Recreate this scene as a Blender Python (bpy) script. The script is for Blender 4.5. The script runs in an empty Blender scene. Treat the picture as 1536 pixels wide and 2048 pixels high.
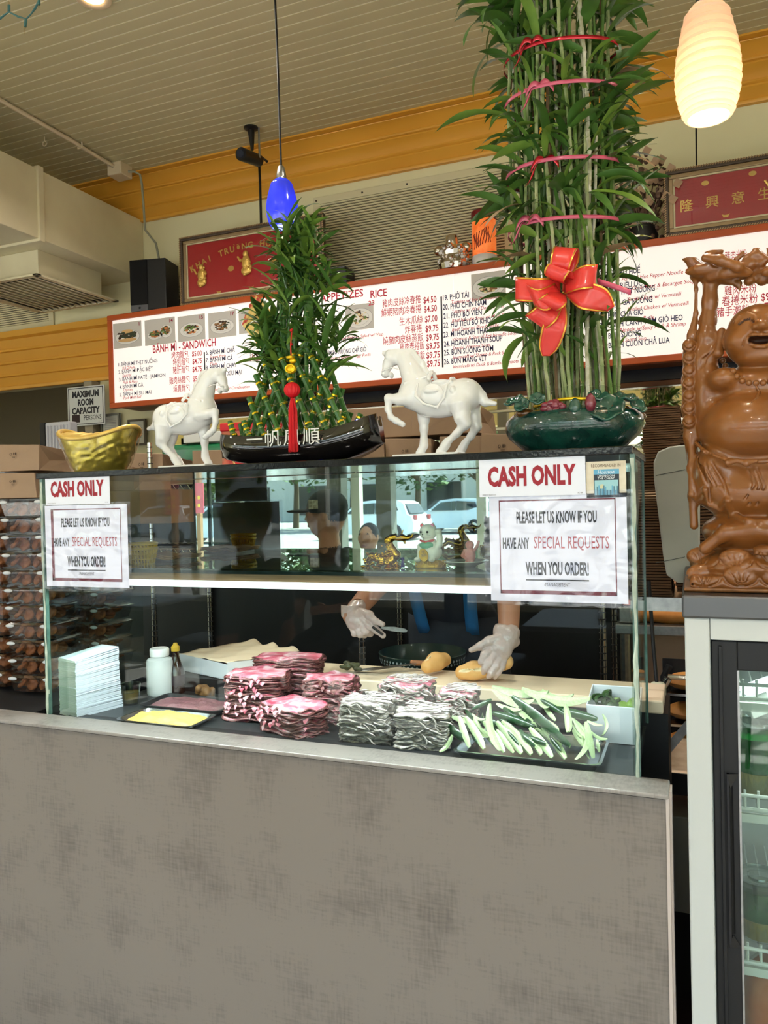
import bpy, math, random
import numpy as np
from mathutils import Vector, Matrix, noise as mnoise
C = bpy.context.scene.collection
rnd = random.Random(7)
# ---------------------------------------------------------------- camera, world, light, exposure
F_PX = 1538.0; CAM_Z = 1.5
YAW, PITCH, ROLL = math.radians(21.9), math.radians(-.82), math.radians(1.37)
_f = Vector((-math.sin(YAW)*math.cos(PITCH), math.cos(YAW)*math.cos(PITCH), math.sin(PITCH)))
_r = Vector((math.cos(YAW), math.sin(YAW), 0)); _u = _r.cross(_f)
_R = _r*math.cos(ROLL) - _u*math.sin(ROLL); _U = _u*math.cos(ROLL) + _r*math.sin(ROLL)
cd = bpy.data.cameras.new('camera'); cam = bpy.data.objects.new('camera', cd); C.objects.link(cam)
cd.sensor_fit = 'VERTICAL'; cd.sensor_height = 36; cd.lens = F_PX/2048*36; cd.clip_end = 300
cam.matrix_world = Matrix(((_R.x, _U.x, -_f.x, 0), (_R.y, _U.y, -_f.y, 0), (_R.z, _U.z, -_f.z, CAM_Z), (0, 0, 0, 1)))
bpy.context.scene.camera = cam
def ray(px, py): return _R*((px-768)/F_PX) - _U*((py-1024)/F_PX) + _f
def oY(px, py, Y):                       # the point of a plane Y = const that stands at a place of the photograph
    d = ray(px, py); p = d*(Y/d.y); return Vector((p.x, p.y, p.z+CAM_Z))
def oZ(px, py, Z):
    d = ray(px, py); p = d*((Z-CAM_Z)/d.z); return Vector((p.x, p.y, Z))
def oX(px, py, X):
    d = ray(px, py); p = d*(X/d.x); return Vector((p.x, p.y, p.z+CAM_Z))
MIR_Y = 1.955
def mY(px, py, Y):                       # same, seen in the mirror at the back of the case
    p = oY(px, py, 2*MIR_Y-Y); return Vector((p.x, Y, p.z))
sc = bpy.context.scene
sc.view_settings.view_transform = 'Standard'; sc.view_settings.look = 'None'
sc.view_settings.gamma = 1; sc.view_settings.use_curve_mapping = False
sc.view_settings.exposure = 0.55
sc.cycles.max_bounces = 10; sc.cycles.diffuse_bounces = 4; sc.cycles.glossy_bounces = 5
sc.cycles.transparent_max_bounces = 24; sc.cycles.transmission_bounces = 6
sc.cycles.caustics_reflective = False; sc.cycles.caustics_refractive = False
sc.cycles.sample_clamp_indirect = 6
w = bpy.data.worlds.new('sky'); sc.world = w; w.use_nodes = True
nt = w.node_tree; bg = nt.nodes['Background']
st = nt.nodes.new('ShaderNodeTexSky'); st.sky_type = 'NISHITA'; st.sun_disc = False
st.sun_elevation = math.radians(48); st.sun_rotation = math.radians(140); st.air_density = 1.2; st.dust_density = 2.0
nt.links.new(st.outputs[0], bg.inputs[0]); bg.inputs[1].default_value = 0.62
sd = bpy.data.lights.new('sun', 'SUN'); sd.energy = 21; sd.angle = .01; sd.color = (1, .98, .93)
so = bpy.data.objects.new('sun', sd); C.objects.link(so); so.rotation_euler = Vector((-.28,.52,-.80)).to_track_quat('-Z','Y').to_euler(); so.location = (20, -20, 30)
def area(name, loc, rot, sx, sy, e, col, shape='RECTANGLE', spread=180):
    l = bpy.data.lights.new(name, 'AREA'); l.shape = shape; l.size = sx; l.size_y = sy; l.energy = e; l.color = col
    l.spread = math.radians(spread)
    o = bpy.data.objects.new(name, l); C.objects.link(o); o.location = loc; o.rotation_euler = rot; return o

# ---------------------------------------------------------------- materials
def lin(c):
    return tuple(((v/255)/12.92 if v/255 <= .04045 else ((v/255+.055)/1.055)**2.4) for v in c)
MATS = {}
def mat(name, col=(200,200,200), rough=.5, metal=0, spec=.5, coat=0, trans=0, ior=1.45, emit=0, emcol=None,
        var=None, bump=None, sss=0, stretch=None, alpha=1):
    """var=(scale, other colour, contrast): noise-mixed colour; bump=(scale, strength)"""
    if name in MATS: return MATS[name]
    m = bpy.data.materials.new(name); m.use_nodes = True; n = m.node_tree.nodes; L = m.node_tree.links
    b = n['Principled BSDF']; c = (*lin(col), 1)
    b.inputs['Base Color'].default_value = c; b.inputs['Roughness'].default_value = rough
    b.inputs['Metallic'].default_value = metal; b.inputs['Specular IOR Level'].default_value = spec
    b.inputs['Coat Weight'].default_value = coat; b.inputs['Coat Roughness'].default_value = .06
    b.inputs['Transmission Weight'].default_value = trans; b.inputs['IOR'].default_value = ior
    b.inputs['Alpha'].default_value = alpha
    if sss: b.inputs['Subsurface Weight'].default_value = sss; b.inputs['Subsurface Radius'].default_value = (.01, .006, .004)
    if emit:
        b.inputs['Emission Color'].default_value = (*lin(emcol or col), 1); b.inputs['Emission Strength'].default_value = emit
    tc = n.new('ShaderNodeTexCoord'); src = tc.outputs['Object']
    if stretch:
        mp = n.new('ShaderNodeMapping'); mp.inputs['Scale'].default_value = stretch; L.new(src, mp.inputs[0]); src = mp.outputs[0]
    if var:
        nz = n.new('ShaderNodeTexNoise'); nz.inputs['Scale'].default_value = var[0]; nz.inputs['Detail'].default_value = 5
        L.new(src, nz.inputs['Vector'])
        r = n.new('ShaderNodeValToRGB'); w_ = var[2] if len(var) > 2 else .2
        r.color_ramp.elements[0].position = .5-w_; r.color_ramp.elements[1].position = .5+w_
        r.color_ramp.elements[0].color = c; r.color_ramp.elements[1].color = (*lin(var[1]), 1)
        L.new(nz.outputs['Fac'], r.inputs[0]); L.new(r.outputs[0], b.inputs['Base Color'])
    if bump:
        nb = n.new('ShaderNodeTexNoise'); nb.inputs['Scale'].default_value = bump[0]; nb.inputs['Detail'].default_value = 4
        L.new(src, nb.inputs['Vector'])
        bp = n.new('ShaderNodeBump'); bp.inputs['Strength'].default_value = bump[1]; bp.inputs['Distance'].default_value = .01
        L.new(nb.outputs['Fac'], bp.inputs['Height']); L.new(bp.outputs[0], b.inputs['Normal'])
    MATS[name] = m; return m
def glassmat(name, tint=(235,245,240), refl=1.0, rough=0.0, ior=1.45):
    """thin pane: clear with a Fresnel reflection"""
    if name in MATS: return MATS[name]
    m = bpy.data.materials.new(name); m.use_nodes = True; n = m.node_tree.nodes; L = m.node_tree.links
    n.remove(n['Principled BSDF']); out = n['Material Output']
    t = n.new('ShaderNodeBsdfTransparent'); t.inputs[0].default_value = (*lin(tint), 1)
    g = n.new('ShaderNodeBsdfGlossy'); g.inputs['Roughness'].default_value = rough; g.inputs[0].default_value = (1, 1, 1, 1)
    lw = n.new('ShaderNodeLayerWeight'); lw.inputs[0].default_value = .5
    pw = n.new('ShaderNodeMath'); pw.operation = 'POWER'; pw.inputs[1].default_value = 5; f0 = ((ior-1)/(ior+1))**2
    mu = n.new('ShaderNodeMath'); mu.operation = 'MULTIPLY_ADD'; mu.inputs[1].default_value = (1-f0)*refl; mu.inputs[2].default_value = f0*refl; mu.use_clamp = True
    mx = n.new('ShaderNodeMixShader'); L.new(lw.outputs['Facing'], pw.inputs[0]); L.new(pw.outputs[0], mu.inputs[0]); L.new(mu.outputs[0], mx.inputs[0])
    L.new(t.outputs[0], mx.inputs[1]); L.new(g.outputs[0], mx.inputs[2]); L.new(mx.outputs[0], out.inputs[0])
    MATS[name] = m; return m

def shademat(name, col, em, emcol, tl=.6, gloss=.06):
    m = bpy.data.materials.new(name); m.use_nodes = True; n = m.node_tree.nodes; L = m.node_tree.links; n.remove(n['Principled BSDF']); out = n['Material Output']
    d = n.new('ShaderNodeBsdfDiffuse'); t = n.new('ShaderNodeBsdfTranslucent'); g = n.new('ShaderNodeBsdfGlossy'); g.inputs['Roughness'].default_value = .15
    for q in (d, t): q.inputs[0].default_value = (*lin(col), 1)
    a = n.new('ShaderNodeMixShader'); a.inputs[0].default_value = tl; b = n.new('ShaderNodeMixShader'); b.inputs[0].default_value = gloss
    L.new(d.outputs[0], a.inputs[1]); L.new(t.outputs[0], a.inputs[2]); L.new(a.outputs[0], b.inputs[1]); L.new(g.outputs[0], b.inputs[2])
    e = n.new('ShaderNodeEmission'); e.inputs[0].default_value = (*lin(emcol), 1); e.inputs[1].default_value = em; ad = n.new('ShaderNodeAddShader'); L.new(b.outputs[0], ad.inputs[0]); L.new(e.outputs[0], ad.inputs[1]); L.new(ad.outputs[0], out.inputs[0])
    MATS[name] = m; return m

# ---------------------------------------------------------------- things, parts
ORG = {}
def link(o, parent=None):
    C.objects.link(o)
    if parent is not None: o.parent = parent
    return o
def tag(o, label=None, cat=None, group=None, kind=None):
    if label: o['label'] = label
    if cat: o['category'] = cat
    if group: o['group'] = group
    if kind: o['kind'] = kind
    return o
def thing(name, label, cat, loc=(0,0,0), group=None, rz=0):
    o = bpy.data.objects.new(name, None); o.empty_display_size = .05; C.objects.link(o)
    o.location = loc; o.rotation_euler = (0, 0, rz); ORG[o.name] = Vector(loc)
    return tag(o, label, cat, group)
def copy_tree(o, parent=None):
    c = o.copy(); C.objects.link(c)
    if parent is not None: c.parent = parent
    for ch in list(o.children): copy_tree(ch, c)
    return c
def frame3(d):
    d = Vector(d).normalized(); a = Vector((0,0,1)) if abs(d.z) < .9 else Vector((1,0,0))
    x = d.cross(a).normalized(); return x, x.cross(d).normalized(), d
class MB:
    def __init__(s): s.v = []; s.f = []; s.m = []
    def add(s, vs, fs, mi=0):
        o = len(s.v); s.v += [tuple(p) for p in vs]; s.f += [tuple(i+o for i in q) for q in fs]; s.m += [mi]*len(fs); return s
    def box(s, a, b, mi=0):
        x0,y0,z0 = a; x1,y1,z1 = b
        return s.add([(x0,y0,z0),(x1,y0,z0),(x1,y1,z0),(x0,y1,z0),(x0,y0,z1),(x1,y0,z1),(x1,y1,z1),(x0,y1,z1)],
              [(0,3,2,1),(4,5,6,7),(0,1,5,4),(1,2,6,5),(2,3,7,6),(3,0,4,7)], mi)
    def obox(s, c, ax, ay, az, mi=0):    # centre and three half axes
        c, ax, ay, az = map(Vector, (c, ax, ay, az))
        vs = [c+ax*i+ay*j+az*k for k in (-1,1) for i,j in ((-1,-1),(1,-1),(1,1),(-1,1))]
        return s.add(vs, [(0,3,2,1),(4,5,6,7),(0,1,5,4),(1,2,6,5),(2,3,7,6),(3,0,4,7)], mi)
    def tube(s, pts, rad, n=8, mi=0, cap=True, flat=1.0, up=None):
        pts = [Vector(p) for p in pts]; k = len(pts)
        if not hasattr(rad, '__len__'): rad = [rad]*k
        vs = []; X = None
        for i, p in enumerate(pts):
            d = (pts[min(i+1,k-1)]-pts[max(i-1,0)])
            d = d.normalized() if d.length > 1e-9 else Vector((0,0,1))
            if X is None:
                X, Yv, _ = frame3(d)
                if up is not None:
                    X = Vector(up).cross(d).normalized()
            X = (X - d*X.dot(d)).normalized(); Yv = d.cross(X)
            for j in range(n):
                a = 2*math.pi*j/n; vs.append(p+X*math.cos(a)*rad[i]+Yv*math.sin(a)*rad[i]*flat)
        fs = [(i*n+j, i*n+(j+1)%n, (i+1)*n+(j+1)%n, (i+1)*n+j) for i in range(k-1) for j in range(n)]
        if cap: fs += [tuple(range(n))[::-1], tuple((k-1)*n+j for j in range(n))]
        return s.add(vs, fs, mi)
    def lathe(s, prof, c=(0,0,0), n=24, mi=0, sx=1, sy=1, a0=0, ang=2*math.pi, axis='z'):
        full = ang > 6.28; vs = []; m = n if full else n+1
        for r, z in prof:
            for j in range(m):
                a = a0+ang*j/n; q = (r*math.cos(a)*sx, r*math.sin(a)*sy, z)
                if axis == 'y': q = (q[0], -q[2], q[1])
                if axis == 'x': q = (q[2], q[0], q[1])
                vs.append((c[0]+q[0], c[1]+q[1], c[2]+q[2]))
        fs = [(i*m+j, i*m+(j+1)%m, (i+1)*m+(j+1)%m, (i+1)*m+j) for i in range(len(prof)-1) for j in range(n)]
        return s.add(vs, fs, mi)
    def ball(s, c, r, n=12, mi=0):
        if not hasattr(r, '__len__'): r = (r,r,r)
        h = max(4, n//2); vs = []
        for i in range(h+1):
            t = math.pi*i/h
            for j in range(n):
                a = 2*math.pi*j/n; vs.append((c[0]+r[0]*math.sin(t)*math.cos(a), c[1]+r[1]*math.sin(t)*math.sin(a), c[2]-r[2]*math.cos(t)))
        return s.add(vs, [(i*n+j, i*n+(j+1)%n, (i+1)*n+(j+1)%n, (i+1)*n+j) for i in range(h) for j in range(n)], mi)
    def grid(s, P, mi=0, close=False):   # P[i][j] points
        a, b = len(P), len(P[0]); vs = [p for r in P for p in r]
        return s.add(vs, [(i*b+j, i*b+(j+1)%b, (i+1)*b+(j+1)%b, (i+1)*b+j) for i in range(a-1) for j in range(b if close else b-1)], mi)
    def prism(s, poly, d, mi=0):         # polygon of points, extruded by the vector d
        k = len(poly); d = Vector(d); vs = [Vector(p) for p in poly]+[Vector(p)+d for p in poly]
        return s.add(vs, [tuple(range(k))[::-1], tuple(range(k,2*k))]+[(i,(i+1)%k,k+(i+1)%k,k+i) for i in range(k)], mi)
    def build(s, name, ms, parent=None, smooth=False, bevel=0, kind=None, label=None, org=None, seg=2, solid=0, sub=0, auto=True):
        if not isinstance(ms, (list, tuple)): ms = [ms]
        me = bpy.data.meshes.new(name)
        o3 = org
        if o3 is None:
            q = parent; o3 = Vector((0,0,0))
            while q is not None:
                if q.name in ORG: o3 = ORG[q.name]; break
                q = q.parent
        V = [(p[0]-o3[0], p[1]-o3[1], p[2]-o3[2]) for p in s.v]
        me.from_pydata(V, [], s.f)
        for m in ms: me.materials.append(m)
        if len(ms) > 1: me.polygons.foreach_set('material_index', s.m)
        if smooth:
            me.polygons.foreach_set('use_smooth', [True]*len(me.polygons))
            if auto: me.set_sharp_from_angle(angle=math.radians(smooth if smooth > 1 else 50))
        me.update()
        o = bpy.data.objects.new(name, me)
        link(o, parent)
        if sub:
            mo = o.modifiers.new('sub', 'SUBSURF'); mo.levels = mo.render_levels = sub
        if solid:
            mo = o.modifiers.new('solid', 'SOLIDIFY'); mo.thickness = solid; mo.offset = 0
        if bevel:
            mo = o.modifiers.new('bevel', 'BEVEL'); mo.width = bevel; mo.segments = seg; mo.limit_method = 'ANGLE'; mo.angle_limit = .6
        if kind: o['kind'] = kind
        if label: o['label'] = label
        return o
def box(name, a, b, m, parent=None, bevel=0, **k): return MB().box(a, b).build(name, m, parent, bevel=bevel, **k)

# ---------------------------------------------------------------- smooth solids (signed distances, surface nets)
class SDF:
    def __init__(s, lo, hi, h):
        s.lo = np.array(lo, float); s.h = h
        s.n = np.ceil((np.array(hi)-s.lo)/h).astype(int)+1
        s.F = np.full(s.n, 1e3, np.float32); s.M = np.zeros(s.n, np.int8)
        s.ax = [(s.lo[i]+h*np.arange(s.n[i])).astype(np.float32) for i in range(3)]
    def _reg(s, lo, hi):
        a = np.clip(np.floor((np.array(lo)-s.lo)/s.h).astype(int), 0, s.n-1); b = np.clip(np.ceil((np.array(hi)-s.lo)/s.h).astype(int)+1, 1, s.n)
        sl = tuple(slice(a[i], max(b[i], a[i]+1)) for i in range(3))
        return sl, s.ax[0][sl[0]][:,None,None], s.ax[1][sl[1]][None,:,None], s.ax[2][sl[2]][None,None,:]
    def _join(s, sl, d, k, mi, carve):
        A = s.F[sl]
        if carve:
            d = -d
            if k > 0:
                hh = np.clip(.5-.5*(A-d)/k, 0, 1); R = A+(d-A)*hh+k*hh*(1-hh)
            else: R = np.maximum(A, d)
            if mi is not None: s.M[sl] = np.where(d > A-.3*s.h, mi, s.M[sl])
        else:
            if mi is not None: s.M[sl] = np.where(d < A, mi, s.M[sl])
            if k > 0:
                hh = np.clip(.5+.5*(A-d)/k, 0, 1); R = A+(d-A)*hh-k*hh*(1-hh)
            else: R = np.minimum(A, d)
        s.F[sl] = R
    def cap(s, p0, p1, r0, r1=None, k=.01, mi=0, carve=False):
        r1 = r0 if r1 is None else r1; p0 = np.array(p0, float); p1 = np.array(p1, float); m = max(r0,r1)+k*2+4*s.h
        sl, X, Y, Z = s._reg(np.minimum(p0,p1)-m, np.maximum(p0,p1)+m)
        v = p1-p0; L = max(v@v, 1e-12)
        t = np.clip(((X-p0[0])*v[0]+(Y-p0[1])*v[1]+(Z-p0[2])*v[2])/L, 0, 1)
        d = np.sqrt((X-p0[0]-t*v[0])**2+(Y-p0[1]-t*v[1])**2+(Z-p0[2]-t*v[2])**2)-(r0+t*(r1-r0))
        s._join(sl, d, k, mi, carve); return s
    def chain(s, pts, rs, k=.01, mi=0, carve=False):
        for i in range(len(pts)-1): s.cap(pts[i], pts[i+1], rs[i], rs[i+1], k, mi, carve)
        return s
    def ell(s, c, r, k=.01, mi=0, carve=False, rot=None):
        c = np.array(c, float); r = np.array(r if hasattr(r,'__len__') else (r,)*3, float); m = max(r)+k*2+4*s.h
        sl, X, Y, Z = s._reg(c-m, c+m); P = [X-c[0], Y-c[1], Z-c[2]]
        if rot is not None:
            R = np.array(rot); P = [R[0][i]*P[0]+R[1][i]*P[1]+R[2][i]*P[2] for i in range(3)]
        k0 = np.sqrt((P[0]/r[0])**2+(P[1]/r[1])**2+(P[2]/r[2])**2); k1 = np.sqrt((P[0]/r[0]**2)**2+(P[1]/r[1]**2)**2+(P[2]/r[2]**2)**2)
        s._join(sl, k0*(k0-1)/np.maximum(k1, 1e-6), k, mi, carve); return s
    def box(s, c, hf, rd=.002, k=.005, mi=0, carve=False, rot=None):
        c = np.array(c, float); hf = np.array(hf, float); m = np.linalg.norm(hf)+k*2+4*s.h
        sl, X, Y, Z = s._reg(c-m, c+m); P = [X-c[0], Y-c[1], Z-c[2]]
        if rot is not None:
            R = np.array(rot); P = [R[0][i]*P[0]+R[1][i]*P[1]+R[2][i]*P[2] for i in range(3)]
        q = [np.abs(P[i])-hf[i]+rd for i in range(3)]
        d = np.sqrt(np.maximum(q[0],0)**2+np.maximum(q[1],0)**2+np.maximum(q[2],0)**2)+np.minimum(np.maximum(q[0],np.maximum(q[1],q[2])),0)-rd
        s._join(sl, d, k, mi, carve); return s
    def fn(s, lo, hi, f, k=.01, mi=0, carve=False):
        sl, X, Y, Z = s._reg(lo, hi); s._join(sl, f(X, Y, Z).astype(np.float32), k, mi, carve); return s
    def mesh(s):
        F = s.F; S = F < 0; nx, ny, nz = F.shape
        cnt = np.zeros((nx-1,ny-1,nz-1), np.int8)
        for i in (0,1):
            for j in (0,1):
                for k in (0,1): cnt += S[i:nx-1+i, j:ny-1+j, k:nz-1+k]
        idx = np.argwhere((cnt > 0) & (cnt < 8)); ids = -np.ones(cnt.shape, np.int32); ids[tuple(idx.T)] = np.arange(len(idx))
        acc = np.zeros((len(idx),3)); num = np.zeros(len(idx))
        cor = [(0,0,0),(1,0,0),(0,1,0),(1,1,0),(0,0,1),(1,0,1),(0,1,1),(1,1,1)]
        for a, b in ((0,1),(2,3),(4,5),(6,7),(0,2),(1,3),(4,6),(5,7),(0,4),(1,5),(2,6),(3,7)):
            ca, cb = np.array(cor[a]), np.array(cor[b]); fa = F[tuple((idx+ca).T)]; fb = F[tuple((idx+cb).T)]
            x = (fa < 0) != (fb < 0); t = np.where(x, fa/np.where(x, fa-fb, 1), 0)
            acc += np.where(x[:,None], ca+(cb-ca)*t[:,None], 0); num += x
        V = (idx+acc/np.maximum(num,1)[:,None])*s.h+s.lo; faces = []
        for ax in range(3):
            o = [i for i in range(3) if i != ax]
            lo = [slice(None)]*3; hi = [slice(None)]*3; lo[ax] = slice(0,-1); hi[ax] = slice(1,None)
            A = S[tuple(lo)]; B = S[tuple(hi)]
            for sg, msk in ((0, A & ~B), (1, B & ~A)):
                e = np.argwhere(msk); e = e[(e[:,o[0]] > 0) & (e[:,o[1]] > 0) & (e[:,o[0]] < s.n[o[0]]-1) & (e[:,o[1]] < s.n[o[1]]-1)]
                if not len(e): continue
                q = []
                for d0, d1 in ((1,1),(0,1),(0,0),(1,0)):
                    f = e.copy(); f[:,o[0]] -= d0; f[:,o[1]] -= d1; q.append(ids[tuple(f.T)])
                q = np.stack(q, 1); fl = sg if ax != 1 else 1-sg
                faces.append(q[:, ::-1] if fl else q)
        Fc = np.concatenate(faces); Fc = Fc[(Fc >= 0).all(1)]
        vm = s.M[tuple(np.clip(np.rint((V-s.lo)/s.h).astype(int), 0, s.n-1).T)]
        return V, Fc, vm[Fc[:,0]]
    def build(s, name, ms, parent=None, org=None, label=None, disp=None, smooth_it=1, kind=None):
        V, Fc, fm = s.mesh()
        if disp is not None: V = disp(V)
        o3 = org
        if o3 is None:
            q = parent; o3 = Vector((0,0,0))
            while q is not None:
                if q.name in ORG: o3 = ORG[q.name]; break
                q = q.parent
        V = V-np.array(o3)
        if not isinstance(ms, (list, tuple)): ms = [ms]
        me = bpy.data.meshes.new(name); nF = len(Fc)
        me.vertices.add(len(V)); me.vertices.foreach_set('co', V.astype(np.float32).ravel())
        me.loops.add(nF*4); me.loops.foreach_set('vertex_index', Fc.astype(np.int32).ravel())
        me.polygons.add(nF); me.polygons.foreach_set('loop_start', np.arange(nF, dtype=np.int32)*4); me.polygons.foreach_set('loop_total', np.full(nF, 4, np.int32))
        me.update(calc_edges=True); me.validate()
        for m in ms: me.materials.append(m)
        if len(ms) > 1: me.polygons.foreach_set('material_index', fm.astype(np.int32))
        me.polygons.foreach_set('use_smooth', np.ones(nF, bool)); me.update()
        o = bpy.data.objects.new(name, me); link(o, parent)
        if smooth_it:
            mo = o.modifiers.new('smooth', 'SMOOTH'); mo.factor = .5; mo.iterations = smooth_it
        if label: o['label'] = label
        if kind: o['kind'] = kind
        return o

# ---------------------------------------------------------------- lettering
_ts = bpy.data.scenes.new('lettering_work')
def glyphs(s, size=1.0, off=0.0, sx=1.0, shear=0.0):
    """outline letters as flat polygons: (verts 2D, faces, width)"""
    c = bpy.data.curves.new('t', 'FONT'); c.body = s; c.size = size; c.resolution_u = 2; c.offset = off; c.shear = shear; c.fill_mode = 'FRONT'
    o = bpy.data.objects.new('t', c); _ts.collection.objects.link(o)
    with bpy.context.temp_override(scene=_ts, view_layer=_ts.view_layers[0]):
        dg = bpy.context.evaluated_depsgraph_get()
    e = o.evaluated_get(dg); me = e.to_mesh()
    vs = [(v.co.x*sx, v.co.y) for v in me.vertices]; fs = [tuple(p.vertices) for p in me.polygons]
    e.to_mesh_clear(); bpy.data.objects.remove(o); bpy.data.curves.remove(c)
    return vs, fs
class Plate:
    """a flat face that carries print: origin (top left), right and down unit axes, normal"""
    def __init__(s, o, rt, dn, nrm): s.o, s.r, s.d, s.n = map(Vector, (o, rt, dn, nrm)); s.L = {}
    def mb(s, key): return s.L.setdefault(key, MB())
    def P(s, x, y, h=0): return s.o+s.r*x+s.d*y+s.n*h
    def text(s, key, t, x, y, size, sx=1, off=0, align='l', fit=None, h=.0006, ang=0, shear=0):
        if any(ord(c_) > 0x2e80 for c_ in t): off = min(off, .004)
        vs, fs = glyphs(t, size, off*size, sx, shear)
        if not vs: return
        x0 = min(v[0] for v in vs); x1 = max(v[0] for v in vs)
        k = fit/(x1-x0) if fit else 1
        X = {'l': 0, 'c': -(x1-x0)*k/2, 'r': -(x1-x0)*k}[align]
        ca, sa = math.cos(ang), math.sin(ang); out = []
        for vx, vy in vs:
            a = (vx-x0)*k+X; b = vy; out.append(s.P(x+a*ca-b*sa, y-(a*sa+b*ca), h))
        s.mb(key).add(out, fs)
    def rect(s, key, x0, y0, x1, y1, h=.0004):
        s.mb(key).add([s.P(x0,y0,h), s.P(x0,y1,h), s.P(x1,y1,h), s.P(x1,y0,h)], [(0,1,2,3)])
    def disc(s, key, x, y, rx, ry=None, h=.0004, n=20, wob=0, a0=0, a1=2*math.pi):
        ry = ry or rx
        s.mb(key).add([s.P(x+rx*(1+wob*rnd.uniform(-1,1))*math.cos(a0+(a1-a0)*i/n), y+ry*(1+wob*rnd.uniform(-1,1))*math.sin(a0+(a1-a0)*i/n), h) for i in range(n)], [tuple(range(n))[::-1]])
    def build(s, parent, mats, name='lettering'):
        for k, mb in s.L.items():
            if mb.v: mb.build(mats[k][1] if isinstance(mats[k], tuple) else name, mats[k][0] if isinstance(mats[k], tuple) else mats[k], parent)
# ================================================================ SETTING
CEIL = 3.70; WALL_Y = 4.30
m_cream = mat('cream_paint', (232,226,186), .6, var=(3,(224,218,176),.3))
m_board = mat('ceiling_board', (206,198,158), .4, var=(1.2,(198,189,148),.3))
m_groove_hl = mat('groove_highlight', (255,252,232), .6)  # near-white colour paints in the light caught by the grooves
m_gold = mat('gold_trim_paint', (232,172,66), .38, var=(2,(220,158,54),.3))
m_black = mat('black_paint', (18,18,20), .5)
m_floor = mat('floor_quarry', (120,72,50), .5, var=(6,(98,58,42),.3))
m_yellow = mat('yellow_wall_paint', (232,220,168), .6)
fl = MB().box((-10,1.5,-.1),(4.5,8,0),0).box((-10,-3.3,-.1),(4.5,1.4999,0),1).build('floor', [m_floor, mat('floor_dining',(204,202,198),.3,var=(1.5,(188,186,182),.3))]); fl['kind'] = 'structure'
ce = box('ceiling', (-10,-3.3,CEIL+.0022), (4.5,8,CEIL+.1), m_groove_hl); ce['kind'] = 'structure'
box('plank_field', (-10,-3.3,CEIL), (4.5,1.62,CEIL+.0022), m_board, ce)
bm_ = None
yb = 1.624
while yb < 4.28:                                     # planks of the beadboard ceiling
    if bm_ is None:
        bm_ = MB().box((-10,0,0),(4.5,.0575,.0022)).build('plank', m_board, ce, org=(0,0,0)); o = bm_
    else:
        o = bpy.data.objects.new('plank', bm_.data); link(o, ce)
    o.location = (rnd.uniform(-.1,.1), yb, CEIL+rnd.uniform(-.0006,0)); yb += .0647
# back wall with the kitchen opening at its left
wb = MB().box((-3.86,WALL_Y,0),(4.5,WALL_Y+.12,CEIL)).box((-10,WALL_Y,2.40),(-3.86,WALL_Y+.12,CEIL)).build('wall_back', m_cream, kind='structure')
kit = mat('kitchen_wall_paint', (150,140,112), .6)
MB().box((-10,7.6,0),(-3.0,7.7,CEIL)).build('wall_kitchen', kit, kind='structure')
MB().box((-10.1,-3.3,0),(-10,8,CEIL)).build('wall_left', m_cream, kind='structure')
MB().box((4.5,-3.3,0),(4.6,8,CEIL)).build('wall_right', m_cream, kind='structure')
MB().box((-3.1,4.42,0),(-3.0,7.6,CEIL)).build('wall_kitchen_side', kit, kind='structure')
def moulding(name, prof, x0, x1):
    return MB().grid([[(x,y,z) for y,z in prof] for x in (x0,x1)]).build(name, m_gold, kind='structure', smooth=30)
W = WALL_Y
crown = [(W-.002,3.435),(W-.028,3.435),(W-.032,3.443),(W-.032,3.452),(W-.014,3.456),(W-.030,3.475),(W-.044,3.49),(W-.058,3.503),(W-.058,3.512),(W-.042,3.515),
         (W-.056,3.522),(W-.060,3.527),(W-.060,3.533),(W-.046,3.537),(W-.062,3.562),(W-.082,3.583),(W-.100,3.594),(W-.100,3.602),(W-.084,3.605),(W-.100,3.612),(W-.104,3.618),
         (W-.104,3.624),(W-.090,3.629),(W-.112,3.652),(W-.135,3.67),(W-.155,3.678),(W-.157,3.682),(W-.145,3.686),(W-.168,3.689),(W-.185,3.69),(W-.185,3.701)]
moulding('trim_1', crown, -10, 4.5)
low = [(W,2.39),(W-.03,2.39),(W-.035,2.40)]
z = 2.40
for i in range(4):
    low += [(W-.035-.012*i,z+.012),(W-.018-.012*i,z+.016),(W-.03-.012*i,z+.04),(W-.045-.012*i,z+.066),(W-.05-.012*i,z+.076),(W-.036-.012*i,z+.080),(W-.048-.012*i,z+.086)]; z += .088
low += [(W-.10,2.757),(W-.10,2.80),(W,2.80)]
moulding('trim_2', low, -10, -3.55)
# storefront behind the viewer: cream posts, glass, sill wall
FY = -3.2
sf = MB().box((-10,FY-.1,0),(4.5,FY+.05,.55)).box((-10,FY-.1,2.62),(4.5,FY+.05,CEIL)).build('wall_front', m_yellow, kind='structure')
MB().box((-10,FY+.0505,0),(4.5,FY+.07,.56)).build('added_sill_panel', mat('sill_panel_brown',(46,38,34),.5), kind='structure')  # unseen dark panel, added to keep a bright sill reflection off the case glass
m_mull = mat('window_frame_paint', (206,206,196), .4)
m_pane = glassmat('window_glass', (248,250,250), .8)
xs = [-10,-8.6,-7.15,-6.05,-4.6,-3.2,-1.9,-.5,.9,2.3,3.6,4.5]
for i, x in enumerate(xs[:-1]):
    wn = tag(bpy.data.objects.new('window_%d' % (i+1), None), kind='structure'); C.objects.link(wn)
    MB().box((x,FY-.06,.55),(x+.09,FY+.03,2.62)).box((x+.09,FY-.05,2.12),(xs[i+1],FY+.02,2.18)).box((x+.09,FY-.05,.55),(xs[i+1],FY+.02,.62)).build('window_frame', m_mull, wn)
    MB().box((x+.09,FY-.012,.62),(xs[i+1],FY-.006,2.62)).build('pane', m_pane, wn)
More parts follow.
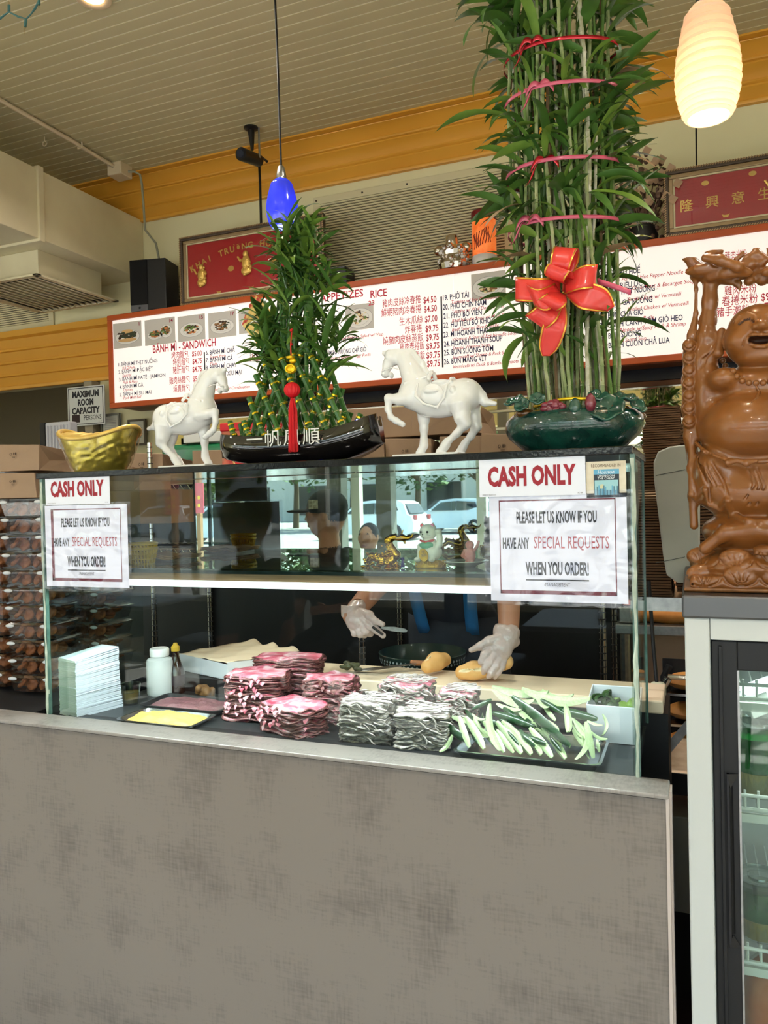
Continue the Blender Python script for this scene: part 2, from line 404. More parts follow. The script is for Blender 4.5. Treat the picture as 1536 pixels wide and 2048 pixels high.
area('window_daylight', (-2.7,FY-.2,1.6), (math.radians(90),0,0), 14, 2.1, 1, (1,1,1)).data.cycles.is_portal = True

# round recessed downlights: one above the duct, the rest added as fill light
m_lens = mat('lamp_lens', (255,214,170), .5, emit=9, emcol=(255,206,150))
m_ring = mat('lamp_ring', (225,205,170), .35)
def downlight(x, y, e, lab, group=None):
    t = thing('recessed_light', lab, 'ceiling light', (x,y,CEIL), group)
    MB().lathe([(.045,0),(.075,0),(.078,-.006),(.072,-.011),(.052,-.009),(.045,0)], (x,y,CEIL), 28).build('trim_ring', m_ring, t, smooth=True)
    MB().lathe([(0,.0),(.03,-.001),(.047,-.002)], (x,y,CEIL), 24).build('lens', m_lens, t, smooth=True)
    l = bpy.data.lights.new('lamp', 'AREA'); l.shape = 'DISK'; l.size = .09; l.energy = e; l.color = (1,.93,.85); l.spread = math.radians(140)
    o = bpy.data.objects.new('lamp', l); C.objects.link(o); o.location = (x,y,CEIL-.014); o.parent = t; o.location = (0,0,-.014)
dl = oZ(186,-6,CEIL)
downlight(dl.x, dl.y, 14, 'round recessed ceiling light with glowing warm lens above the duct')
for x in (-4.2,-2.2,-.3,1.6):
    for y in (.6,-1.6): downlight(x, y, 3, 'added recessed fill light over the dining side, behind the viewer', 'added dining side downlights')
for x in (-2.0,-.2,1.5): downlight(x, 2.35, 9, 'added recessed fill light above the sandwich station', 'added work side downlights')

# ---- duct with its diffuser
m_duct = mat('duct_cream_metal', (232,226,192), .4, metal=0, var=(2.5,(206,194,162),.3))
m_ductd = mat('duct_underside', (196,186,158), .5)
t = thing('air_duct', 'big cream painted square air duct running under the ceiling to the back wall', 'air duct', (-3.75,3.4,3.05))
MB().box((-4.25,1.0,3.05),(-3.45,4.298,3.45)).build('casing', m_duct, t, bevel=.004)
for y in (3.40,2.45): MB().box((-4.27,y-.02,3.035),(-3.435,y+.02,3.465)).build('flange', m_duct, t, bevel=.003)
MB().box((-4.05,2.2,3.45),(-3.60,3.08,3.69)).build('branch_duct', m_duct, t, bevel=.004)
y0, y1 = 3.52, 4.05
MB().box((-4.14,y0,2.88),(-3.60,y1,3.05)).build('diffuser_box', m_duct, t, bevel=.003)
d = MB()
a, b = (-4.22,y0-.08), (-3.53,y1+.08)
d.box((a[0],a[1],2.868),(b[0],a[1]+.035,2.88)).box((a[0],b[1]-.035,2.868),(b[0],b[1],2.88)).box((a[0],a[1],2.868),(a[0]+.035,b[1],2.88)).box((b[0]-.035,a[1],2.868),(b[0],b[1],2.88))
df = d.build('diffuser_frame', m_duct, t, bevel=.002)
MB().box((a[0]+.03,a[1]+.03,2.884),(b[0]-.03,b[1]-.03,2.888)).build('dark_throat', m_black, df)
for i in range(13):
    x = a[0]+.055+i*.0475
    MB().obox((x,(a[1]+b[1])/2,2.876),(.014,0,-.009),(0,(b[1]-a[1])/2-.03,0),(.0012,0,.0018)).build('louvre', m_duct, df)
# ---- louvred grilles on the back wall
m_gril = mat('grille_cream', (216,208,172), .45); m_gd = mat('grille_dark', (60,54,42), .7)
def grille(x0, x1, z0, z1, lab, n, fr=.045, Yg=WALL_Y-.002):
    t = thing('vent_grille', lab, 'vent', ((x0+x1)/2, Yg, z0))
    MB().box((x0-fr,Yg-.014,z1),(x1+fr,Yg,z1+fr)).box((x0-fr,Yg-.014,z0-fr),(x1+fr,Yg,z0)).box((x0-fr,Yg-.014,z0),(x0,Yg,z1)).box((x1,Yg-.014,z0),(x1+fr,Yg,z1)).build('frame', m_gril, t, bevel=.002)
    MB().box((x0,Yg-.002,z0),(x1,Yg-.001,z1)).build('backing', m_gd, t)
    for s in (0,1):
        k = MB()
    k = MB(); h = (z1-z0)/n
    for i in range(n):
        z = z0+(i+.5)*h; k.obox(((x0+x1)/2,Yg-.010,z), ((x1-x0)/2,0,0), (0,.0030,-.0010), (0,.0006,h*.27))
    k.build('louvres', m_gril, t, kind='stuff')
    for (x,z) in ((x0-fr/2,z1+fr/2),(x1+fr/2,z1+fr/2),((x0+x1)/2,z1+fr/2),(x0+(x1-x0)*.25,z1+fr/2)): MB().ball((x,Yg-.015,z),.006,8).build('screw', m_gd, t)
grille(-2.10,-.955,2.80,3.335,'wide cream louvred return air grille on the wall above the menu',34)
grille(-10,-4.30,2.86,3.33,'dusty louvred grille low on the wall under the air duct',30)
grille(-3.26,-2.5,2.80,2.99,'narrow louvred grille behind the black speaker and red framed picture',17)

# ---- conduit and junction box
m_cond = mat('conduit_cream', (222,206,176), .4); m_steel = mat('brushed_steel', (190,190,188), .3, metal=1, var=(60,(150,150,150),.3))
t = thing('electrical_conduit', 'cream painted conduit along the ceiling ending in a junction box above the crown', 'conduit', (-3.385,3.2,CEIL))
MB().tube([(-3.385,1.2,3.682),(-3.385,3.62,3.682),(-3.387,3.68,3.678),(-3.39,3.95,3.675)],.0125,10).build('pipe', m_cond, t, smooth=True)
MB().box((-3.44,3.95,3.62),(-3.33,4.06,3.70)).build('junction_box', m_cond, t, bevel=.006)
MB().tube([(-3.33,4.02,3.655),(-3.295,4.04,3.655),(-3.27,4.06,3.64),(-3.265,4.07,3.58),(-3.265,4.08,3.45),(-3.275,4.10,3.3),(-3.285,4.22,3.25),(-3.29,4.27,3.1),(-3.30,4.285,2.8)],.0075,8).build('cable', mat('cable_grey',(150,150,130),.5), t, smooth=True)
MB().tube([(-3.37,3.66,3.70),(-3.37,3.66,3.665),(-3.40,3.66,3.665),(-3.40,3.66,3.70)],.005,6).build('strap', m_cond, t)
t = thing('ceiling_hook', 'small white ring hook screwed into the dark ceiling beside the conduit', 'hook', (-3.52,3.52,CEIL))
k = MB(); k.tube([(-3.52,3.52,3.70),(-3.52,3.52,3.675)],.003,6); k.tube([(-3.52+.014*math.sin(a),3.52,3.66+.014*math.cos(a)) for a in np.linspace(.0,5.6,16)],.0035,6)
k.build('ring', m_cond, t, smooth=True)
# ================================================================ COUNTER AND DISPLAY CASE
LZ = .949; GY = 1.57; TZ = 1.592; CX0, CX1 = -1.617, -.112; BY = 1.955; SZ = 1.345; DZ = .925
def laminate(name, col, col2, br):
    m = bpy.data.materials.new(name); m.use_nodes = True; n = m.node_tree.nodes; L = m.node_tree.links; b = n['Principled BSDF']
    tc = n.new('ShaderNodeTexCoord'); out = []
    for sc_, st_ in ((7,(1,1,1)),(60,(3,1,.35)),(60,(.35,1,3))):
        mp = n.new('ShaderNodeMapping'); mp.inputs['Scale'].default_value = st_; nz = n.new('ShaderNodeTexNoise'); nz.inputs['Scale'].default_value = sc_; nz.inputs['Detail'].default_value = 6
        L.new(tc.outputs['Object'], mp.inputs[0]); L.new(mp.outputs[0], nz.inputs['Vector']); out.append(nz.outputs['Fac'])
    a = n.new('ShaderNodeMath'); a.operation = 'ADD'; L.new(out[1], a.inputs[0]); L.new(out[2], a.inputs[1])
    a2 = n.new('ShaderNodeMath'); a2.operation = 'MULTIPLY_ADD'; a2.inputs[1].default_value = .5; L.new(a.outputs[0], a2.inputs[0]); L.new(out[0], a2.inputs[2])
    r = n.new('ShaderNodeValToRGB'); r.color_ramp.elements[0].position = .70; r.color_ramp.elements[1].position = 1.2
    r.color_ramp.elements[0].color = (*lin(col), 1); r.color_ramp.elements[1].color = (*lin(col2), 1)
    L.new(a2.outputs[0], r.inputs[0]); L.new(r.outputs[0], b.inputs['Base Color']); b.inputs['Roughness'].default_value = br
    return m
m_lam = laminate('counter_laminate', (99,92,86), (124,116,108), .45)
m_lamt = laminate('ledge_laminate', (122,117,113), (144,139,134), .25)
t = thing('service_counter', 'tan mottled laminate service counter below the glass case', 'counter', (-1.6,1.5,0))
MB().box((-4.2,1.502,0),(-.056,1.566,.938)).build('front_panel', m_lam, t)
MB().box((-.056,1.498,0),(-.050,1.566,.944)).box((-.050,1.52,0),(-.046,1.56,.944)).build('side_panel', mat('side_panel_beige',(190,178,170),.4), t)
MB().box((-4.2,1.494,.9375),(-.06,1.503,.940)).build('shadow_joint', mat('joint_dark',(35,25,22),.6), t)
MB().box((-4.2,1.487,.940),(-.0505,1.5725,LZ)).build('ledge', m_lamt, t, bevel=.003, label='pale glossy laminate ledge of the counter')
MB().box((-4.2,1.5725,.3),(-.1,1.577,.88)).build('inner_wall', m_black, t)

m_clear = glassmat('case_glass', (238,245,242), .5)
m_edge = mat('glass_edge_green', (96,128,116), .2, coat=.5, var=(40,(60,92,84),.25))
m_bead = mat('silicone_bead', (196,206,190), .45, var=(50,(160,176,160),.2))
m_blackgl = mat('black_gloss', (10,10,11), .08, spec=.6, bump=(120,.03))
case = thing('display_case', 'glass sandwich display case standing on the counter', 'display case', (-.86,1.75,LZ))
MB().box((CX0,GY,LZ),(CX1,GY+.006,TZ-.012)).build('front_pane', m_clear, case)
for x, nm in ((CX0,'side_pane'),(CX1-.006,'side_pane')):
    MB().box((x,GY+.007,LZ),(x+.006,BY,TZ-.012)).build(nm, m_clear, case)
for x in (CX0-.003,CX1+.000):
    MB().box((x-.001,GY-.003,LZ),(x+.009,GY+.009,TZ-.012)).build('pane_edge', m_edge, case)
    k = MB(); pts = [(x+.004+rnd.uniform(-.0015,.0015),GY-.002,LZ+(TZ-LZ-.02)*i/30) for i in range(31)]
    k.tube(pts,[.0035+rnd.uniform(-.001,.002) for _ in pts],6).build('glue_bead', m_bead, case, smooth=True)
MB().box((CX1-.001,BY-.008,LZ),(CX1+.004,BY+.001,TZ-.012)).build('pane_edge', m_edge, case)
top = MB().box((CX0-.008,GY-.012,TZ-.012),(CX1+.006,BY+.04,TZ+.004)).build('top_slab', m_blackgl, case, bevel=.002, label='black glossy top slab')
MB().box((CX0+.01,GY+.008,SZ-.009),(CX1-.010,BY,SZ)).build('shelf', glassmat('shelf_glass',(200,214,204),1.0,ior=1.6), case)
MB().box((CX0+.01,GY+.0075,SZ-.012),(CX1-.010,GY+.012,SZ-.004)).build('shelf_edge', mat('shelf_edge_dark',(20,34,34),.15), case)
m_wood = mat('oak_strip', (150,118,86), .45, var=(14,(110,84,60),.25), stretch=(.6,6,10))
MB().box((CX0+.012,GY+.018,SZ-.030),(CX1-.012,BY-.01,SZ-.012)).build('shelf_rail', m_wood, case)
led = MB().box((CX0+.05,GY+.012,SZ-.046),(CX1-.015,GY+.028,SZ-.030)).build('light_strip', mat('led_diffuser',(250,252,255),.4,emit=1.3,emcol=(244,250,255)), case)
k = MB()
for i in range(150): k.ball((CX0+.056+i*.00955,GY+.0115,SZ-.036+.0),(.0034,.002,.0050),6)
k.build('light_dots', mat('led_dot',(255,255,255),.4,emit=5,emcol=(248,252,255)), led, kind='stuff')
l = area('case_light', (0,0,0), (0,0,0), 1.40, .012, 8, (.93,.97,1), spread=160); l.parent = case; l.location = (0,-.15,SZ-LZ-.05)
m_mirror = mat('mirror_silver', (225,232,228), .01, metal=1)
MB().box((-1.405,MIR_Y,SZ),(CX1-.01,MIR_Y+.005,TZ-.014)).build('mirror', m_mirror, case, label='mirrored back of the upper shelf')
MB().box((-1.409,MIR_Y-.002,SZ),(-1.404,MIR_Y+.004,TZ-.014)).build('mirror_edge', m_black, case)
# the food deck and the cutting board behind it
m_deck = mat('deck_grey_steel', (74,78,80), .35, metal=.6, var=(9,(50,54,56),.3))
box('food_deck', (CX0+.008,GY+.008,DZ-.03), (CX1-.008,BY+.02,DZ), m_deck, case)
MB().box((CX0+.008,1.62,DZ),(-.30,1.655,DZ+.004)).build('deck_lip', m_black, case)
t = thing('cutting_board', 'long pale cutting board along the back of the case', 'cutting board', (-.55,2.06,.955))
MB().box((-1.30,1.965,.968),(-.075,2.15,1.0)).build('board', mat('board_maple',(232,212,184),.5,var=(5,(222,200,170),.3)), t, bevel=.004)
MB().box((-1.13,1.98,0),(-.065,2.17,.966)).build('support', m_black, t)
# ---- notices taped to the glass
SP = GY-.0015
def plate(px0, py0, Y, h=.001): p = oY(px0,py0,Y); return p
m_paper = mat('notice_paper', (240,242,255), .5); m_maroon = mat('ink_maroon', (112,30,48), .6); m_ink = mat('ink_black', (32,32,40), .6)
m_redink = mat('ink_crimson', (150,28,44), .6); m_sred = mat('ink_soft_red', (176,72,84), .6); m_greyink = mat('ink_grey', (120,120,130), .6)
def sheet(name, lab, cat, x0, z1, w_, h_, Y=SP, m=None, th=.0012):
    t = thing(name, lab, cat, (x0+w_/2, Y, z1-h_))
    MB().box((x0,Y-th,z1-h_),(x0+w_,Y,z1)).build('card' if cat != 'poster' else 'paper', m or m_paper, t)
    return t, Plate((x0,Y-th,z1),(1,0,0),(0,0,-1),(0,-1,0))
m_sleeve = glassmat('plastic_sleeve', (246,247,250), 1.8, rough=.08, ior=1.5)
def sleeve(t, x0, x1, z0, z1, Y, seed):
    n_ = 26; P = []
    for i in range(n_+1):
        row = []
        for j in range(n_+1):
            x = x0+(x1-x0)*i/n_; z = z0+(z1-z0)*j/n_
            row.append((x, Y-.0025-.0050*abs(mnoise.noise(Vector((x*22+seed,z*16,1))))-.001*mnoise.noise(Vector((x*70,z*70,seed))), z))
        P.append(row)
    MB().grid(P).build('plastic_sleeve', m_sleeve, t, smooth=True)
def notice(px0, py0, px1, py1, lab, mirror_bar, seed):
    a = oY(px0,py0,SP); b = oY(px1,py1,SP); w_, h_ = b.x-a.x, a.z-b.z
    t, p = sheet('request_notice', lab, 'notice', a.x, a.z, w_, h_)
    bx0, bx1, by0, by1 = w_*.075, w_*.925, h_*.045, h_*.93
    th, tk = w_*.008, w_*.032
    p.rect('bar', bx0, by0, bx1, by0+h_*.012); p.rect('bar', bx0, by1-h_*.035, bx1, by1)
    p.rect('bar', bx0, by0, bx0+(tk if mirror_bar else th), by1); p.rect('bar', bx1-th, by0, bx1, by1)
    p.text('k', 'PLEASE LET US KNOW IF YOU', w_*.5, h_*.262, h_*.15, fit=w_*.585, off=.03, align='c')
    p.text('k', 'HAVE ANY', w_*.30, h_*.50, h_*.14, fit=w_*.20, off=.025, align='r')
    p.text('r', 'SPECIAL REQUESTS', w_*.335, h_*.50, h_*.16, fit=w_*.54, off=.0)
    p.text('k', 'WHEN YOU ORDER!', w_*.5, h_*.745, h_*.165, fit=w_*.46, off=.035, align='c')
    p.rect('k', w_*.27, h_*.79, w_*.73, h_*.802)
    p.text('g', '-MANAGEMENT', w_*.5, h_*.855, h_*.052, fit=w_*.19, align='c')
    p.build(t, {'bar': (m_maroon,'border'), 'k': m_ink, 'r': m_sred, 'g': m_greyink})
    sleeve(t, a.x-.012, b.x+.012, b.z-.008, a.z+.006, SP, seed); return t
notice(978,992,1257,1208,'larger looking white request notice in a plastic sleeve at the right of the glass', 0, 3)
notice(90,1012,259,1176,'white request notice in a plastic sleeve at the left of the glass, thick left border', 1, 8)
def cash(px0,py0,px1,py1,lab):
    a = oY(px0,py0,SP-.004); b = oY(px1,py1,SP-.004); w_, h_ = b.x-a.x, a.z-b.z
    t, p = sheet('cash_only_sign', lab, 'sign', a.x, a.z, w_, h_, SP-.0045, mat('sign_white_plastic',(222,226,238),.35))
    p.text('r', 'CASH ONLY', w_*.5, h_*.70, h_*.70, fit=w_*.83, off=.045, align='c')
    p.text('k', 'UNICO SIGN CO', w_*.03, h_*.965, h_*.05); p.text('k', 'SC-28', w_*.97, h_*.965, h_*.05, align='r')
    p.build(t, {'r': m_redink, 'k': m_ink})
cash(958,921,1172,989,'white cash only sign with dark red letters, top right of the glass')
cash(91,953,221,1007,'white cash only sign with dark red letters, top left of the glass')
a = oY(1172,924,SP); b = oY(1253,994,SP); w_, h_ = b.x-a.x, a.z-b.z
t, p = sheet('recommendation_card', 'small cream card recommending cheap dining, right of the cash only sign', 'card', a.x, a.z, w_, h_, m=mat('card_cream',(222,214,192),.5,var=(40,(206,194,168),.2)))
p.text('br','RECOMMENDED IN', w_*.5, h_*.16, h_*.12, fit=w_*.74, align='c')
x0,x1 = w_*.19, w_*.83
p.rect('bl', x0, h_*.22, x1, h_*.36, .0003); p.rect('dk', x0, h_*.36, x1, h_*1.0, .0003); p.rect('pic', x0+w_*.02, h_*.52, x1-w_*.03, h_*.93, .0005)
p.text('wt','Houston', w_*.5, h_*.345, h_*.15, fit=w_*.42, align='c', shear=.3); p.text('wt','DINING ON', w_*.5, h_*.43, h_*.085, fit=w_*.42, align='c'); p.text('wt','THE CHEAP', w_*.5, h_*.50, h_*.085, fit=w_*.42, align='c')
for i in range(14):
    xx = x0+w_*.03+i*w_*.042; hh = h_*rnd.uniform(.06,.22); p.rect('tower' if i%2 else 'bl', xx, h_*.88-hh, xx+w_*.03, h_*.93, .0008)
p.disc('cream', w_*.40, h_*.70, w_*.06, h_*.07, .0007)
p.build(t, {'br': mat('ink_brown',(92,70,50),.6), 'bl': mat('print_blue',(96,164,196),.5), 'dk': mat('print_slate',(34,48,58),.5), 'pic': mat('print_aqua',(150,196,204),.5), 'wt': mat('print_white',(232,238,240),.5), 'tower': mat('print_teal',(70,120,140),.5), 'cream': mat('print_cream',(196,196,160),.5)})
# ================================================================ MENU BOARD AND WHAT STANDS ON IT
MY_ = 4.0; MX0, MX1, MZ0, MZ1 = -3.52, 1.9, 2.146, 2.748
m_or = mat('orange_wood_frame', (186,84,30), .4, var=(4,(168,70,24),.3), stretch=(1,6,6))
m_menu = mat('menu_panel_white', (238,232,230), .35, emit=.34, emcol=(255,246,240))
m_navy = mat('ink_navy', (34,36,84), .5); m_mred = mat('ink_menu_red', (190,30,60), .5)
menu = thing('menu_board', 'long white menu board with an orange wooden frame and photos of dishes', 'menu board', (-1,MY_,MZ0))
fw = .034
for a, b, nm in (((MX0,MY_,MZ1-fw),(MX1,MY_+.05,MZ1),'frame_rail'),((MX0,MY_,MZ0),(MX1,MY_+.05,MZ0+fw),'frame_rail'),((MX0,MY_,MZ0+fw),(MX0+fw,MY_+.05,MZ1-fw),'frame_rail')):
    box(nm, a, b, m_or, menu, bevel=.004)
MB().box((MX0+.01,MY_+.05,MZ0+.01),(MX1,WALL_Y,MZ1-.004)).build('light_box', mat('light_box_body',(120,70,40),.5), menu)
sx = oY(907,640,MY_).x; s2 = oY(1150,600,MY_).x
xs_ = [MX0+fw, -2.05, sx, s2+.08, MX1]
for a, b in zip(xs_[:-1], xs_[1:]):
    MB().box((a+.001,MY_+.012,MZ0+fw),(b-.001,MY_+.02,MZ1-fw)).build('panel', m_menu, menu)
p = Plate((MX0,MY_+.012,MZ1),(1,0,0),(0,0,-1),(0,-1,0))
def PT(p, key, s, xl, y, xr, hpx, ang=0, off=.0):
    Yp = p.o.y; A = oY(xl,y,Yp); slope = .1; B = oY(xr, y, Yp)
    ppm = 1/(oY(xl,y-1,Yp).z-A.z)
    p.text(key, s, A.x-p.o.x, p.o.z-A.z, hpx*1.18/ppm/.72, fit=B.x-A.x, off=off, ang=ang, shear=(.22 if key == 'r' and hpx <= 7 else 0))
def PTR(p, key, s, xr, y, wpx, hpx, off=0): PT(p, key, s, xr-wpx, y, xr, hpx, off=off)
T = [('r','BÁNH MÌ - SANDWICH',306,706,432,13),('k','1.',237,733,242,6),('k','BÁNH MÌ THỊT NUỐNG',243,732.5,315,6.5),('r','B.B.Q Pork',245,739.5,270,5),
 ('k','2.',237,748,242,6),('k','BÁNH MÌ ĐẶC BIỆT',244,747,306,6.5),('r','Special',245,754,263,5),('k','3.',238,763,243,6),('k','BÁNH MÌ PATÊ - JAMBON',245,762,331,6.5),('r','Pate & Ham',246,768,275,5),
 ('k','4.',239,778,244,6),('k','BÁNH MÌ GÀ',246,777,287,6.5),('r','Chicken',247,783,265,5),('k','5.',239,793.5,244,6),('k','BÁNH MÌ SIU MAI',246.5,792.5,303,6.5),('r','Pork Meat Ball',247,799,283,5),
 ('r','烤肉麵包',343,717,377,10),('r','特別麵包',346,731.5,379,10),('r','豬肝麵包',346,747,379,10),('r','雞肉絲麵包',339,768,380,10),('r','燒賣麵包',347,784,380,10),
 ('r','$5.00',384,713,404,9),('r','$4.75',385,728,404,9),('r','$4.75',385,744,404,9),('r','$5.25',386,763,405,9),('r','$4.75',387,779,406,9),
 ('k','6. BÁNH MÌ CHẢ',412,710,470,7.5),('r','Steam Pork',420,717,452,5),('k','7. BÁNH MÌ CÁ',412,725,466,7.5),('r','Fish',420,731,434,5),('k','8. BÁNH MÌ CHAY',412,740,474,7.5),('r','Vegetarian',420,746,452,5),('k','9. BÁNH MÌ XÍU MẠI',413,755,484,7.5),('r','Pork & Liver Combination',426,782,500,5),
 ('r','火腿麵包',500,722,548,10),('r','魚肉麵包',520,747,550,10),
 ('r','APPETIZES',640,604,727,13),('r','RICE',741,596,774,13),('r','23',737,611,749,8),
 ('k','14. GỎI ĐU ĐỦ GÀ',640,690,716,7.5),('r','Shredded Papaya Salad w/ Veg.',660,682,767,5),('k','15. CƠM BÒ NƯỚNG CHẢ GIÒ',640,712,733,7.5),('r','Broiled Beef w/ Egg Rolls',655,720,742,5),
 ('r','豬肉皮絲冷春捲',765,614,842,11),('r','鮮蝦豬肉冷春捲',763,633,843,11),('r','生木瓜絲',799,650,846,11),('r','炸春捲',810,666,844,11),('r','燒豬肉皮絲蒸飯',766,689,847,11),('r','雞肉春捲飯',800,702,849,11),('r','燒雞飯',820,719,850,11),('r','牛肉飯',795,738,840,11),
 ('r','$4.50',847,607,873,11),('r','$4.50',848,625,874,11),('r','$7.00',850,645,875,11),('r','$9.75',851,664,877,11),('r','$9.75',852,682,878,11),('r','$9.75',853,699,879,11),('r','$9.75',853,717,880,11),('r','$9.75',854,734,880,11),
 ('k','19. PHỞ TÁI',886,601,938,9.5),('r','Topping w/ Eye Of Round Beef Steak',903,608,1034,6),('k','20. PHỞ CHÍN NẠM',886,620,973,9.5),('r','Topping w/ Well Done Brisket',904,626.5,1008,6),
 ('k','21. PHỞ BÒ VIÊN',887,638,964,9.5),('r','Beef Noodle Soup w/ Meat Balls',904,645,1020,6),('k','22. HỦ TIẾU BÒ KHO',887,656,982,9.5),('r','Beef Stew w/ Rice Noodle',904,663,998,6),
 ('k','23. MÌ HOÀNH THÁNH',887,675,988,9.5),('r','Wonton & Special Egg Noodle Soup',905,682,1034,6),('k','24. HOÀNH THÁNH SOUP',888,693.5,1005,9.5),('r','Special Wonton Soup',905,700,980,6),
 ('k','25. BÚN SUÔNG TÔM',888,711,987,9.5),('r','Vermicelli w/ Shrimp & Pork Soup',906,718,1021,6),('k','26. BÚN MĂNG VỊT',888,729,974,9.5),('r','Vermicelli w/ Duck & Bamboo Shoots Soup',906,737,1058,6),
 ('k','27. BÚN BÒ HUẾ',1196,556,1281,9.5),('r','Beef & Pork w/ Hot Pepper Noodle Soup',1213,566,1392,7),('k','28. BÚN RIÊU ỐC',1196,582,1285,9.5),('r','Tomato, Crab Meat & Escargot Soup',1223,585,1391,7),
 ('k','29. BÚN THỊT NUỐNG',1200,594,1310,9.5),('r','Broiled Pork w/ Vermicelli',1256,603,1363,7),('k','30. BÚN GÀ NUỐNG',1203,615,1305,9.5),('r','Broiled Chicken w/ Vermicelli',1255,623,1378,7),
 ('k','31. BÚN CHẢ GIÒ',1200,638,1287,9.5),('r','Egg Rolls',1268,642,1308,7),('k','32. BÁNH CANH TÔM GIÒ HEO',1200,657,1366,9.5),('r','Noodle w/Spicy Pork & Shrimp',1240,664,1372,7),
 ('k','33. BÚN SUÔNG',1200,679,1282,9.5),('r','Pork & Shrimp Soup',1225,686,1293,7),('k','34. BÁNH CUỐN CHẢ LUA',1200,698,1340,9.5),
 ('r','豬肉米粉',1450,521,1494,13),('r','雞肉米粉',1449,590,1513,13),('r','春捲米粉',1444,611,1516,13),('r','$9.75',1522,602,1562,13),('r','豬手瀨粉',1433,633,1500,13),('r','$9.75',1506,623,1546,13)]
for key, s, xl, y, xr, h in T: PT(p, key, s, xl, y, xr, h, off=.018 if h > 7 else .006)
def vbar(px, ya, yb, wd=.009):
    a, b = oY(px,ya,p.o.y), oY(px,yb,p.o.y); x = (a.x+b.x)/2-p.o.x; p.rect('bar', x-wd/2, p.o.z-a.z, x+wd/2, p.o.z-b.z)
vbar(410,704,800); vbar(884,593,735)
# printed dish photographs: little flat pictures
def dish(x0p, y0p, x1p, y1p, kind, num, lab=None):
    a, b = oY(x0p,y0p,p.o.y), oY(x1p,y1p,p.o.y)
    x0, x1 = a.x-p.o.x, b.x-p.o.x; y0, y1 = p.o.z-a.z, p.o.z-b.z; w_, h_ = x1-x0, y1-y0
    q = Plate(p.P(x0,y0), p.r, p.d, p.n)
    q.rect('bg', 0, 0, w_, h_)
    if kind == 'two':
        L_ = [(.34,.62,.25,.17),(.70,.52,.20,.24)]
    elif kind == 'bowl': L_ = [(.5,.55,.46,.38)]
    else: L_ = [(.5,.58,.42,.27)]
    for cx,cy,rx,ry in L_:
        q.disc('rim', w_*cx, h_*cy, w_*rx*1.03, h_*ry*1.05, .0005, 28); q.disc('plate', w_*cx, h_*cy, w_*rx, h_*ry, .0007, 28); q.disc('rim', w_*cx, h_*cy, w_*rx*.74, h_*ry*.74, .0008, 28); q.disc('plate', w_*cx, h_*cy, w_*rx*.72, h_*ry*.72, .0009, 28)
    cols = {'bun': ['dgreen','brown','dbrown','orange'], 'two': ['orange','green','dgreen','brown'], 'mix': ['orange','green','egg','dbrown'], 'noodle': ['brown','dgreen','dbrown','brown'], 'bowl': ['dbrown','green','egg','brown']}[kind]
    for cx,cy,rx,ry in L_:
        for i in range(46):
            a_, r_ = rnd.uniform(0,6.28), rnd.random()**.5*.62
            q.disc(rnd.choice(cols), w_*(cx+rx*r_*math.cos(a_)), h_*(cy-.04+ry*r_*math.sin(a_)), w_*.045*rnd.uniform(.6,1.6), h_*.035*rnd.uniform(.6,1.5), .0010+.00001*i, 7, .3)
    if kind == 'bun':
        q.disc('bread', w_*.5, h_*.36, w_*.2, h_*.07, .0018, 18); q.disc('bread', w_*.5, h_*.70, w_*.33, h_*.07, .0018, 18)
        for i in range(30): q.disc('dgreen' if i%3 else 'dbrown', w_*rnd.uniform(.2,.8), h_*rnd.uniform(.42,.6), w_*.06, h_*.045, .0019+.00001*i, 7, .3)
    if num: q.text('num', num, w_*.94, h_*.20, h_*.2, align='r', off=.02, h=.003)
    q.build(menu, {k: (v,'dish_photo') for k, v in DM.items()})
DM = {'bg': mat('photo_grey',(196,192,186),.4), 'rim': mat('photo_rim',(150,148,150),.4), 'plate': mat('photo_plate',(224,222,218),.4), 'dgreen': mat('food_dark_green',(52,62,40),.6), 'green': mat('food_green',(92,120,58),.6),
 'brown': mat('food_brown',(138,98,58),.6), 'dbrown': mat('food_dark_brown',(60,40,28),.6), 'orange': mat('food_orange',(196,120,68),.6), 'egg': mat('food_egg',(226,206,160),.6), 'bread': mat('food_bread',(206,166,110),.6), 'num': mat('ink_number',(150,24,60),.6)}
dish(226,648,284,692,'bun','1'); dish(289,641,351,685,'two','14'); dish(355,634,411,678,'mix','15'); dish(416,627,473,671,'noodle','17'); dish(477,620,534,662,'mix','18')
dish(690,612,748,656,'bowl',None); dish(942,549,1012,594,'bowl',None)
p.build(menu, {'r': m_mred, 'k': m_navy, 'bar': (m_ink,'divider')})
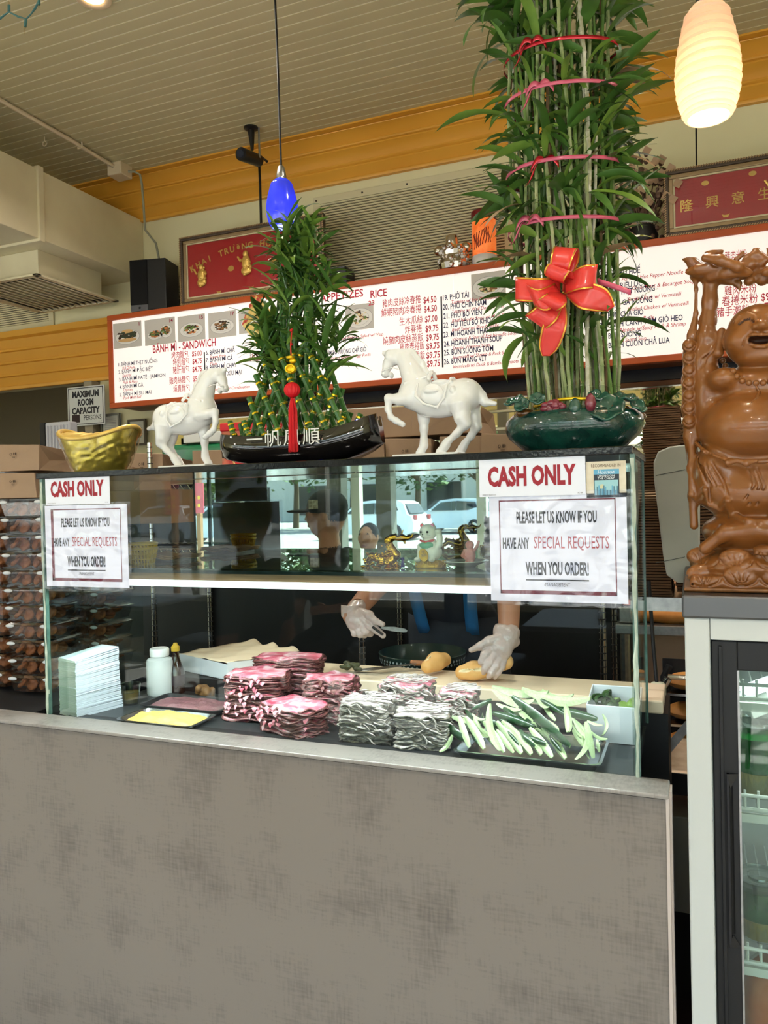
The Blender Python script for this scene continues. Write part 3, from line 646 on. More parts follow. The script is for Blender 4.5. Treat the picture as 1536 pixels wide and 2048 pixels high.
# ---- things standing on top of the menu board
t = thing('speaker', 'black bookshelf loudspeaker standing on the left end of the menu board', 'speaker', (-3.2,4.06,MZ1))
A = oY(244,520,4.02)
MB().obox((-3.205,4.115,MZ1+.165),(.105,.022,0),(-.018,.09,0),(0,0,.165)).build('cabinet', mat('speaker_vinyl',(20,20,22),.45,bump=(200,.05)), t, bevel=.004)
MB().obox((-3.262,4.012,MZ1+.185),(.058,.012,0),(-.002,.010,0),(0,0,.143)).build('grille', mat('speaker_cloth',(8,8,9),.95,bump=(500,.3)), t, bevel=.003)
MB().obox((-3.262,4.014,MZ1+.022),(.058,.012,0),(-.002,.010,0),(0,0,.020)).build('base_strip', mat('speaker_grey',(84,84,88),.4), t, bevel=.002)
MB().ball((-3.255,4.001,MZ1+.022),.007,10).build('logo_dot', m_black, t)
def picture(pts, lab, Yf, texts, figs, seed):
    A, B, Cc = (oY(*q, Yf) for q in pts); x0, x1, z1, z0 = A.x, B.x, (A.z+B.z)/2, MZ1+.002
    t = thing('framed_picture', lab, 'picture', ((x0+x1)/2, Yf, z0)); w_, h_ = x1-x0, z1-z0
    def ring(nm, m, a, b, y0, y1, bev):
        for bx in (((x0+a,z0+a),(x1-a,z0+b)),((x0+a,z1-b),(x1-a,z1-a)),((x0+a,z0+b),(x0+b,z1-b)),((x1-b,z0+b),(x1-a,z1-b))):
            MB().box((bx[0][0],y0,bx[0][1]),(bx[1][0],y1,bx[1][1])).build(nm, m, t, bevel=bev)
    ring('outer_frame', mat('frame_bronze',(72,58,44),.45,bump=(160,.2)), 0, .022, Yf-.012, Yf+.02, .004)
    ring('inner_frame', mat('frame_champagne',(150,126,92),.35,metal=.3), .021, .042, Yf-.004, Yf+.02, .004)
    ring('liner', mat('frame_ivory',(208,196,160),.5), .042, .050, Yf+.001, Yf+.02, .001)
    k = MB(); st = .0115
    for z in (z0+.005, z1-.005):
        x = x0+.006
        while x < x1-.006: k.obox((x,Yf-.013,z),(.0042,0,.0042),(0,.003,0),(-.0016,0,.0016)); x += st
    for x in (x0+.005, x1-.005):
        z = z0+.012
        while z < z1-.01: k.obox((x,Yf-.013,z),(.0042,0,.0042),(0,.003,0),(-.0016,0,.0016)); z += st
    k.build('rope_edge', mat('frame_rope',(170,140,100),.4,metal=.3), t, kind='stuff')
    MB().box((x0+.045,Yf+.008,z0+.045),(x1-.045,Yf+.012,z1-.045)).build('red_backing', mat('picture_red',(168,18,34),.35,coat=.3), t)
    q = Plate((x0,Yf+.008,z1),(1,0,0),(0,0,-1),(0,-1,0))
    texts(q, w_, h_); m_gl = mat('gilt_relief',(214,176,92),.35,metal=.6)
    q.build(t, {'g': m_gl, 'm': (m_gl,'gilt_mark')})
    r2 = random.Random(seed)
    for (fx, fy, s) in figs:
        k = MB(); cx, cz = x0+w_*fx, z1-h_*fy
        k.ball((cx,Yf+.002,cz+s*.36),(s*.12,s*.10,s*.14),10); k.ball((cx,Yf+.004,cz+s*.05),(s*.20,s*.10,s*.28),10); k.ball((cx,Yf+.004,cz-s*.25),(s*.24,s*.08,s*.18),10)
        for i in range(26):
            a_ = r2.uniform(0,6.28); rr = r2.uniform(.1,.34)*s
            k.ball((cx+rr*.7*math.cos(a_),Yf-.001+r2.uniform(-.004,.004),cz+rr*1.3*math.sin(a_)),(s*r2.uniform(.03,.08),s*.05,s*r2.uniform(.03,.08)),6)
        k.tube([(cx-s*.22,Yf,cz+s*.1),(cx-s*.34,Yf-.002,cz+s*.3)],s*.04,6)
        k.build('gilt_figure', m_gl, t, smooth=True, kind='stuff')
    for (fx, fy, s) in ((.36,.5,.016),): pass
    MB().box((x0+.045,Yf+.0005,z0+.045),(x1-.045,Yf+.0015,z1-.045)).build('glazing', glassmat('picture_glass',(250,250,250),.8), t)
    MB().box((x0+.01,Yf+.02,z0+.01),(x1-.01,Yf+.03,z1-.01)).build('back_board', mat('back_board_brown',(90,70,50),.7), t)
    return t
def txL(q, w_, h_):
    s = 'KHAI TRƯƠNG HỒNG PHÁT'; n = len(s)
    for i, ch in enumerate(s):
        if ch == ' ': continue
        u = (i-(n-1)/2)/n; ang = -u*.9
        q.text('g', ch, w_*(.5+u*.86), h_*(.30+.55*u*u*1.6), .052, align='c', off=.03, h=.001, ang=ang)
    for fx in (.36,.66):
        q.disc('m', w_*fx, h_*.55, .022, .017, .0006, 20)
    q.text('g','福',w_*.5,h_*.30,.0,) if 0 else None
    for fx in (.27,.5,.73):
        q.L.setdefault('m', MB()).add([q.P(w_*fx+a,h_*.86+b,.001) for a,b in ((-.018,-.008),(-.006,-.003),(.006,-.003),(.018,-.008),(.010,.009),(-.010,.009))],[(5,4,3,2,1,0)])
picture(((360,475),(648,428),(363,612)), 'red framed picture with gilt figures and arched opening wishes, left of the grille', 4.03, txL, ((.15,.60,.15),(.47,.52,.16),(.80,.60,.15)), 3)
def txR(q, w_, h_):
    for i, ch in enumerate('隆興意生'): q.text('g', ch, w_*(.105+i*.115), h_*.62, .062, align='c', off=.025, h=.001)
    for i, ch in enumerate('發財大利'): q.text('g', ch, w_*(.60+i*.1), h_*.62, .062, align='c', off=.025, h=.001)
    q.disc('m', w_*.19, h_*.26, .017, .012, .0006, 20); q.disc('m', w_*.40, h_*.23, .017, .012, .0006, 20)
    q.L.setdefault('m', MB()).add([q.P(w_*.28+a,h_*.78+b,.001) for a,b in ((-.018,-.008),(-.006,-.003),(.006,-.003),(.018,-.008),(.010,.009),(-.010,.009))],[(5,4,3,2,1,0)])
picture(((1327,345),(1800,262),(1332,468)), 'red framed picture with four gilt characters, at the right above the menu', 4.03, txR, ((.50,.50,.14),), 5)
# hanging wire of the right picture
t = thing('hanging_wire', 'thin black wire hanging from the crown down to the right red picture', 'wire', (.20,4.05,3.1))
a = oY(1393,345,4.12); b = oY(1393,225,4.12)
MB().tube([(a.x,4.10,a.z-.02),(b.x,4.10,3.70)],.005,6).build('wire', m_black, t)
# silver ornament, candle glass, small black box
t = thing('silver_ornament', 'shiny silver foil treasure ornament standing on the menu board', 'ornament', (-.62,4.1,MZ1))
c = oY(905,505,4.06); k = MB(); r2 = random.Random(4); m_chr = mat('chrome_foil',(214,206,196),.14,metal=1)
k.lathe([(0,0),(.075,0),(.085,.03),(.07,.075),(.078,.10),(.05,.13),(0,.135)],(c.x,4.07,MZ1+.001),20)
for i in range(90):
    a_ = r2.uniform(0,6.28); zz = r2.uniform(.01,.12); k.ball((c.x+.076*math.cos(a_),4.07+.076*math.sin(a_),MZ1+zz),(r2.uniform(.008,.018),)*3,6)
k.build('treasure_heap', m_chr, t)
MB().lathe([(0,.12),(.032,.12),(.036,.14),(.036,.185),(.030,.19),(.026,.18),(0,.175)],(c.x-.005,4.07,MZ1),20).build('cup', m_chr, t, smooth=True)
for s in (-1,1): MB().ball((c.x+s*.075,4.06,MZ1+.115),(.032,.03,.028),12).build('knob', m_chr, t, smooth=True)
t = thing('candle_jar', 'orange glowing prayer candle jar with a dark red rim, on the menu board', 'candle', (-.40,4.12,MZ1))
c = oY(969,510,4.10); m_cand = mat('candle_orange_print',(222,110,50),.35,emit=.35,emcol=(255,110,40),var=(26,(236,150,90),.12))
MB().lathe([(0,0),(.068,0),(.07,.008),(.07,.055),(.066,.06)],(c.x,4.10,MZ1+.001),28).build('white_base', mat('candle_base_white',(208,204,200),.4), t, smooth=True)
MB().lathe([(.0,.06),(.062,.06),(.065,.07),(.065,.25),(.062,.255)],(c.x,4.10,MZ1),28).build('glass_jar', m_cand, t, smooth=True)
MB().lathe([(.064,.255),(.068,.26),(.068,.30),(.060,.303),(.056,.30),(.052,.26),(0,.255)],(c.x,4.10,MZ1),28).build('rim', mat('candle_rim_red',(120,20,26),.3), t, smooth=True)
k = MB()
for i in range(9):
    a_ = -1.57+(i-4)*.17; k.tube([(c.x+.0665*math.cos(a_+.1*math.sin(i+q)),4.10+.0665*math.sin(a_+.1*math.sin(i+q)),MZ1+.09+q*.02+i*.004) for q in range(5)],.0025,5)
k.build('dark_print', mat('print_dark_red',(110,34,24),.5), t)
c = oY(683,545,4.1); t = thing('black_box', 'small black gadget box on the menu board, right of the left picture', 'box', (c.x,4.1,MZ1))
MB().box((c.x-.06,4.06,MZ1+.001),(c.x+.05,4.18,MZ1+.10)).build('body', m_black, t, bevel=.006); MB().box((c.x-.065,4.055,MZ1+.10),(c.x+.045,4.18,MZ1+.112)).build('lid', mat('box_grey',(50,50,54),.4), t, bevel=.004)
# dried flower arrangement right of the tall bamboo
c = oY(1285,440,4.12); t = thing('dried_flowers', 'brown dried flower arrangement behind the tall bamboo, beside the right picture', 'flowers', (c.x,4.12,MZ1))
k = MB(); k2 = MB(); r2 = random.Random(9)
for i in range(150):
    a_ = r2.uniform(0,6.28); q = r2.random()**.5; x = c.x+.20*q*math.cos(a_); z = MZ1+.24+.22*q*math.sin(a_)
    y = 4.10+r2.uniform(-.05,.08); k.ball((x,y,z),(r2.uniform(.008,.02),)*3,5)
    if i%3 == 0: k2.add([(x-.02,y-.03,z),(x,y-.04,z+.03),(x+.03,y-.03,z+.01),(x+.01,y-.03,z-.02)],[(0,1,2,3)])
    if i%4 == 0: k.tube([(c.x,4.12,MZ1+.02),(x,y,z)],.003,5)
k.build('dried_buds', mat('dried_brown',(74,52,40),.7,var=(40,(120,92,74),.2)), t, kind='stuff'); k2.build('dry_leaves', mat('dried_pale',(170,140,110),.6), t, kind='stuff')
MB().lathe([(0,0),(.06,0),(.075,.05),(.06,.10),(.05,.10)],(c.x,4.12,MZ1+.001),20).build('vase', m_black, t, smooth=True)
# ---- under the menu: dark valance with chrome strips, mirror wall
zz = lambda y: oY(1310,y,4.26).z
def strip(name, ya, yb, m, d, lab=None, x0=-3.3): return MB().box((x0,WALL_Y-d,zz(yb)),(4.2,WALL_Y-.0006,zz(ya))).build(name, m, vt, bevel=.002)
vt = thing('wall_valance', 'dark valance with chrome strips on the wall under the menu board', 'valance', (-.5,WALL_Y-.02,zz(790)))
strip('chrome_strip', 726, 733, mat('strip_chrome',(200,200,205),.15,metal=1), .06)
strip('dark_band', 733, 762, mat('band_black',(14,15,24),.25), .05); strip('bronze_strip', 762, 773, mat('strip_bronze',(96,66,54),.2,metal=.8), .055)
MB().box((-3.3,WALL_Y-.022,1.22),(4.2,WALL_Y-.001,zz(773))).build('mirror_panel', mat('wall_mirror',(226,220,196),.02,metal=1), vt)
for z in (zz(800), zz(838)): MB().box((-3.3,WALL_Y-.030,z-.012),(-.25,WALL_Y-.0225,z+.006)).build('mirror_trim', mat('strip_pale',(228,224,206),.12,metal=.7), vt, bevel=.003)
# ---- kitchen side: yellow wall with posts, certificates, capacity sign
t = thing('kitchen_post', 'pale door post at the edge of the dark kitchen opening', 'post', (-3.86,4.3,0))
MB().box((-3.935,4.22,0),(-3.862,4.296,2.385)).build('post', mat('post_grey',(150,140,118),.5), t, bevel=.003)
def flat(name, lab, cat, q0, q1, Y, m, draw, th=.01, fr=None):
    a, b = oY(*q0,Y), oY(*q1,Y); t = thing(name, lab, cat, ((a.x+b.x)/2,Y,b.z))
    MB().box((a.x,Y,b.z),(b.x,Y+th,a.z)).build('panel', m, t, bevel=.002)
    q = Plate((a.x,Y,a.z),(1,0,0),(0,0,-1),(0,-1,0)); mats_ = draw(q, b.x-a.x, a.z-b.z); q.build(t, mats_)
    if fr: 
        w_, h_ = b.x-a.x, a.z-b.z
        for c0, c1 in (((0,0),(w_,.014)),((0,h_-.014),(w_,h_)),((0,.014),(.014,h_-.014)),((w_-.014,.014),(w_,h_-.014))):
            MB().box((a.x+c0[0],Y-.008,a.z-c1[1]),(a.x+c1[0],Y-.0005,a.z-c0[1])).build('frame', fr, t)
    return t
def dcap(q, w_, h_):
    for x0,y0,x1,y1 in ((.03,.03,.97,.05),(.03,.95,.97,.97),(.03,.05,.05,.95),(.95,.05,.97,.95)): q.rect('k', w_*x0,h_*y0,w_*x1,h_*y1)
    for s, y, f in (('MAXIMUM',.27,.72),('ROOM',.48,.42),('CAPACITY',.69,.76)): q.text('k', s, w_*.5, h_*y, h_*.22, fit=w_*f, off=.05, align='c')
    q.text('k','PERSONS', w_*.44, h_*.86, h_*.17, fit=w_*.47, off=.005); q.rect('num', w_*.12, h_*.71, w_*.33, h_*.91)
    q.text('k','No. 12', w_*.92, h_*.925, h_*.04, align='r')
    return {'k': m_ink, 'num': (mat('ink_brown_square',(44,26,30),.6),'number_square')}
flat('capacity_sign', 'white maximum room capacity sign on the post by the kitchen opening', 'sign', (134,776), (210,848), 4.205, mat('capacity_white',(206,210,208),.35), dcap)
def dcert(q, w_, h_):
    q.rect('pp', w_*.09,h_*.08,w_*.91,h_*.92)
    for i in range(9): q.rect('g', w_*.2, h_*(.2+.06*i), w_*.8, h_*(.212+.06*i), .0008)
    return {'pp': (mat('certificate_paper',(196,196,186),.5),'paper'), 'g': m_greyink}
flat('certificate', 'framed certificate with fine print on the yellow wall below the menu, the right one', 'certificate', (256,840), (293,890), 4.27, mat('cert_mat',(120,112,96),.5), dcert, fr=mat('cert_frame',(86,76,60),.5))
flat('certificate', 'pale blue framed certificate on the yellow wall, hidden partly by the gold ingot', 'certificate', (202,829), (241,880), 4.27, mat('cert_blue',(150,166,176),.4), dcert, fr=mat('cert_frame2',(110,110,100),.5))
# ---- security camera
c = oZ(502,255,CEIL); t = thing('security_camera', 'black bullet security camera hanging from the ceiling in front of the crown', 'security camera', (c.x,c.y,CEIL))
cx, cy = c.x, c.y; m_blk = mat('camera_black',(22,22,24),.35)
MB().lathe([(0,0),(.042,0),(.042,-.008),(.03,-.016),(.012,-.02),(0,-.02)],(cx,cy,CEIL),24).build('mount', m_blk, t, smooth=True)
MB().tube([(cx,cy,CEIL-.018),(cx+.003,cy,CEIL-.085),(cx+.004,cy,CEIL-.135)],[.021,.014,.008],12).build('arm', m_blk, t, smooth=True)
MB().tube([(cx-.006,cy-.11,CEIL-.196),(cx-.004,cy-.09,CEIL-.194),(cx+.012,cy+.06,CEIL-.172)],[.037,.037,.034],20).build('housing', m_blk, t, smooth=40)
MB().tube([(cx-.006,cy-.111,CEIL-.196),(cx-.0065,cy-.116,CEIL-.197)],[.024,.022],20).build('lens', mat('lens_dark',(60,70,90),.05,metal=.5), t, smooth=True)
t = thing('black_cable', 'black cable dropping from the security camera down to the left red picture', 'cable', (cx+.10,cy+.1,3.0))
q0 = oY(519,300,4.10); q1 = oY(524,455,4.10)
MB().tube([(cx+.06,cy+.07,CEIL-.18),(q0.x,4.09,q0.z-.03),(q0.x+.01,4.08,(q0.z+q1.z)/2),(q1.x,4.09,q1.z-.1)],.008,8).build('cable', m_black, t, smooth=True)
t = thing('ceiling_rod', 'thin metal rod hanging from the ceiling next to the security camera', 'rod', (cx+.12,cy,CEIL))
q0 = oY(518,268,3.95); MB().tube([(q0.x,3.95,CEIL),(q0.x,3.95,q0.z-.14)],.006,8).build('rod', m_steel, t)
# ---- pendants
def pendant(lab, Y, px, ptop, pbot, wpx, m_gl, bands, m_in, e, col, cordtop):
    T_, B_ = oY(px,ptop,Y), oY(px,pbot,Y); r = (oY(px+wpx/2,(ptop+pbot)/2,Y)-oY(px-wpx/2,(ptop+pbot)/2,Y)).length/2
    h = T_.z-B_.z; x = (T_.x+B_.x)/2; t = thing('pendant_lamp', lab, 'pendant lamp', (x,Y,B_.z)); n = 60; pr = []
    for i in range(n+1):
        u = i/n; rr = r*(.50+.52*math.sin(math.pi*min(1,(u*.88+.20)))**.9) if 1 else 0
        rr = r*(0.70+0.30*math.sin(math.pi*min(u/.86,1)**.8)) if u < .86 else r*(.70-.42*((u-.86)/.14)**1.6)
        if bands: rr += .0026*math.sin(u*2*math.pi*24)
        pr.append((rr, B_.z+h*u))
    pr2 = [(a-.003,b) for a,b in pr[::-1]]
    MB().lathe(pr+pr2+[pr[0]], (x,Y,0), 48).build('glass_shade', m_gl, t, smooth=True)
    MB().lathe([(r*.32,B_.z+h-.004),(r*.33,B_.z+h+.008),(r*.20,B_.z+h+.045),(r*.10,B_.z+h+.05),(0,B_.z+h+.05)],(x,Y,0),20).build('socket_cap', m_steel, t, smooth=40)
    MB().ball((x+.3*r,Y-.3*r,B_.z+h*.97),.006,8).build('thumb_screw', m_steel, t)
    MB().ball((x,Y,B_.z+h*.42),(r*.35,r*.35,r*.45),16).build('bulb', m_in, t, smooth=True)
    MB().tube([(x,Y,B_.z+h+.05),(x-.003,Y,(B_.z+h+CEIL)/2),(x-.012,Y,CEIL-.02)],.0045,8).build('cord', m_black, t, smooth=True)
    MB().lathe([(0,0),(.055,0),(.055,-.012),(.02,-.022),(0,-.022)],(x-.012,Y,CEIL),24).build('ceiling_rose', m_steel, t, smooth=40)
    l = bpy.data.lights.new('lamp', 'POINT'); l.energy = e; l.color = col; l.shadow_soft_size = .02
    o = bpy.data.objects.new('lamp', l); C.objects.link(o); o.parent = t; o.location = (0,0,h*.16)
m_bl = shademat('cobalt_glass',(64,80,218),.10,(70,90,255),.5,.08)
pendant('small blue glass pendant lamp hanging above the left plant', 2.65, 564, 357, 455, 55, m_bl, 0, mat('bulb_warm',(255,240,210),.4,emit=8,emcol=(255,226,170)), 2.0, (1,.85,.65), 330)
m_wh = shademat('swirl_white_glass',(250,236,222),.05,(255,214,176),.72,.05)
pendant('large white ribbed glass pendant lamp glowing warm at the top right', 1.62, 1415, 4, 236, 129, m_wh, 1, mat('bulb_warm2',(255,240,210),.4,emit=5,emcol=(255,205,130)), 1.1, (1,.8,.55), 0)
PLIGHT = bpy.data.lights.new('lamp','POINT'); PLIGHT.energy = 25; PLIGHT.color = (1,.97,.93); PLIGHT.shadow_soft_size = .05
pend0 = [o for o in bpy.data.objects if o.name.startswith('pendant_lamp')][-1]
for i, (x, y) in enumerate(((-3.0,.35),(-1.5,.25),(.35,.25),(1.35,1.9),(1.6,3.1),(-2.2,-1.7),(-.3,-1.5))):  # unseen pendants added to throw more light on the ceiling
    c_ = copy_tree(pend0); c_.location = (x, y, pend0.location.z); c_['label'] = 'added white ribbed glass pendant lamp out of view, brightening the ceiling'; c_['group'] = 'added out-of-view pendants'
    for o in c_.children:
        if o.type == 'LIGHT': o.data = PLIGHT
# ---- string light at the top left
t = thing('string_lights', 'teal wired mini string lights hanging in the top left corner', 'string lights', (-1.5,1.5,2.6))
Ys = 1.75; P = [oY(a,b,Ys) for a,b in ((-60,60),(-20,45),(0,36),(8,30),(18,24),(35,32),(52,38),(62,28),(70,15),(78,0),(82,-30))]
m_teal = mat('string_teal',(56,104,104),.45)
k = MB(); k.tube(P,.0022,6)
k.tube([p_+Vector((.0025*math.cos(i*2.2),.002,.0025*math.sin(i*2.2))) for i, p_ in enumerate(P)],.0018,6); k.build('wire', m_teal, t, smooth=True)
for a, b, dx, dy in ((18,24,0,-14),(52,38,-2,16),(78,2,0,8)):
    s0 = oY(a,b,Ys); s1 = oY(a+dx,b+dy,Ys); s2 = oY(a+dx*1.9,b+dy*1.9,Ys); b_ = MB().tube([s0,s1],.0042,8).build('bulb_socket', m_teal, t, smooth=40)
    MB().tube([s1,s1+(s2-s1)*.6,s2],[.003,.003,.0006],8).build('bulb', glassmat('mini_bulb_glass',(250,246,236),1.5), b_, smooth=True)
# ================================================================ STREET SEEN IN THE MIRROR, DINING SIDE
m_asph = mat('asphalt', (150,148,142), .9, var=(.7,(128,126,122),.3)); m_conc = mat('pavement', (190,184,172), .85, var=(2,(176,170,158),.3))
tag(MB().box((-100,-80,-.22),(60,-6.2,-.16)).build('street', m_asph), kind='structure')
tag(MB().box((-70,-6.2,-.2),(40,-3.31,-.02)).build('pavement', m_conc), kind='structure')
m_cwin = mat('car_window', (26,32,40), .08, spec=.8); m_tyre = mat('tyre_rubber', (24,24,24), .8); m_rim = mat('alloy_rim', (170,172,176), .3, metal=.8); m_tail = mat('tail_lamp', (150,20,20), .3)
def car(x, y, rz, paint, lab):
    t = thing('car', lab, 'car', (x,y,-.16), 'cars parked across the street', rz); n0 = t.name; ORG[n0] = Vector((0,0,0))
    m = mat('car_paint_'+paint[0], paint[1], .25, coat=.8)
    side = [(-2.25,.35),(-2.3,.75),(-2.2,1.0),(-2.0,1.08),(-1.75,1.55),(-1.5,1.66),(-.3,1.70),(.5,1.62),(1.15,1.14),(2.0,1.0),(2.28,.8),(2.32,.4),(2.0,.25),(-2.0,.25)]
    P = [[(a*(1-.0*abs(s)), s*w_*(1 if b < 1.1 else .82), b) for a, b in side] for s, w_ in ((-1,.86),(-.96,.93),(.96,.93),(1,.86))]
    b_ = MB().grid(P, close=True); b_.add(P[0], [tuple(range(14))]); b_.add(P[3], [tuple(range(14))[::-1]]); b_.build('body', m, t, smooth=40, bevel=.03)
    for s in (-1,1):
        MB().prism([(-1.62,s*.74,1.12),(-1.42,s*.735,1.52),(-.45,s*.735,1.58),(-.45,s*.76,1.12)], (0,s*.06,0)).build('side_window', m_cwin, t)
        MB().prism([(-.38,s*.76,1.12),(-.38,s*.735,1.58),(.42,s*.735,1.52),(.98,s*.77,1.12)], (0,s*.06,0)).build('side_window', m_cwin, t)
        for wx in (-1.4,1.42):
            q = MB().lathe([(0,-.11),(.30,-.11),(.34,-.08),(.34,.08),(.30,.11),(0,.11)], (wx,s*.80,.34), 20, axis='y').build('wheel', m_tyre, t, smooth=40)
            MB().lathe([(0,-.118),(.2,-.118),(.21,-.10),(.21,.10),(.2,.118),(0,.118)], (wx,s*.80,.34), 10, axis='y').build('rim', m_rim, q)
        MB().box((-2.31,s*.62-.12,.85),(-2.2,s*.62+.12,1.05)).build('tail_lamp', m_tail, t, bevel=.02)
        MB().ball((.95,s*.98,1.12),(.12,.08,.09),8).build('mirror_cap', m, t)
    MB().prism([(-2.03,-.66,1.1),(-2.03,.66,1.1),(-1.76,.6,1.5),(-1.76,-.6,1.5)], (-.05,0,.03)).build('rear_window', m_cwin, t)
    MB().prism([(1.14,-.66,1.17),(1.14,.66,1.17),(.58,.6,1.57),(.58,-.6,1.57)], (.05,0,.03)).build('windscreen', m_cwin, t)
    return t
wht = ('white',(236,238,240))
def at(px, y): return mY(px, 1050, y).x
car(at(450,-25),-25,math.radians(165),wht,'white hatchback seen from behind its side, leftmost reflected car')
car(at(345,-32),-32,math.radians(180),wht,'white SUV half hidden behind the black chain post, far left reflected car')
car(at(752,-27),-27,math.radians(188),wht,'white SUV parked behind the grey pillar, in the middle of the mirror')
car(at(912,-33),-33,math.radians(190),('silver',(200,206,214)),'pale silver car reflected behind the waving cat')
m_bark = mat('bark', (96,80,62), .9)
m_fol = [mat('foliage_dark',(58,78,44),.8,var=(3,(92,116,62),.25)), mat('foliage_yellowish',(120,134,62),.8,var=(3,(84,104,50),.25))]
def tree(x, y, h, r, mi, lab, seed):
    r2 = random.Random(seed); t = thing('tree', lab, 'tree', (x,y,-.16), 'trees across the street')
    k = MB(); k.tube([(x,y,-.17),(x+.1,y,h*.3),(x,y,h*.55)],[.22,.17,.1],8); cl = []
    for i in range(8):
        a_ = r2.uniform(0,6.28); q = (x+r*.6*math.cos(a_),y+r*.6*math.sin(a_),h*.45+r2.uniform(0,h*.4)); cl.append(q); k.tube([(x,y,h*.35),q],[.09,.03],6)
    k.build('trunk', m_bark, t, smooth=True); k = MB()
    for i in range(1500):
        c = cl[i%8]; v = Vector((r2.gauss(0,1),r2.gauss(0,1),r2.gauss(0,.7))).normalized()*r*.62*r2.random()**.4
        p_ = Vector(c)+v; s_ = r2.uniform(.14,.3); a1 = Vector((r2.uniform(-1,1),r2.uniform(-1,1),r2.uniform(-.6,.6)))*s_; a2 = Vector((r2.uniform(-1,1),r2.uniform(-1,1),r2.uniform(-.6,.6)))*s_
        k.add([p_-a1,p_+a2,p_+a1,p_-a2],[(0,1,2,3)])
    k.build('foliage', m_fol[mi], t, kind='stuff')
tree(at(410,-38),-38,6.5,2.6,1,'yellow green street tree reflected at the left of the mirror',1)
tree(at(592,-41),-41,8,3.0,0,'dark green tree behind the hat of the customer',2)
tree(at(705,-39),-39,8,3.2,0,'big dark green tree reflected left of the grey pillar',3)
tree(at(835,-40),-40,8,3.4,0,'big green tree reflected above the waving cat',4)
tree(at(960,-38),-38,7,2.8,0,'green tree half hidden by the right notices',5)
t = thing('shop_building', 'long pale low shop building across the street', 'building', (-15,-58,-.16))
MB().box((-90,-62,-.17),(45,-58,5.2)).build('facade', mat('far_facade',(196,190,180),.8), t)
MB().box((-90,-58.6,5.2),(45,-57.7,5.7)).build('cornice', mat('far_cornice',(150,140,128),.8), t)
for i in range(20): MB().box((-88+i*6.1,-57.99,.4),(-85+i*6.1,-57.9,3.0)).build('window', m_cwin, t)
c = mY(398,985,-8.5); t = thing('sign_post', 'wooden post with a small red and yellow road sign outside', 'sign', (c.x,-8.5,-.2))
MB().box((c.x-.045,-8.54,-.2),(c.x+.045,-8.46,3.2)).build('post', mat('post_wood',(150,112,78),.7), t); MB().box((c.x-.15,-8.44,1.35),(c.x+.15,-8.42,1.95)).build('sign_plate', mat('sign_pink',(206,90,110),.5), t)
for i in range(4): MB().ball((c.x-.05+.1*(i%2),-8.415,1.5+.15*(i//2)),(.035,.008,.04),8).build('dot', mat('sign_yellow',(236,196,70),.5), t)
# interior side: pillar, tables, chairs
t = thing('pillar', 'grey square pillar of the dining side, seen in the mirror', 'pillar', (-2,-2.4,0))
for px in (672, 770): 
    c = mY(px,1000,-2.4); MB().box((c.x-.07,-2.5,0),(c.x+.07,-2.36,CEIL)).build('shaft', mat('pillar_grey',(120,120,116),.5), t)
m_tbl = mat('table_top_grey',(120,124,128),.3); m_chair = mat('chair_black',(24,24,26),.5)
def table(x, y, lab):
    t = thing('dining_table', lab, 'table', (x,y,0)); MB().box((x-.55,y-.38,.72),(x+.55,y+.38,.75)).build('tabletop', m_tbl, t, bevel=.008)
    MB().tube([(x,y,.02),(x,y,.72)],.035,12).build('column', m_chair, t, smooth=40); MB().box((x-.3,y-.03,0),(x+.3,y+.03,.03)).box((x-.03,y-.3,0),(x+.03,y+.3,.03)).build('foot', m_chair, t)
def chair0():
    t = thing('dining_chair','black dining chair','chair'); 
    MB().box((-.21,-.2,.43),(.21,.21,.47)).build('seat', m_chair, t, bevel=.012, org=(0,0,0)); MB().box((-.2,-.225,.62),(.2,-.20,.92)).build('backrest', m_chair, t, bevel=.01, org=(0,0,0))
    for sx_ in (-.18,.18):
        MB().tube([(sx_,-.19,.9),(sx_,-.19,.45),(sx_,-.21,0)],.012,8).build('leg', m_chair, t, org=(0,0,0)); MB().tube([(sx_,.18,.45),(sx_,.2,0)],.012,8).build('leg', m_chair, t, org=(0,0,0))
    return t
TB = [(-4.4,-1.9,'grey dining table nearest the window behind the viewer'),(-.4,-1.7,'grey dining table with a condiment caddy behind the viewer')]
CHAIR0 = None
for x, y, lab in TB:
    table(x, y, lab)
    for dx, rz in ((-.85,-90),(.85,90)):
        if CHAIR0 is None: c_ = CHAIR0 = chair0()
        else: c_ = copy_tree(CHAIR0)
        c_.location = (x+dx,y,0); c_.rotation_euler = (0,0,math.radians(rz)); c_['label'] = ('black dining chair on the %s side of the %s' % ('left' if dx < 0 else 'right', lab.split(' with')[0].split(' nearest')[0]+(' by the window' if 'nearest' in lab else ' with the caddy')))
        c_['group'] = 'dining side chairs'
t = thing('condiment_caddy','dark tray of sauce bottles on the grey table behind the viewer','caddy',(-.4,-1.7,.75))
MB().lathe([(0,0),(.15,0),(.16,.012),(.14,.01),(0,.01)],(-.4,-1.7,.751),28).build('tray', m_chair, t, smooth=True)
for i in range(4):
    a_ = i*1.57; b_ = MB().lathe([(0,0),(.03,0),(.03,.11),(.012,.15),(.012,.18),(0,.18)],(-.4+.08*math.cos(a_),-1.7+.08*math.sin(a_),.763),14).build('bottle', mat('sauce_dark_red',(90,20,18),.2) if i%2 else m_chair, t, smooth=40)
    MB().lathe([(.014,.178),(.014,.20),(0,.20)],(-.4+.08*math.cos(a_),-1.7+.08*math.sin(a_),.763),12).build('cap', m_paper, b_)
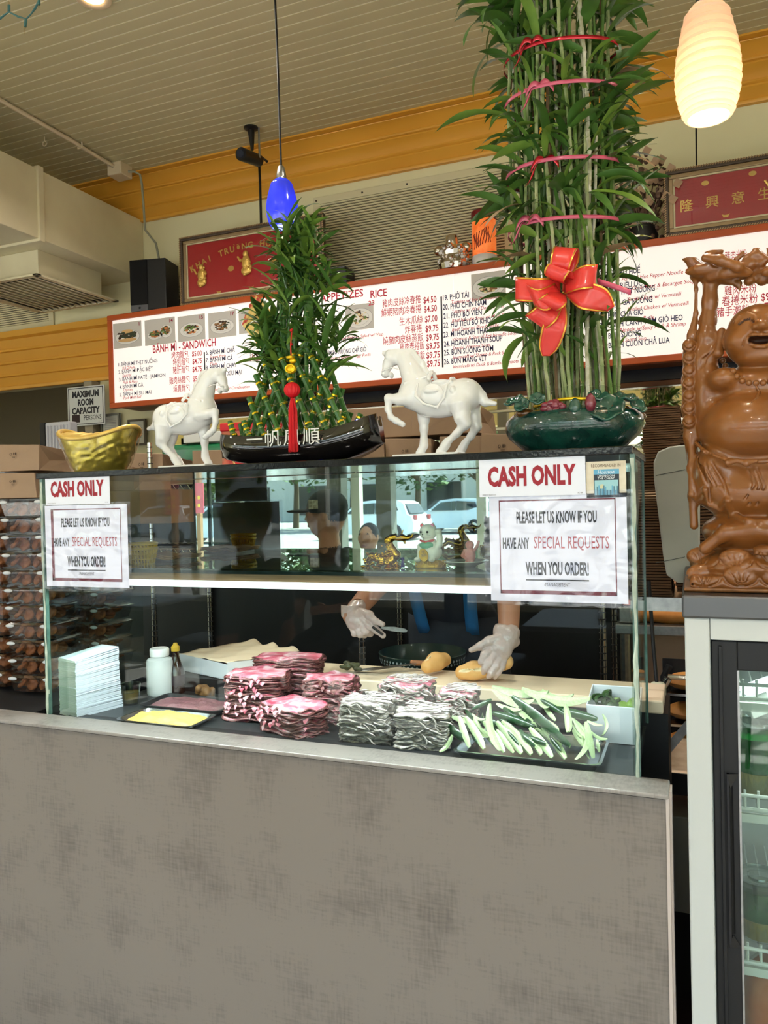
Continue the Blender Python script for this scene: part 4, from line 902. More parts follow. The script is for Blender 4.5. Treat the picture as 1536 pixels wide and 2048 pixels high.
# ================================================================ ON TOP OF THE CASE: HORSES, POTS, INGOT
TOP = TZ+.004; HY = 1.74
m_porc = mat('white_porcelain', (236,237,236), .12, coat=.6, spec=.6, sss=.05)
def c5(cx, cy, dy=0):       # a place measured on the enlarged photograph of the right horse
    p_ = oY(740+cx/4.151, 500+cy/4.151, HY); return (p_.x, HY+dy, p_.z)
k5 = (oY(1000,800,HY)-oY(900,800,HY)).length/100/4.151
def horse_sdf():
    R = lambda r: r*k5
    lo = c5(60,1760,-.06); hi = c5(1080,740,.06); s = SDF((lo[0],HY-.065,lo[2]),(hi[0],HY+.065,hi[2]),.0017)
    # trunk
    s.chain([c5(345,1200),c5(470,1235),c5(620,1238),c5(760,1225),c5(815,1210)],[R(100),R(122),R(128),R(132),R(112)],.012)
    s.ell(c5(355,1200),(R(105),.036,R(125)),.014); s.ell(c5(790,1195),(R(120),.040,R(120)),.014)
    s.ell(c5(560,1270),(R(190),.042,R(122)),.012)
    # neck and head
    s.chain([c5(395,1120),c5(345,1010),c5(300,920),c5(245,870)],[R(118),R(84),R(66),R(56)],.014)
    s.chain([c5(235,850),c5(185,880),c5(150,950),c5(128,1015)],[R(52),R(58),R(40),R(32)],.008)
    s.ell(c5(205,905),(R(56),.019,R(52)),.006); s.ell(c5(127,1030),(R(32),.013,R(34)),.004); s.ell(c5(178,1040),(R(18),.010,R(26)),.004)
    for d_ in (-1,1):
        s.chain([c5(192,815,.010*d_),c5(175,772,.015*d_)],[R(20),R(8)],.003); s.ell(c5(158,900,.014*d_),(R(13),.004,R(10)),.003)
        s.ell(c5(112,1022,.010*d_),(R(9),.004,R(9)),.001,carve=True)
    s.chain([c5(120,860),c5(135,810),c5(185,785),c5(270,790),c5(350,850),c5(430,940),c5(478,1020)],[R(20),R(22),R(24),R(26),R(26),R(24),R(18)],.006)
    s.chain([c5(118,1010,-.013),c5(200,985,-.017),c5(260,1000,-.02)],[R(6)]*3,.002)
    # tail
    s.chain([c5(890,1165),c5(925,1210),c5(955,1265),c5(1035,1275)],[R(34),R(36),R(30),R(20)],.008)
    # legs
    s.chain([c5(345,1240,-.022),c5(265,1248,-.024),c5(185,1240,-.024),c5(180,1330,-.024),c5(205,1400,-.024),c5(245,1425,-.024),c5(300,1455,-.024)],[R(64),R(46),R(34),R(26),R(24),R(26),R(24)],.006)
    s.chain([c5(415,1290,.018),c5(425,1400,.02),c5(425,1480,.02),c5(425,1580,.02),c5(425,1620,.02),c5(392,1685,.02)],[R(62),R(46),R(33),R(29),R(33),R(38)],.007)
    s.chain([c5(770,1290,-.022),c5(790,1400,-.024),c5(815,1450,-.024),c5(745,1530,-.024),c5(665,1600,-.024),c5(650,1630,-.024),c5(610,1682,-.024)],[R(98),R(62),R(42),R(28),R(28),R(32),R(38)],.008)
    s.chain([c5(810,1290,.022),c5(840,1400,.024),c5(860,1460,.024),c5(815,1540,.024),c5(765,1600,.024),c5(745,1640,.024),c5(715,1685,.024)],[R(90),R(56),R(40),R(27),R(27),R(30),R(36)],.008)
    # saddle, cloth and harness
    s.ell(c5(600,1110),(R(90),.034,R(34)),.004); s.chain([c5(520,1080,-.028),c5(518,1025,-.012),c5(518,1018,0),c5(518,1025,.012),c5(520,1080,.028)],[R(16)]*5,.004)
    s.chain([c5(700,1110,-.030),c5(690,1080,-.014),c5(690,1072,0),c5(690,1080,.014),c5(700,1110,.030)],[R(16)]*5,.004)
    for d_ in (-1,1):
        s.chain([c5(440,1130,.038*d_),c5(432,1230,.047*d_),c5(500,1295,.050*d_),c5(610,1325,.049*d_),c5(660,1250,.048*d_),c5(680,1130,.040*d_)],[R(10)]*6,.003)
        s.ell(c5(560,1215,.041*d_),(R(95),.010,R(85)),.004)
        s.ell(c5(560,1190,.050*d_),(R(60),.006,R(22)),.003)
        s.chain([c5(320,1120,.030*d_),c5(420,1090,.030*d_),c5(500,1060,.022*d_)],[R(9)]*3,.002)
        s.ell(c5(730,1180,.040*d_),(R(26),.007,R(32)),.003)
    for x_, y_, dz in ((625,1000,0),):
        pass
    b0, b1 = c5(245,1735), c5(782,1690)
    s.box(((b0[0]+b1[0])/2,HY,TOP+.0065),((b1[0]-b0[0])/2,.052,.006),.003,.004)
    return s
hs = horse_sdf()
t = thing('horse_figurine', 'white porcelain horse facing left with a raised foreleg, right of the lattice bamboo', 'figurine', (c5(520,1700)[0],HY,TOP))
hb = hs.build('body', m_porc, t, smooth_it=2)
# the second horse is its mirror image, turned away
def mirrored(src, name, mats_, sc_, parent):
    me = src.data.copy(); co = np.empty(len(me.vertices)*3, np.float32); me.vertices.foreach_get('co', co); co = co.reshape(-1,3)*sc_; co[:,0] *= -1
    me.vertices.foreach_set('co', co.ravel()); me.flip_normals(); me.update(); o = bpy.data.objects.new(name, me); link(o, parent)
    mo = o.modifiers.new('smooth','SMOOTH'); mo.iterations = 2; return o
p0 = oY(385,930,1.74); t = thing('horse_figurine', 'white porcelain horse facing right with a raised foreleg, left of the lattice bamboo', 'figurine', (p0.x,1.74,TOP), rz=math.radians(-4))
mirrored(hb, 'body', m_porc, .99, t)

# ---- gold ingot bowl
m_gdl = mat('gold_foil', (222,200,104), .26, metal=.8, var=(20,(196,182,80),.3)); m_gin = mat('gold_pale', (226,190,100), .3, metal=.5)
p0 = oY(200,925,1.72); t = thing('gold_ingot', 'big shiny gold ingot ornament in clear wrap at the left end of the case top', 'ingot', (p0.x,1.72,TOP))
cx = p0.x; hw = (oY(268,860,1.72).x-oY(131,860,1.72).x)/2
def ing(u, v):     # u around, v up 0..1
    a = 2*math.pi*u; rx = hw*(.56+.44*v**.75); ry = hw*(.42+.22*v)
    sx_ = math.cos(a); ex = abs(sx_)**.8*(1 if sx_ > 0 else -1)
    z = .094*v+ (.032*(abs(sx_)**2.0)*v); return (cx+rx*ex, 1.72+ry*math.sin(a), TOP+.001+z)
N_ = 96; P = []
for j in range(25):
    v = j/24; row = []
    for i in range(N_):
        p_ = Vector(ing(i/N_, v)); c_ = Vector((cx,1.72,p_.z)); d_ = (p_-c_).normalized(); n1 = abs(mnoise.noise(p_*42)); n2 = mnoise.noise(p_*95)
        row.append(p_+d_*((.008*max(0,n1-.12)+.002*n2)*math.sin(math.pi*min(1,v*1.02))))
    P.append(row)
k = MB(); k.grid(P, close=True); k.add(P[0],[tuple(range(N_))[::-1]]); k.build('bowl', m_gdl, t, smooth=True)
k = MB(); rp = [ing(i/N_,1) for i in range(N_)]; k.tube(rp+[rp[0],rp[1]], .0062, 10, cap=False); k.build('rim', m_gin, t, smooth=True)
k = MB(); P = []
for j in range(9):
    v = j/8; P.append([(cx+(q[0]-cx)*(1-v), 1.72+(q[1]-1.72)*(1-v), q[2]-.004+(TOP+.106-q[2])*(1-(1-v)**2)+.012*math.sin(math.pi*v)+.004*mnoise.noise(Vector((q[0]*60,v*4,q[1]*60)))) for q in rp])
k.grid(P, close=True); k.build('domed_top', m_gin, t, smooth=True)
k = MB(); P = []
for j in range(13):
    v = j/12; row = []
    for i in range(72):
        p_ = Vector(ing(i/72, v*1.02)); d_ = (p_-Vector((cx,1.72,p_.z))).normalized(); row.append(p_+d_*(.007+.006*abs(mnoise.noise(p_*50))))
    P.append(row)
k.grid(P, close=True); k.build('clear_wrap', glassmat('crinkled_wrap',(250,250,246),1.2,rough=.06,ior=1.45), t, smooth=True)

# ---- leaves: a few shapes shared by many leaf objects
m_leaf = [mat('leaf_green',(82,122,50),.38,coat=.15,var=(14,(46,84,34),.25)), mat('leaf_light',(122,152,62),.4,var=(14,(70,112,44),.25)), mat('leaf_yellow',(150,150,66),.45,var=(14,(104,124,50),.25)), mat('leaf_dry',(176,150,116),.6,var=(30,(140,110,80),.25))]
def leaf_mesh(L_, w_, droop, fold, twist, m, seed):
    r2 = random.Random(seed); k = MB(); n = 9; rows = []; pos = Vector((0,0,0)); a_ = 0
    for i in range(n+1):
        u = i/n; wd = w_*(math.sin(math.pi*min(1,u*.94+.05))**.75)*(1-.25*u)+.0008
        if u > .97: wd = .0004
        tw = twist*u; x = math.cos(tw)*wd; z_ = math.sin(tw)*wd
        wav = .0012*math.sin(u*11+seed)
        rows.append([pos+Vector((-x,0,-z_+fold*wd+wav)), pos+Vector((0,0,0)), pos+Vector((x,0,z_+fold*wd-wav))])
        a_ -= droop/n*(1+.8*u); pos = pos+Vector((0,math.cos(a_),math.sin(a_)))*L_/n
    k.grid(rows); o = k.build('leaf_shape', m, None, smooth=True, org=(0,0,0), auto=False); me = o.data; bpy.data.objects.remove(o); return me
def leafset(ls, ws, seed0, weights):
    r2 = random.Random(seed0); return [leaf_mesh(r2.uniform(*ls), r2.uniform(*ws), r2.uniform(.2,1.5), r2.uniform(.15,.5), r2.uniform(-.8,.8), m_leaf[r2.choices((0,1,2,3), weights)[0]], i) for i in range(26)]
def put_leaf(me, base, yaw, pitch, par, org, s=1, roll=0):
    o = bpy.data.objects.new('leaf', me); link(o, par)
    o.location = Vector(base)-Vector(org); o.rotation_euler = (Matrix.Rotation(yaw,3,'Z')@Matrix.Rotation(pitch,3,'X')@Matrix.Rotation(roll,3,'Y')).to_euler(); o.scale = (s,s,s); return o
m_stalk = mat('bamboo_green', (62,112,44), .3, coat=.3, var=(18,(44,88,34),.3)); m_node = mat('bamboo_node', (150,156,96), .5); m_goldtie = mat('gold_tie', (238,200,40), .2, metal=.7)
def stalk(k, kn, a, b, r, seg=.035, bend=0, r2=rnd):
    a, b = Vector(a), Vector(b); L_ = (b-a).length; n = max(2,int(L_/seg)); X, Y_, D = frame3(b-a); pts = []; rr = []
    ph = r2.uniform(0,6)
    for i in range(n+1):
        u = i/n; q = a+(b-a)*u+X*bend*math.sin(math.pi*u)*math.sin(ph)+Y_*bend*math.sin(math.pi*u)*math.cos(ph)
        for du, f in ((-.0022,1.0),(0,1.13),(.0022,1.0)):
            pts.append(q+D*du); rr.append(r*f)
        if i not in (0,n) and kn is not None: kn.tube([q-D*.0008,q+D*.0008],[r*1.16,r*1.16],7)
    k.tube(pts, rr, 7)
    return pts

# ---- lattice bamboo in a black boat
BC = oY(605,880,1.75); bx, by = BC.x, 1.75; x0 = oY(450,850,1.75).x; x1 = oY(762,850,1.75).x
t = thing('lattice_bamboo', 'lattice of lucky bamboo in a glossy black boat planter with a red tassel', 'potted plant', (bx,by,TOP)); PL1 = t; O1 = (bx,by,TOP)
m_boat = mat('boat_black', (16,14,15), .07, coat=.8, spec=.7)
hl = (x1-x0)/2; NB = 40; P = []
sec = [(0,-.0),(.55,-.0),(.78,.10),(1.0,.42),(1.04,.62),(1.0,.78),(.92,.97),(.85,1.0),(.80,.93),(.76,.6),(0,.55)]
for i in range(NB+1):
    u = -1+2*i/NB; xx = (x0+x1)/2+hl*u; wd = .064*(1-abs(u)**3.6)**.5+.016; rise = .018*max(0,-u)**2.0+.045*max(0,u)**2.2
    base = .028*abs(u)**2.6+(.018*max(0,u)**4); ht = .072+rise-base; row = []
    for sy in (1,-1):
        for (a_, b_) in (sec if sy == 1 else sec[::-1][1:-1]): row.append((xx+ (.012*(b_-.5) if i == 0 else (-.012*(b_-.5) if i == NB else 0)), by+sy*a_*wd, TOP+.001+base+b_*ht))
    P.append(row)
k = MB(); k.grid(P, close=True); k.add(P[0],[tuple(range(len(P[0])))]); k.add(P[-1],[tuple(range(len(P[-1])))[::-1]])
k.build('boat_pot', m_boat, t, smooth=40, bevel=.0)
MB().box((x0+.10,by-.03,TOP),(x1-.11,by+.03,TOP+.006)).build('foot', m_boat, t, bevel=.003)
q = Plate((0,by-.066,TOP+.06),(1,0,0),(0,0,-1),(0,-1,0)); q.o = Vector((oY(497,885,by-.085).x,by-.0862,oY(497,872,by-.085).z))
for i, ch in enumerate('一帆風順'):
    q.text('w', ch, .018+i*.053, .026, .044, off=.0, align='c', sx=1.12)
q.build(t, {'w': (mat('pot_paint_white',(222,224,220),.4),'lettering_outline'), 'b': (m_boat,'lettering_fill')})
Y5 = by
ks, kn, tie = MB(), MB(), MB(); zt = oY(600,690,Y5).z; zb = TOP+.06; tops = []
r2 = random.Random(21)
for row, yy in ((0,by-.030),(1,by-.012),(2,by+.012),(3,by+.032)):
    dirn = 1 if row%2 == 0 else -1
    for i in range(8):
        u = i/7; xb = (x0+.055)+(x1-x0-.13)*u; cxm = (x0+x1)/2-.01; sl = -dirn*(.46 if row < 2 else .36)*r2.uniform(.92,1.08); e_ = .165
        tt = .235
        for _ in range(40):
            if abs(xb+sl*tt-cxm) <= .158-.33*tt or tt < .05: break
            tt -= .005
        xt = xb+sl*tt; zz_ = zb+tt+r2.uniform(0,.015)
        ks_ = MB(); kn_ = MB(); stalk(ks_, kn_, (xb,yy,zb), (xt,yy+.004,zz_), .0072, .034, .002, r2)
        o = ks_.build('stalk', m_stalk, t, smooth=40); kn_.build('node_rings', m_node, o, kind='stuff')
        tops.append(Vector((xt,yy,zz_)))
        if row < 2:
            for v in (.18,.42,.66,.88):
                q0 = Vector((xb,yy,zb)).lerp(Vector((xt,yy+.004,zz_)), v); D = (Vector((xt,yy,zz_))-Vector((xb,yy,zb))).normalized(); tie.tube([q0-D*.0022,q0+D*.0022],[.0088,.0088],10)
# spiral of inner vertical canes carrying the tall centre
for i in range(16):
    a_ = i*.9; xx = bx-.005+.045*math.cos(a_); yy = by+.02*math.sin(a_); zz_ = oY(600,r2.uniform(520,640),Y5).z
    ks_ = MB(); kn_ = MB(); stalk(ks_, kn_, (xx,yy,zt-.12), (xx+r2.uniform(-.012,.012),yy,zz_), .0055, .03, .003, r2); o = ks_.build('stalk', m_stalk, t, smooth=40); kn_.build('node_rings', m_node, o, kind='stuff'); tops.append(Vector((xx,yy,zz_)))
tie.build('gold_ties', m_goldtie, t, kind='stuff')
LS1 = leafset((.07,.135),(.0055,.0100), 5, (6,3,.4,.1)); cnt = 0
crown = []
for i in range(54):     # thin shoots with leaf tufts
    b0 = r2.choice([q_ for q_ in tops if q_.z > zb+.15]); zmax = oY(600,430,Y5).z
    cxm = oY(612,600,Y5).x; px_ = r2.gauss(0,1)
    ztip = b0.z+r2.uniform(.02,.12)
    if i < 18: ztip = zt+(zmax-zt)*(.35+.55*r2.random()); tip = Vector((cxm+r2.uniform(-.055,.07),by+r2.uniform(-.03,.03),ztip))
    elif i < 34: tip = Vector((cxm+r2.choice((-1,1))*r2.uniform(.06,.125),by+r2.uniform(-.05,.04),zt-.085+r2.uniform(0,.13)))
    else: tip = Vector((b0.x+r2.uniform(-.03,.03),b0.y+r2.uniform(-.04,.03),ztip))
    crown.append(tip); sh = MB().tube([b0,b0.lerp(tip,.5)+Vector((0,0,-.01)),tip],[.003,.0026,.002],6).build('shoot', m_stalk, t, smooth=True)
    for j in range(5):
        if cnt >= 275: break
        yaw = j*2.4+r2.uniform(0,6.28); me = r2.choice(LS1); base = tip-Vector((0,0,.008*j)); put_leaf(me, base, yaw, r2.uniform(.25,1.25), t, O1, r2.uniform(.75,1.1), r2.uniform(-.5,.5)); cnt += 1
k = MB()
for i in range(330):
    tip = r2.choice(crown)+Vector((r2.uniform(-.02,.02),r2.uniform(-.012,.012),r2.uniform(-.02,.025))); me = r2.choice(LS1)
    M_ = Matrix.Translation(tip)@(Matrix.Rotation(r2.uniform(0,6.28),3,'Z')@Matrix.Rotation(r2.uniform(.3,1.3),3,'X')).to_4x4()@Matrix.Scale(r2.uniform(.55,.9),4); k.add([M_@v.co for v in me.vertices],[tuple(f.vertices) for f in me.polygons], i%2)
k.build('small_leaves', [m_leaf[0],m_leaf[1]], t, smooth=True, kind='stuff')
# hanging ornament: gold fish charm, red ball, tassel
p0 = oY(583,735,by-.085); ty = by-.085; ob = thing('tassel_charm', 'red ball and tassel charm with a gold ingot charm, hanging on the lattice bamboo', 'charm', (p0.x,ty,oY(583,780,ty).z)); m_tas = mat('tassel_red',(214,20,34),.5); X_ = p0.x
zc = lambda y: oY(583,y,ty).z
MB().tube([(X_-.001,ty+.01,zc(655)),(X_-.001,ty,zc(690)),(X_,ty,zc(716))],.0014,6).build('cord', m_tas, ob)
for yy_ in (660,688): MB().ball((X_-.001,ty+.004,zc(yy_)),.0035,8).build('bead', m_tas, ob)
k = MB(); k.ball((X_,ty,zc(738)),(.014,.009,.012),14); k.ball((X_+.004,ty,zc(722)),(.010,.008,.007),12); k.lathe([(0,0),(.010,.002),(.012,.007),(.006,.009),(0,.009)],(X_-.002,ty,zc(719)),16)
for i in range(22): a_ = i*.6; k.ball((X_+.012*math.cos(a_),ty-.007,zc(738)+.009*math.sin(a_)),.003,6)
k.build('gold_charm', m_goldtie, ob, smooth=True)
rb = oY(597,776,ty).x-oY(583,776,ty).x; P = []
for i in range(13):
    th = math.pi*i/12; P.append([(X_+rb*math.sin(th)*(1+.05*math.cos(j*math.pi))*math.cos(j*math.pi/16),ty+rb*math.sin(th)*(1+.05*math.cos(j*math.pi))*math.sin(j*math.pi/16),zc(780)-rb*math.cos(th)) for j in range(32)])
MB().grid(P, close=True).build('ribbed_ball', m_tas, ob, smooth=True); MB().lathe([(0,0),(.006,.001),(.004,.006),(0,.006)],(X_,ty,zc(768)),12).build('gold_cap', m_goldtie, ob)
k = MB()
for i in range(70):
    a_ = r2.uniform(0,6.28); q_ = r2.random()**.5; b_ = (X_+.004*q_*math.cos(a_),ty+.004*q_*math.sin(a_),zc(797)); e_ = (X_+.013*q_*math.cos(a_),ty+.010*q_*math.sin(a_)-.002,zc(905)+r2.uniform(0,.006)); m_ = (X_+.011*q_*math.cos(a_),ty+.009*q_*math.sin(a_),zc(820)); k.tube([b_,m_,e_],.0011,4)
k.build('tassel', m_tas, ob, kind='stuff')
# gold red-packet stuck among the leaves
a = oY(512,592,by+.05); b = oY(548,640,by+.05); c = oY(515,695,by+.05); d = oY(483,650,by+.05)
t2 = thing('red_packet', 'gold money packet with red floral corners tucked in the lattice bamboo leaves', 'packet', ((b+d)/2)); k = MB(); k.prism([oY(x,y,by+.05) for x,y in ((512,591),(548,628),(540,690),(524,701),(484,650))],(0,.003,0)); k.build('packet', mat('packet_gold',(214,184,104),.35,metal=.4,var=(60,(228,202,130),.1)), t2)
k = MB(); k.prism([oY(x,y,by+.0495) for x,y in ((512,591),(526,605),(500,617),(497,612))],(0,-.0006,0)); k.prism([oY(x,y,by+.0495) for x,y in ((491,627),(484,650),(494,645),(498,631))],(0,-.0006,0)); k.build('red_corner', mat('packet_red',(186,40,44),.4,var=(120,(226,190,110),.1)), t2, kind='stuff')
k = MB()
for i in range(40):
    a_ = r2.uniform(0,6.28); c_ = oY(516+8*math.cos(i*.5),640+.0+i*.6,by+.049); k.ball(c_,(.0016,.0005,.0022),5)
k.build('floral_print', mat('packet_pattern',(176,110,50),.4), t2, kind='stuff')

# ---- tall bamboo tower in the green lotus pot
px0, px1 = oY(1010,858,1.76).x, oY(1292,858,1.76).x; gx = (px0+px1)/2; gy = 1.76; gr = (px1-px0)/2
t = thing('tall_bamboo', 'tall tied bundle of lucky bamboo with a red bow in a green lotus pot', 'potted plant', (gx,gy,TOP)); O2 = (gx,gy,TOP)
m_jade = mat('glaze_jade', (22,74,62), .12, coat=.8, var=(22,(12,44,40),.2), bump=(90,.25)); m_brn = mat('glaze_brown', (110,66,20), .12, coat=.8, var=(16,(60,40,18),.2)); m_lot = mat('glaze_leaf', (40,92,74), .12, coat=.8, var=(30,(22,62,52),.25))
m_rose = mat('glaze_rose', (128,40,58), .15, coat=.7, var=(30,(96,26,42),.25))
zr = oY(1150,820,gy).z; H_ = zr-TOP
MB().lathe([(0,.0),(gr*.62,.0),(gr*.70,.006),(gr*.93,H_*.38),(gr*1.0,H_*.58),(gr*.97,H_*.78),(gr*.88,H_*.92),(gr*.76,H_*.98),(gr*.70,H_*.94),(gr*.66,H_*.8),(0,H_*.78)],(gx,gy,TOP+.0008),64,sy=.66).build('pot', m_jade, t, smooth=60)
for sx_ in (-1,1):
    k = MB()
    for i in range(5): k.ball((gx+sx_*gr*(.62+.06*i),gy-gr*.36+i*.022,TOP+H_*(.93-.035*i)),(.022,.016,.011),14)
    k.build('amber_glaze', m_brn, t, smooth=True)
def lotus_leaf(c, r, tilt, yaw, name='lotus_leaf', m=m_lot):
    P = []; n = 28; R3 = Matrix.Rotation(yaw,3,'Z')@Matrix.Rotation(tilt,3,'X')
    for j in range(7):
        v = j/6; P.append([Vector(c)+R3@Vector((r*v*math.cos(2*math.pi*i/n)*(1+.05*math.sin(i*1.3)), r*v*math.sin(2*math.pi*i/n), .35*r*v*v+.10*r*v*math.sin(i*2*math.pi/n*5))) for i in range(n)])
    MB().grid(P, close=True).build(name, m, t, smooth=True, solid=.004)
G = lambda px, py, dy: oY(px, py, gy+dy)
for (px_, py_, dy, r_, ti, ya) in ((1215,822,-.075,.036,.9,0),(1250,800,-.03,.026,.4,.7),(1030,806,-.05,.024,.5,-.6),(1045,812,-.07,.018,1.0,-.3),(1075,800,-.07,.017,.9,.2),(1195,795,-.05,.021,.6,.3),(1270,812,-.02,.024,.9,1.0)):
    lotus_leaf(G(px_,py_,dy), r_, ti, ya)
for (px_,py_,m_,s_) in ((1181,806,m_rose,1.0),(1150,815,m_lot,1.15)):
    c_ = G(px_,py_,-.085); MB().lathe([(0,-.020),(.009,-.014),(.0125,0),(.009,.013),(.003,.020),(0,.021)],(c_.x,c_.y,c_.z),16,sx=s_).build('lotus_bud', m_, t, smooth=True)
c_ = G(1105,812,-.08); k = MB()
for i in range(14):
    a_ = i*2.4; r_ = .006+.0012*i; k.ball((c_.x+r_*math.cos(a_),c_.y-.004+.002*(i%3),c_.z+r_*.5*math.sin(a_)),(.009,.004,.006),10)
k.build('lotus_flower', m_rose, t, smooth=True)
ztop = 2.86; m_pale = mat('cane_pale',(178,184,140),.5,var=(26,(96,124,60),.18)); m_cane = mat('cane_green',(98,128,58),.45,var=(20,(66,100,44),.25)); m_brc = mat('cane_brown',(122,98,66),.6,var=(20,(92,70,46),.25))
m_white = mat('cane_white',(206,206,190),.6,var=(40,(150,150,110),.15))
r2 = random.Random(33); canes = []
def width(z):           # half width of the bundle
    u = (z-TOP)/(ztop-TOP); return .104+.016*math.sin(min(1,u*1.1)*2.4)
for i in range(66):
    a_ = i*2.39996; q_ = math.sqrt((i+.5)/66); bx_ = gx+.088*q_*math.cos(a_)*.98; by_ = gy+.046*q_*math.sin(a_)
    zt_ = ztop-r2.uniform(0,.10) if i%3 else r2.uniform(2.1,2.6); P = []; n = int((zt_-TOP-.04)/.042); ph = r2.uniform(0,6); am = r2.uniform(.003,.012)
    for j in range(n+1):
        u = j/n; z = TOP+.06+(zt_-TOP-.06)*u; w_ = width(z)/.088
        P.append((gx+(bx_-gx)*w_+am*math.sin(ph+u*7)+r2.uniform(-.0015,.0015)-.012*math.sin(u*2.2), gy+(by_-gy)*w_+am*math.cos(ph+u*6), z))
    pts = []; rr = []; r0 = r2.uniform(.0028,.0048)
    for j, p_ in enumerate(P):
        p_ = Vector(p_)
        for du, f in ((-.0016,.95),(0,1.25),(.0016,.95)): pts.append(p_+Vector((0,0,du))); rr.append(r0*f)
    m_ = r2.choices((m_cane,m_pale,m_brc,m_white),(2.6,3,1.4,3.2))[0]
    MB().tube(pts, rr, 6).build('cane', m_, t, smooth=40); canes.append(P)
# split husks and short dry leaflets low down
k = MB()
for i in range(420):
    P = r2.choice(canes); j = r2.randrange(0,max(1,min(len(P)-1,17))); p_ = Vector(P[j]); a_ = r2.uniform(0,6.28); L_ = r2.uniform(.012,.035)
    d_ = Vector((math.cos(a_)*.5,math.sin(a_)*.5,1)).normalized()*L_; s_ = Vector((math.sin(a_),-math.cos(a_),0))*.0022; k.add([p_-s_,p_+s_,p_+d_],[(0,1,2)])
k.build('dry_husks', mat('husk_straw',(176,160,112),.7,var=(50,(120,124,70),.2)), t, kind='stuff')
LS2 = leafset((.11,.19),(.0110,.0190), 8, (7,3,1.6,.45)); LS3 = leafset((.08,.15),(.003,.006), 9, (3,5,2,.5)); n_leaf = 0
for i in range(285):
    hi = r2.random()**.80; z = 2.10+(ztop-2.12)*hi if i > 46 else r2.uniform(1.85,2.12)
    P = r2.choice(canes[16:]); j = min(range(len(P)), key=lambda q: abs(P[q][2]-z)); p_ = Vector(P[j]); a_ = math.atan2(p_.y-gy, p_.x-gx)+r2.uniform(-.9,.9)
    if abs(math.sin(a_)) > .8 and r2.random() < .45: a_ = r2.choice((0,math.pi))+r2.uniform(-.6,.6)
    put_leaf(r2.choice(LS2), p_, a_-math.pi/2, r2.uniform(.15,1.15) if r2.random() < .75 else r2.uniform(-.5,.2), t, O2, r2.uniform(.7,1.0)+.25*max(0,(z-2.2)/.6), r2.uniform(-.7,.7)); n_leaf += 1
k = MB()
for i in range(330):
    P = r2.choice(canes); j = r2.randrange(3, len(P)); p_ = Vector(P[j]); me = r2.choice(LS3); a_ = r2.uniform(0,6.28)
    M_ = Matrix.Translation(p_)@(Matrix.Rotation(a_,3,'Z')@Matrix.Rotation(r2.uniform(.9,1.45),3,'X')).to_4x4()
    k.add([M_@v.co for v in me.vertices],[tuple(f.vertices) for f in me.polygons], 0 if i%3 else 1)
for i in range(330):
    P = r2.choice(canes); j = min(len(P)-1, int(len(P)*(1-.62*r2.random()**1.3))); p_ = Vector(P[j]); me = r2.choice(LS2); a_ = r2.uniform(0,6.28)
    M_ = Matrix.Translation(p_)@(Matrix.Rotation(a_,3,'Z')@Matrix.Rotation(r2.uniform(.5,1.35),3,'X')@Matrix.Rotation(r2.uniform(-.8,.8),3,'Y')).to_4x4()@Matrix.Scale(r2.uniform(.5,.85),4)
    k.add([M_@v.co for v in me.vertices],[tuple(f.vertices) for f in me.polygons], 0 if i%4 == 0 else 1)
k.build('thin_leaves', [m_leaf[1],m_leaf[0]], t, smooth=True, kind='stuff')
# gold tie low, ribbons, bow
MB().tube([(gx+.085*math.cos(a_),gy+.060*math.sin(a_),TOP+.112+.004*math.sin(3*a_)) for a_ in np.linspace(0,6.4,40)],.004,8).build('gold_band', m_goldtie, t, smooth=True)
m_pink = mat('ribbon_pink',(206,92,122),.25,coat=.4); m_rib = mat('ribbon_foil_red',(190,22,44),.15,metal=.4,coat=.5)
def ribbon(P, w_, m, nm, up=(0,0,1), par=None):
    rows = []
    for i, q in enumerate(P): rows.append([Vector(q)-Vector(up)*w_/2, Vector(q)+Vector(up)*w_/2])
    return MB().grid(rows).build(nm, m, par or t, smooth=True, solid=.0008)
for (py_, xa, xb, m_, kx) in ((85,1040,1190,m_rib,1065),(172,1040,1185,m_pink,1080),(322,1050,1205,m_pink,1090),(440,1045,1215,m_pink,1060)):
    z = G(1120,py_,-.07).z; ra = width(z)+.006
    rb_ = ribbon([(gx-.012+ra*math.cos(a_),gy+ra*.66*math.sin(a_)-.004,z+.004*math.sin(2*a_)) for a_ in np.linspace(-3.0,3.3,50)], .008, m_, 'ribbon_band')
    c_ = G(kx,py_,-.075); mm = m_rib if m_ is m_rib or py_ == 322 else m_pink
    for s_ in (-1,1):
        ribbon([c_+Vector((s_*u*.03,-.004-.006*math.sin(u*3),.010*math.sin(u*3.1)-.016*u)) for u in np.linspace(0,1,9)], .013, mm, 'ribbon_loop', up=(0,.2,1), par=rb_)
    ribbon([c_+Vector((-.01-u*.03,-.004,-.045*u+.005*math.sin(u*6))) for u in np.linspace(0,1,9)], .012, mm, 'ribbon_tail', up=(.5,.3,.6), par=rb_)
def band(px0,py0,px1,py1):
    return ribbon([G(px0,py0,-.08).lerp(G(px1,py1,-.08),u)+Vector((0,-.003*math.sin(3*u),0)) for u in np.linspace(0,1,6)], .012, m_pink, 'ribbon_band')
band(1195,562,1262,585)
bw = thing('red_bow', 'large coral red gift bow with gold edges tied on the tall bamboo', 'bow', G(1125,575,-.10))
m_bow = mat('bow_coral',(232,70,62),.3,coat=.3,var=(20,(216,52,52),.3)); m_bge = mat('bow_gold_edge',(226,176,66),.25,metal=.6)
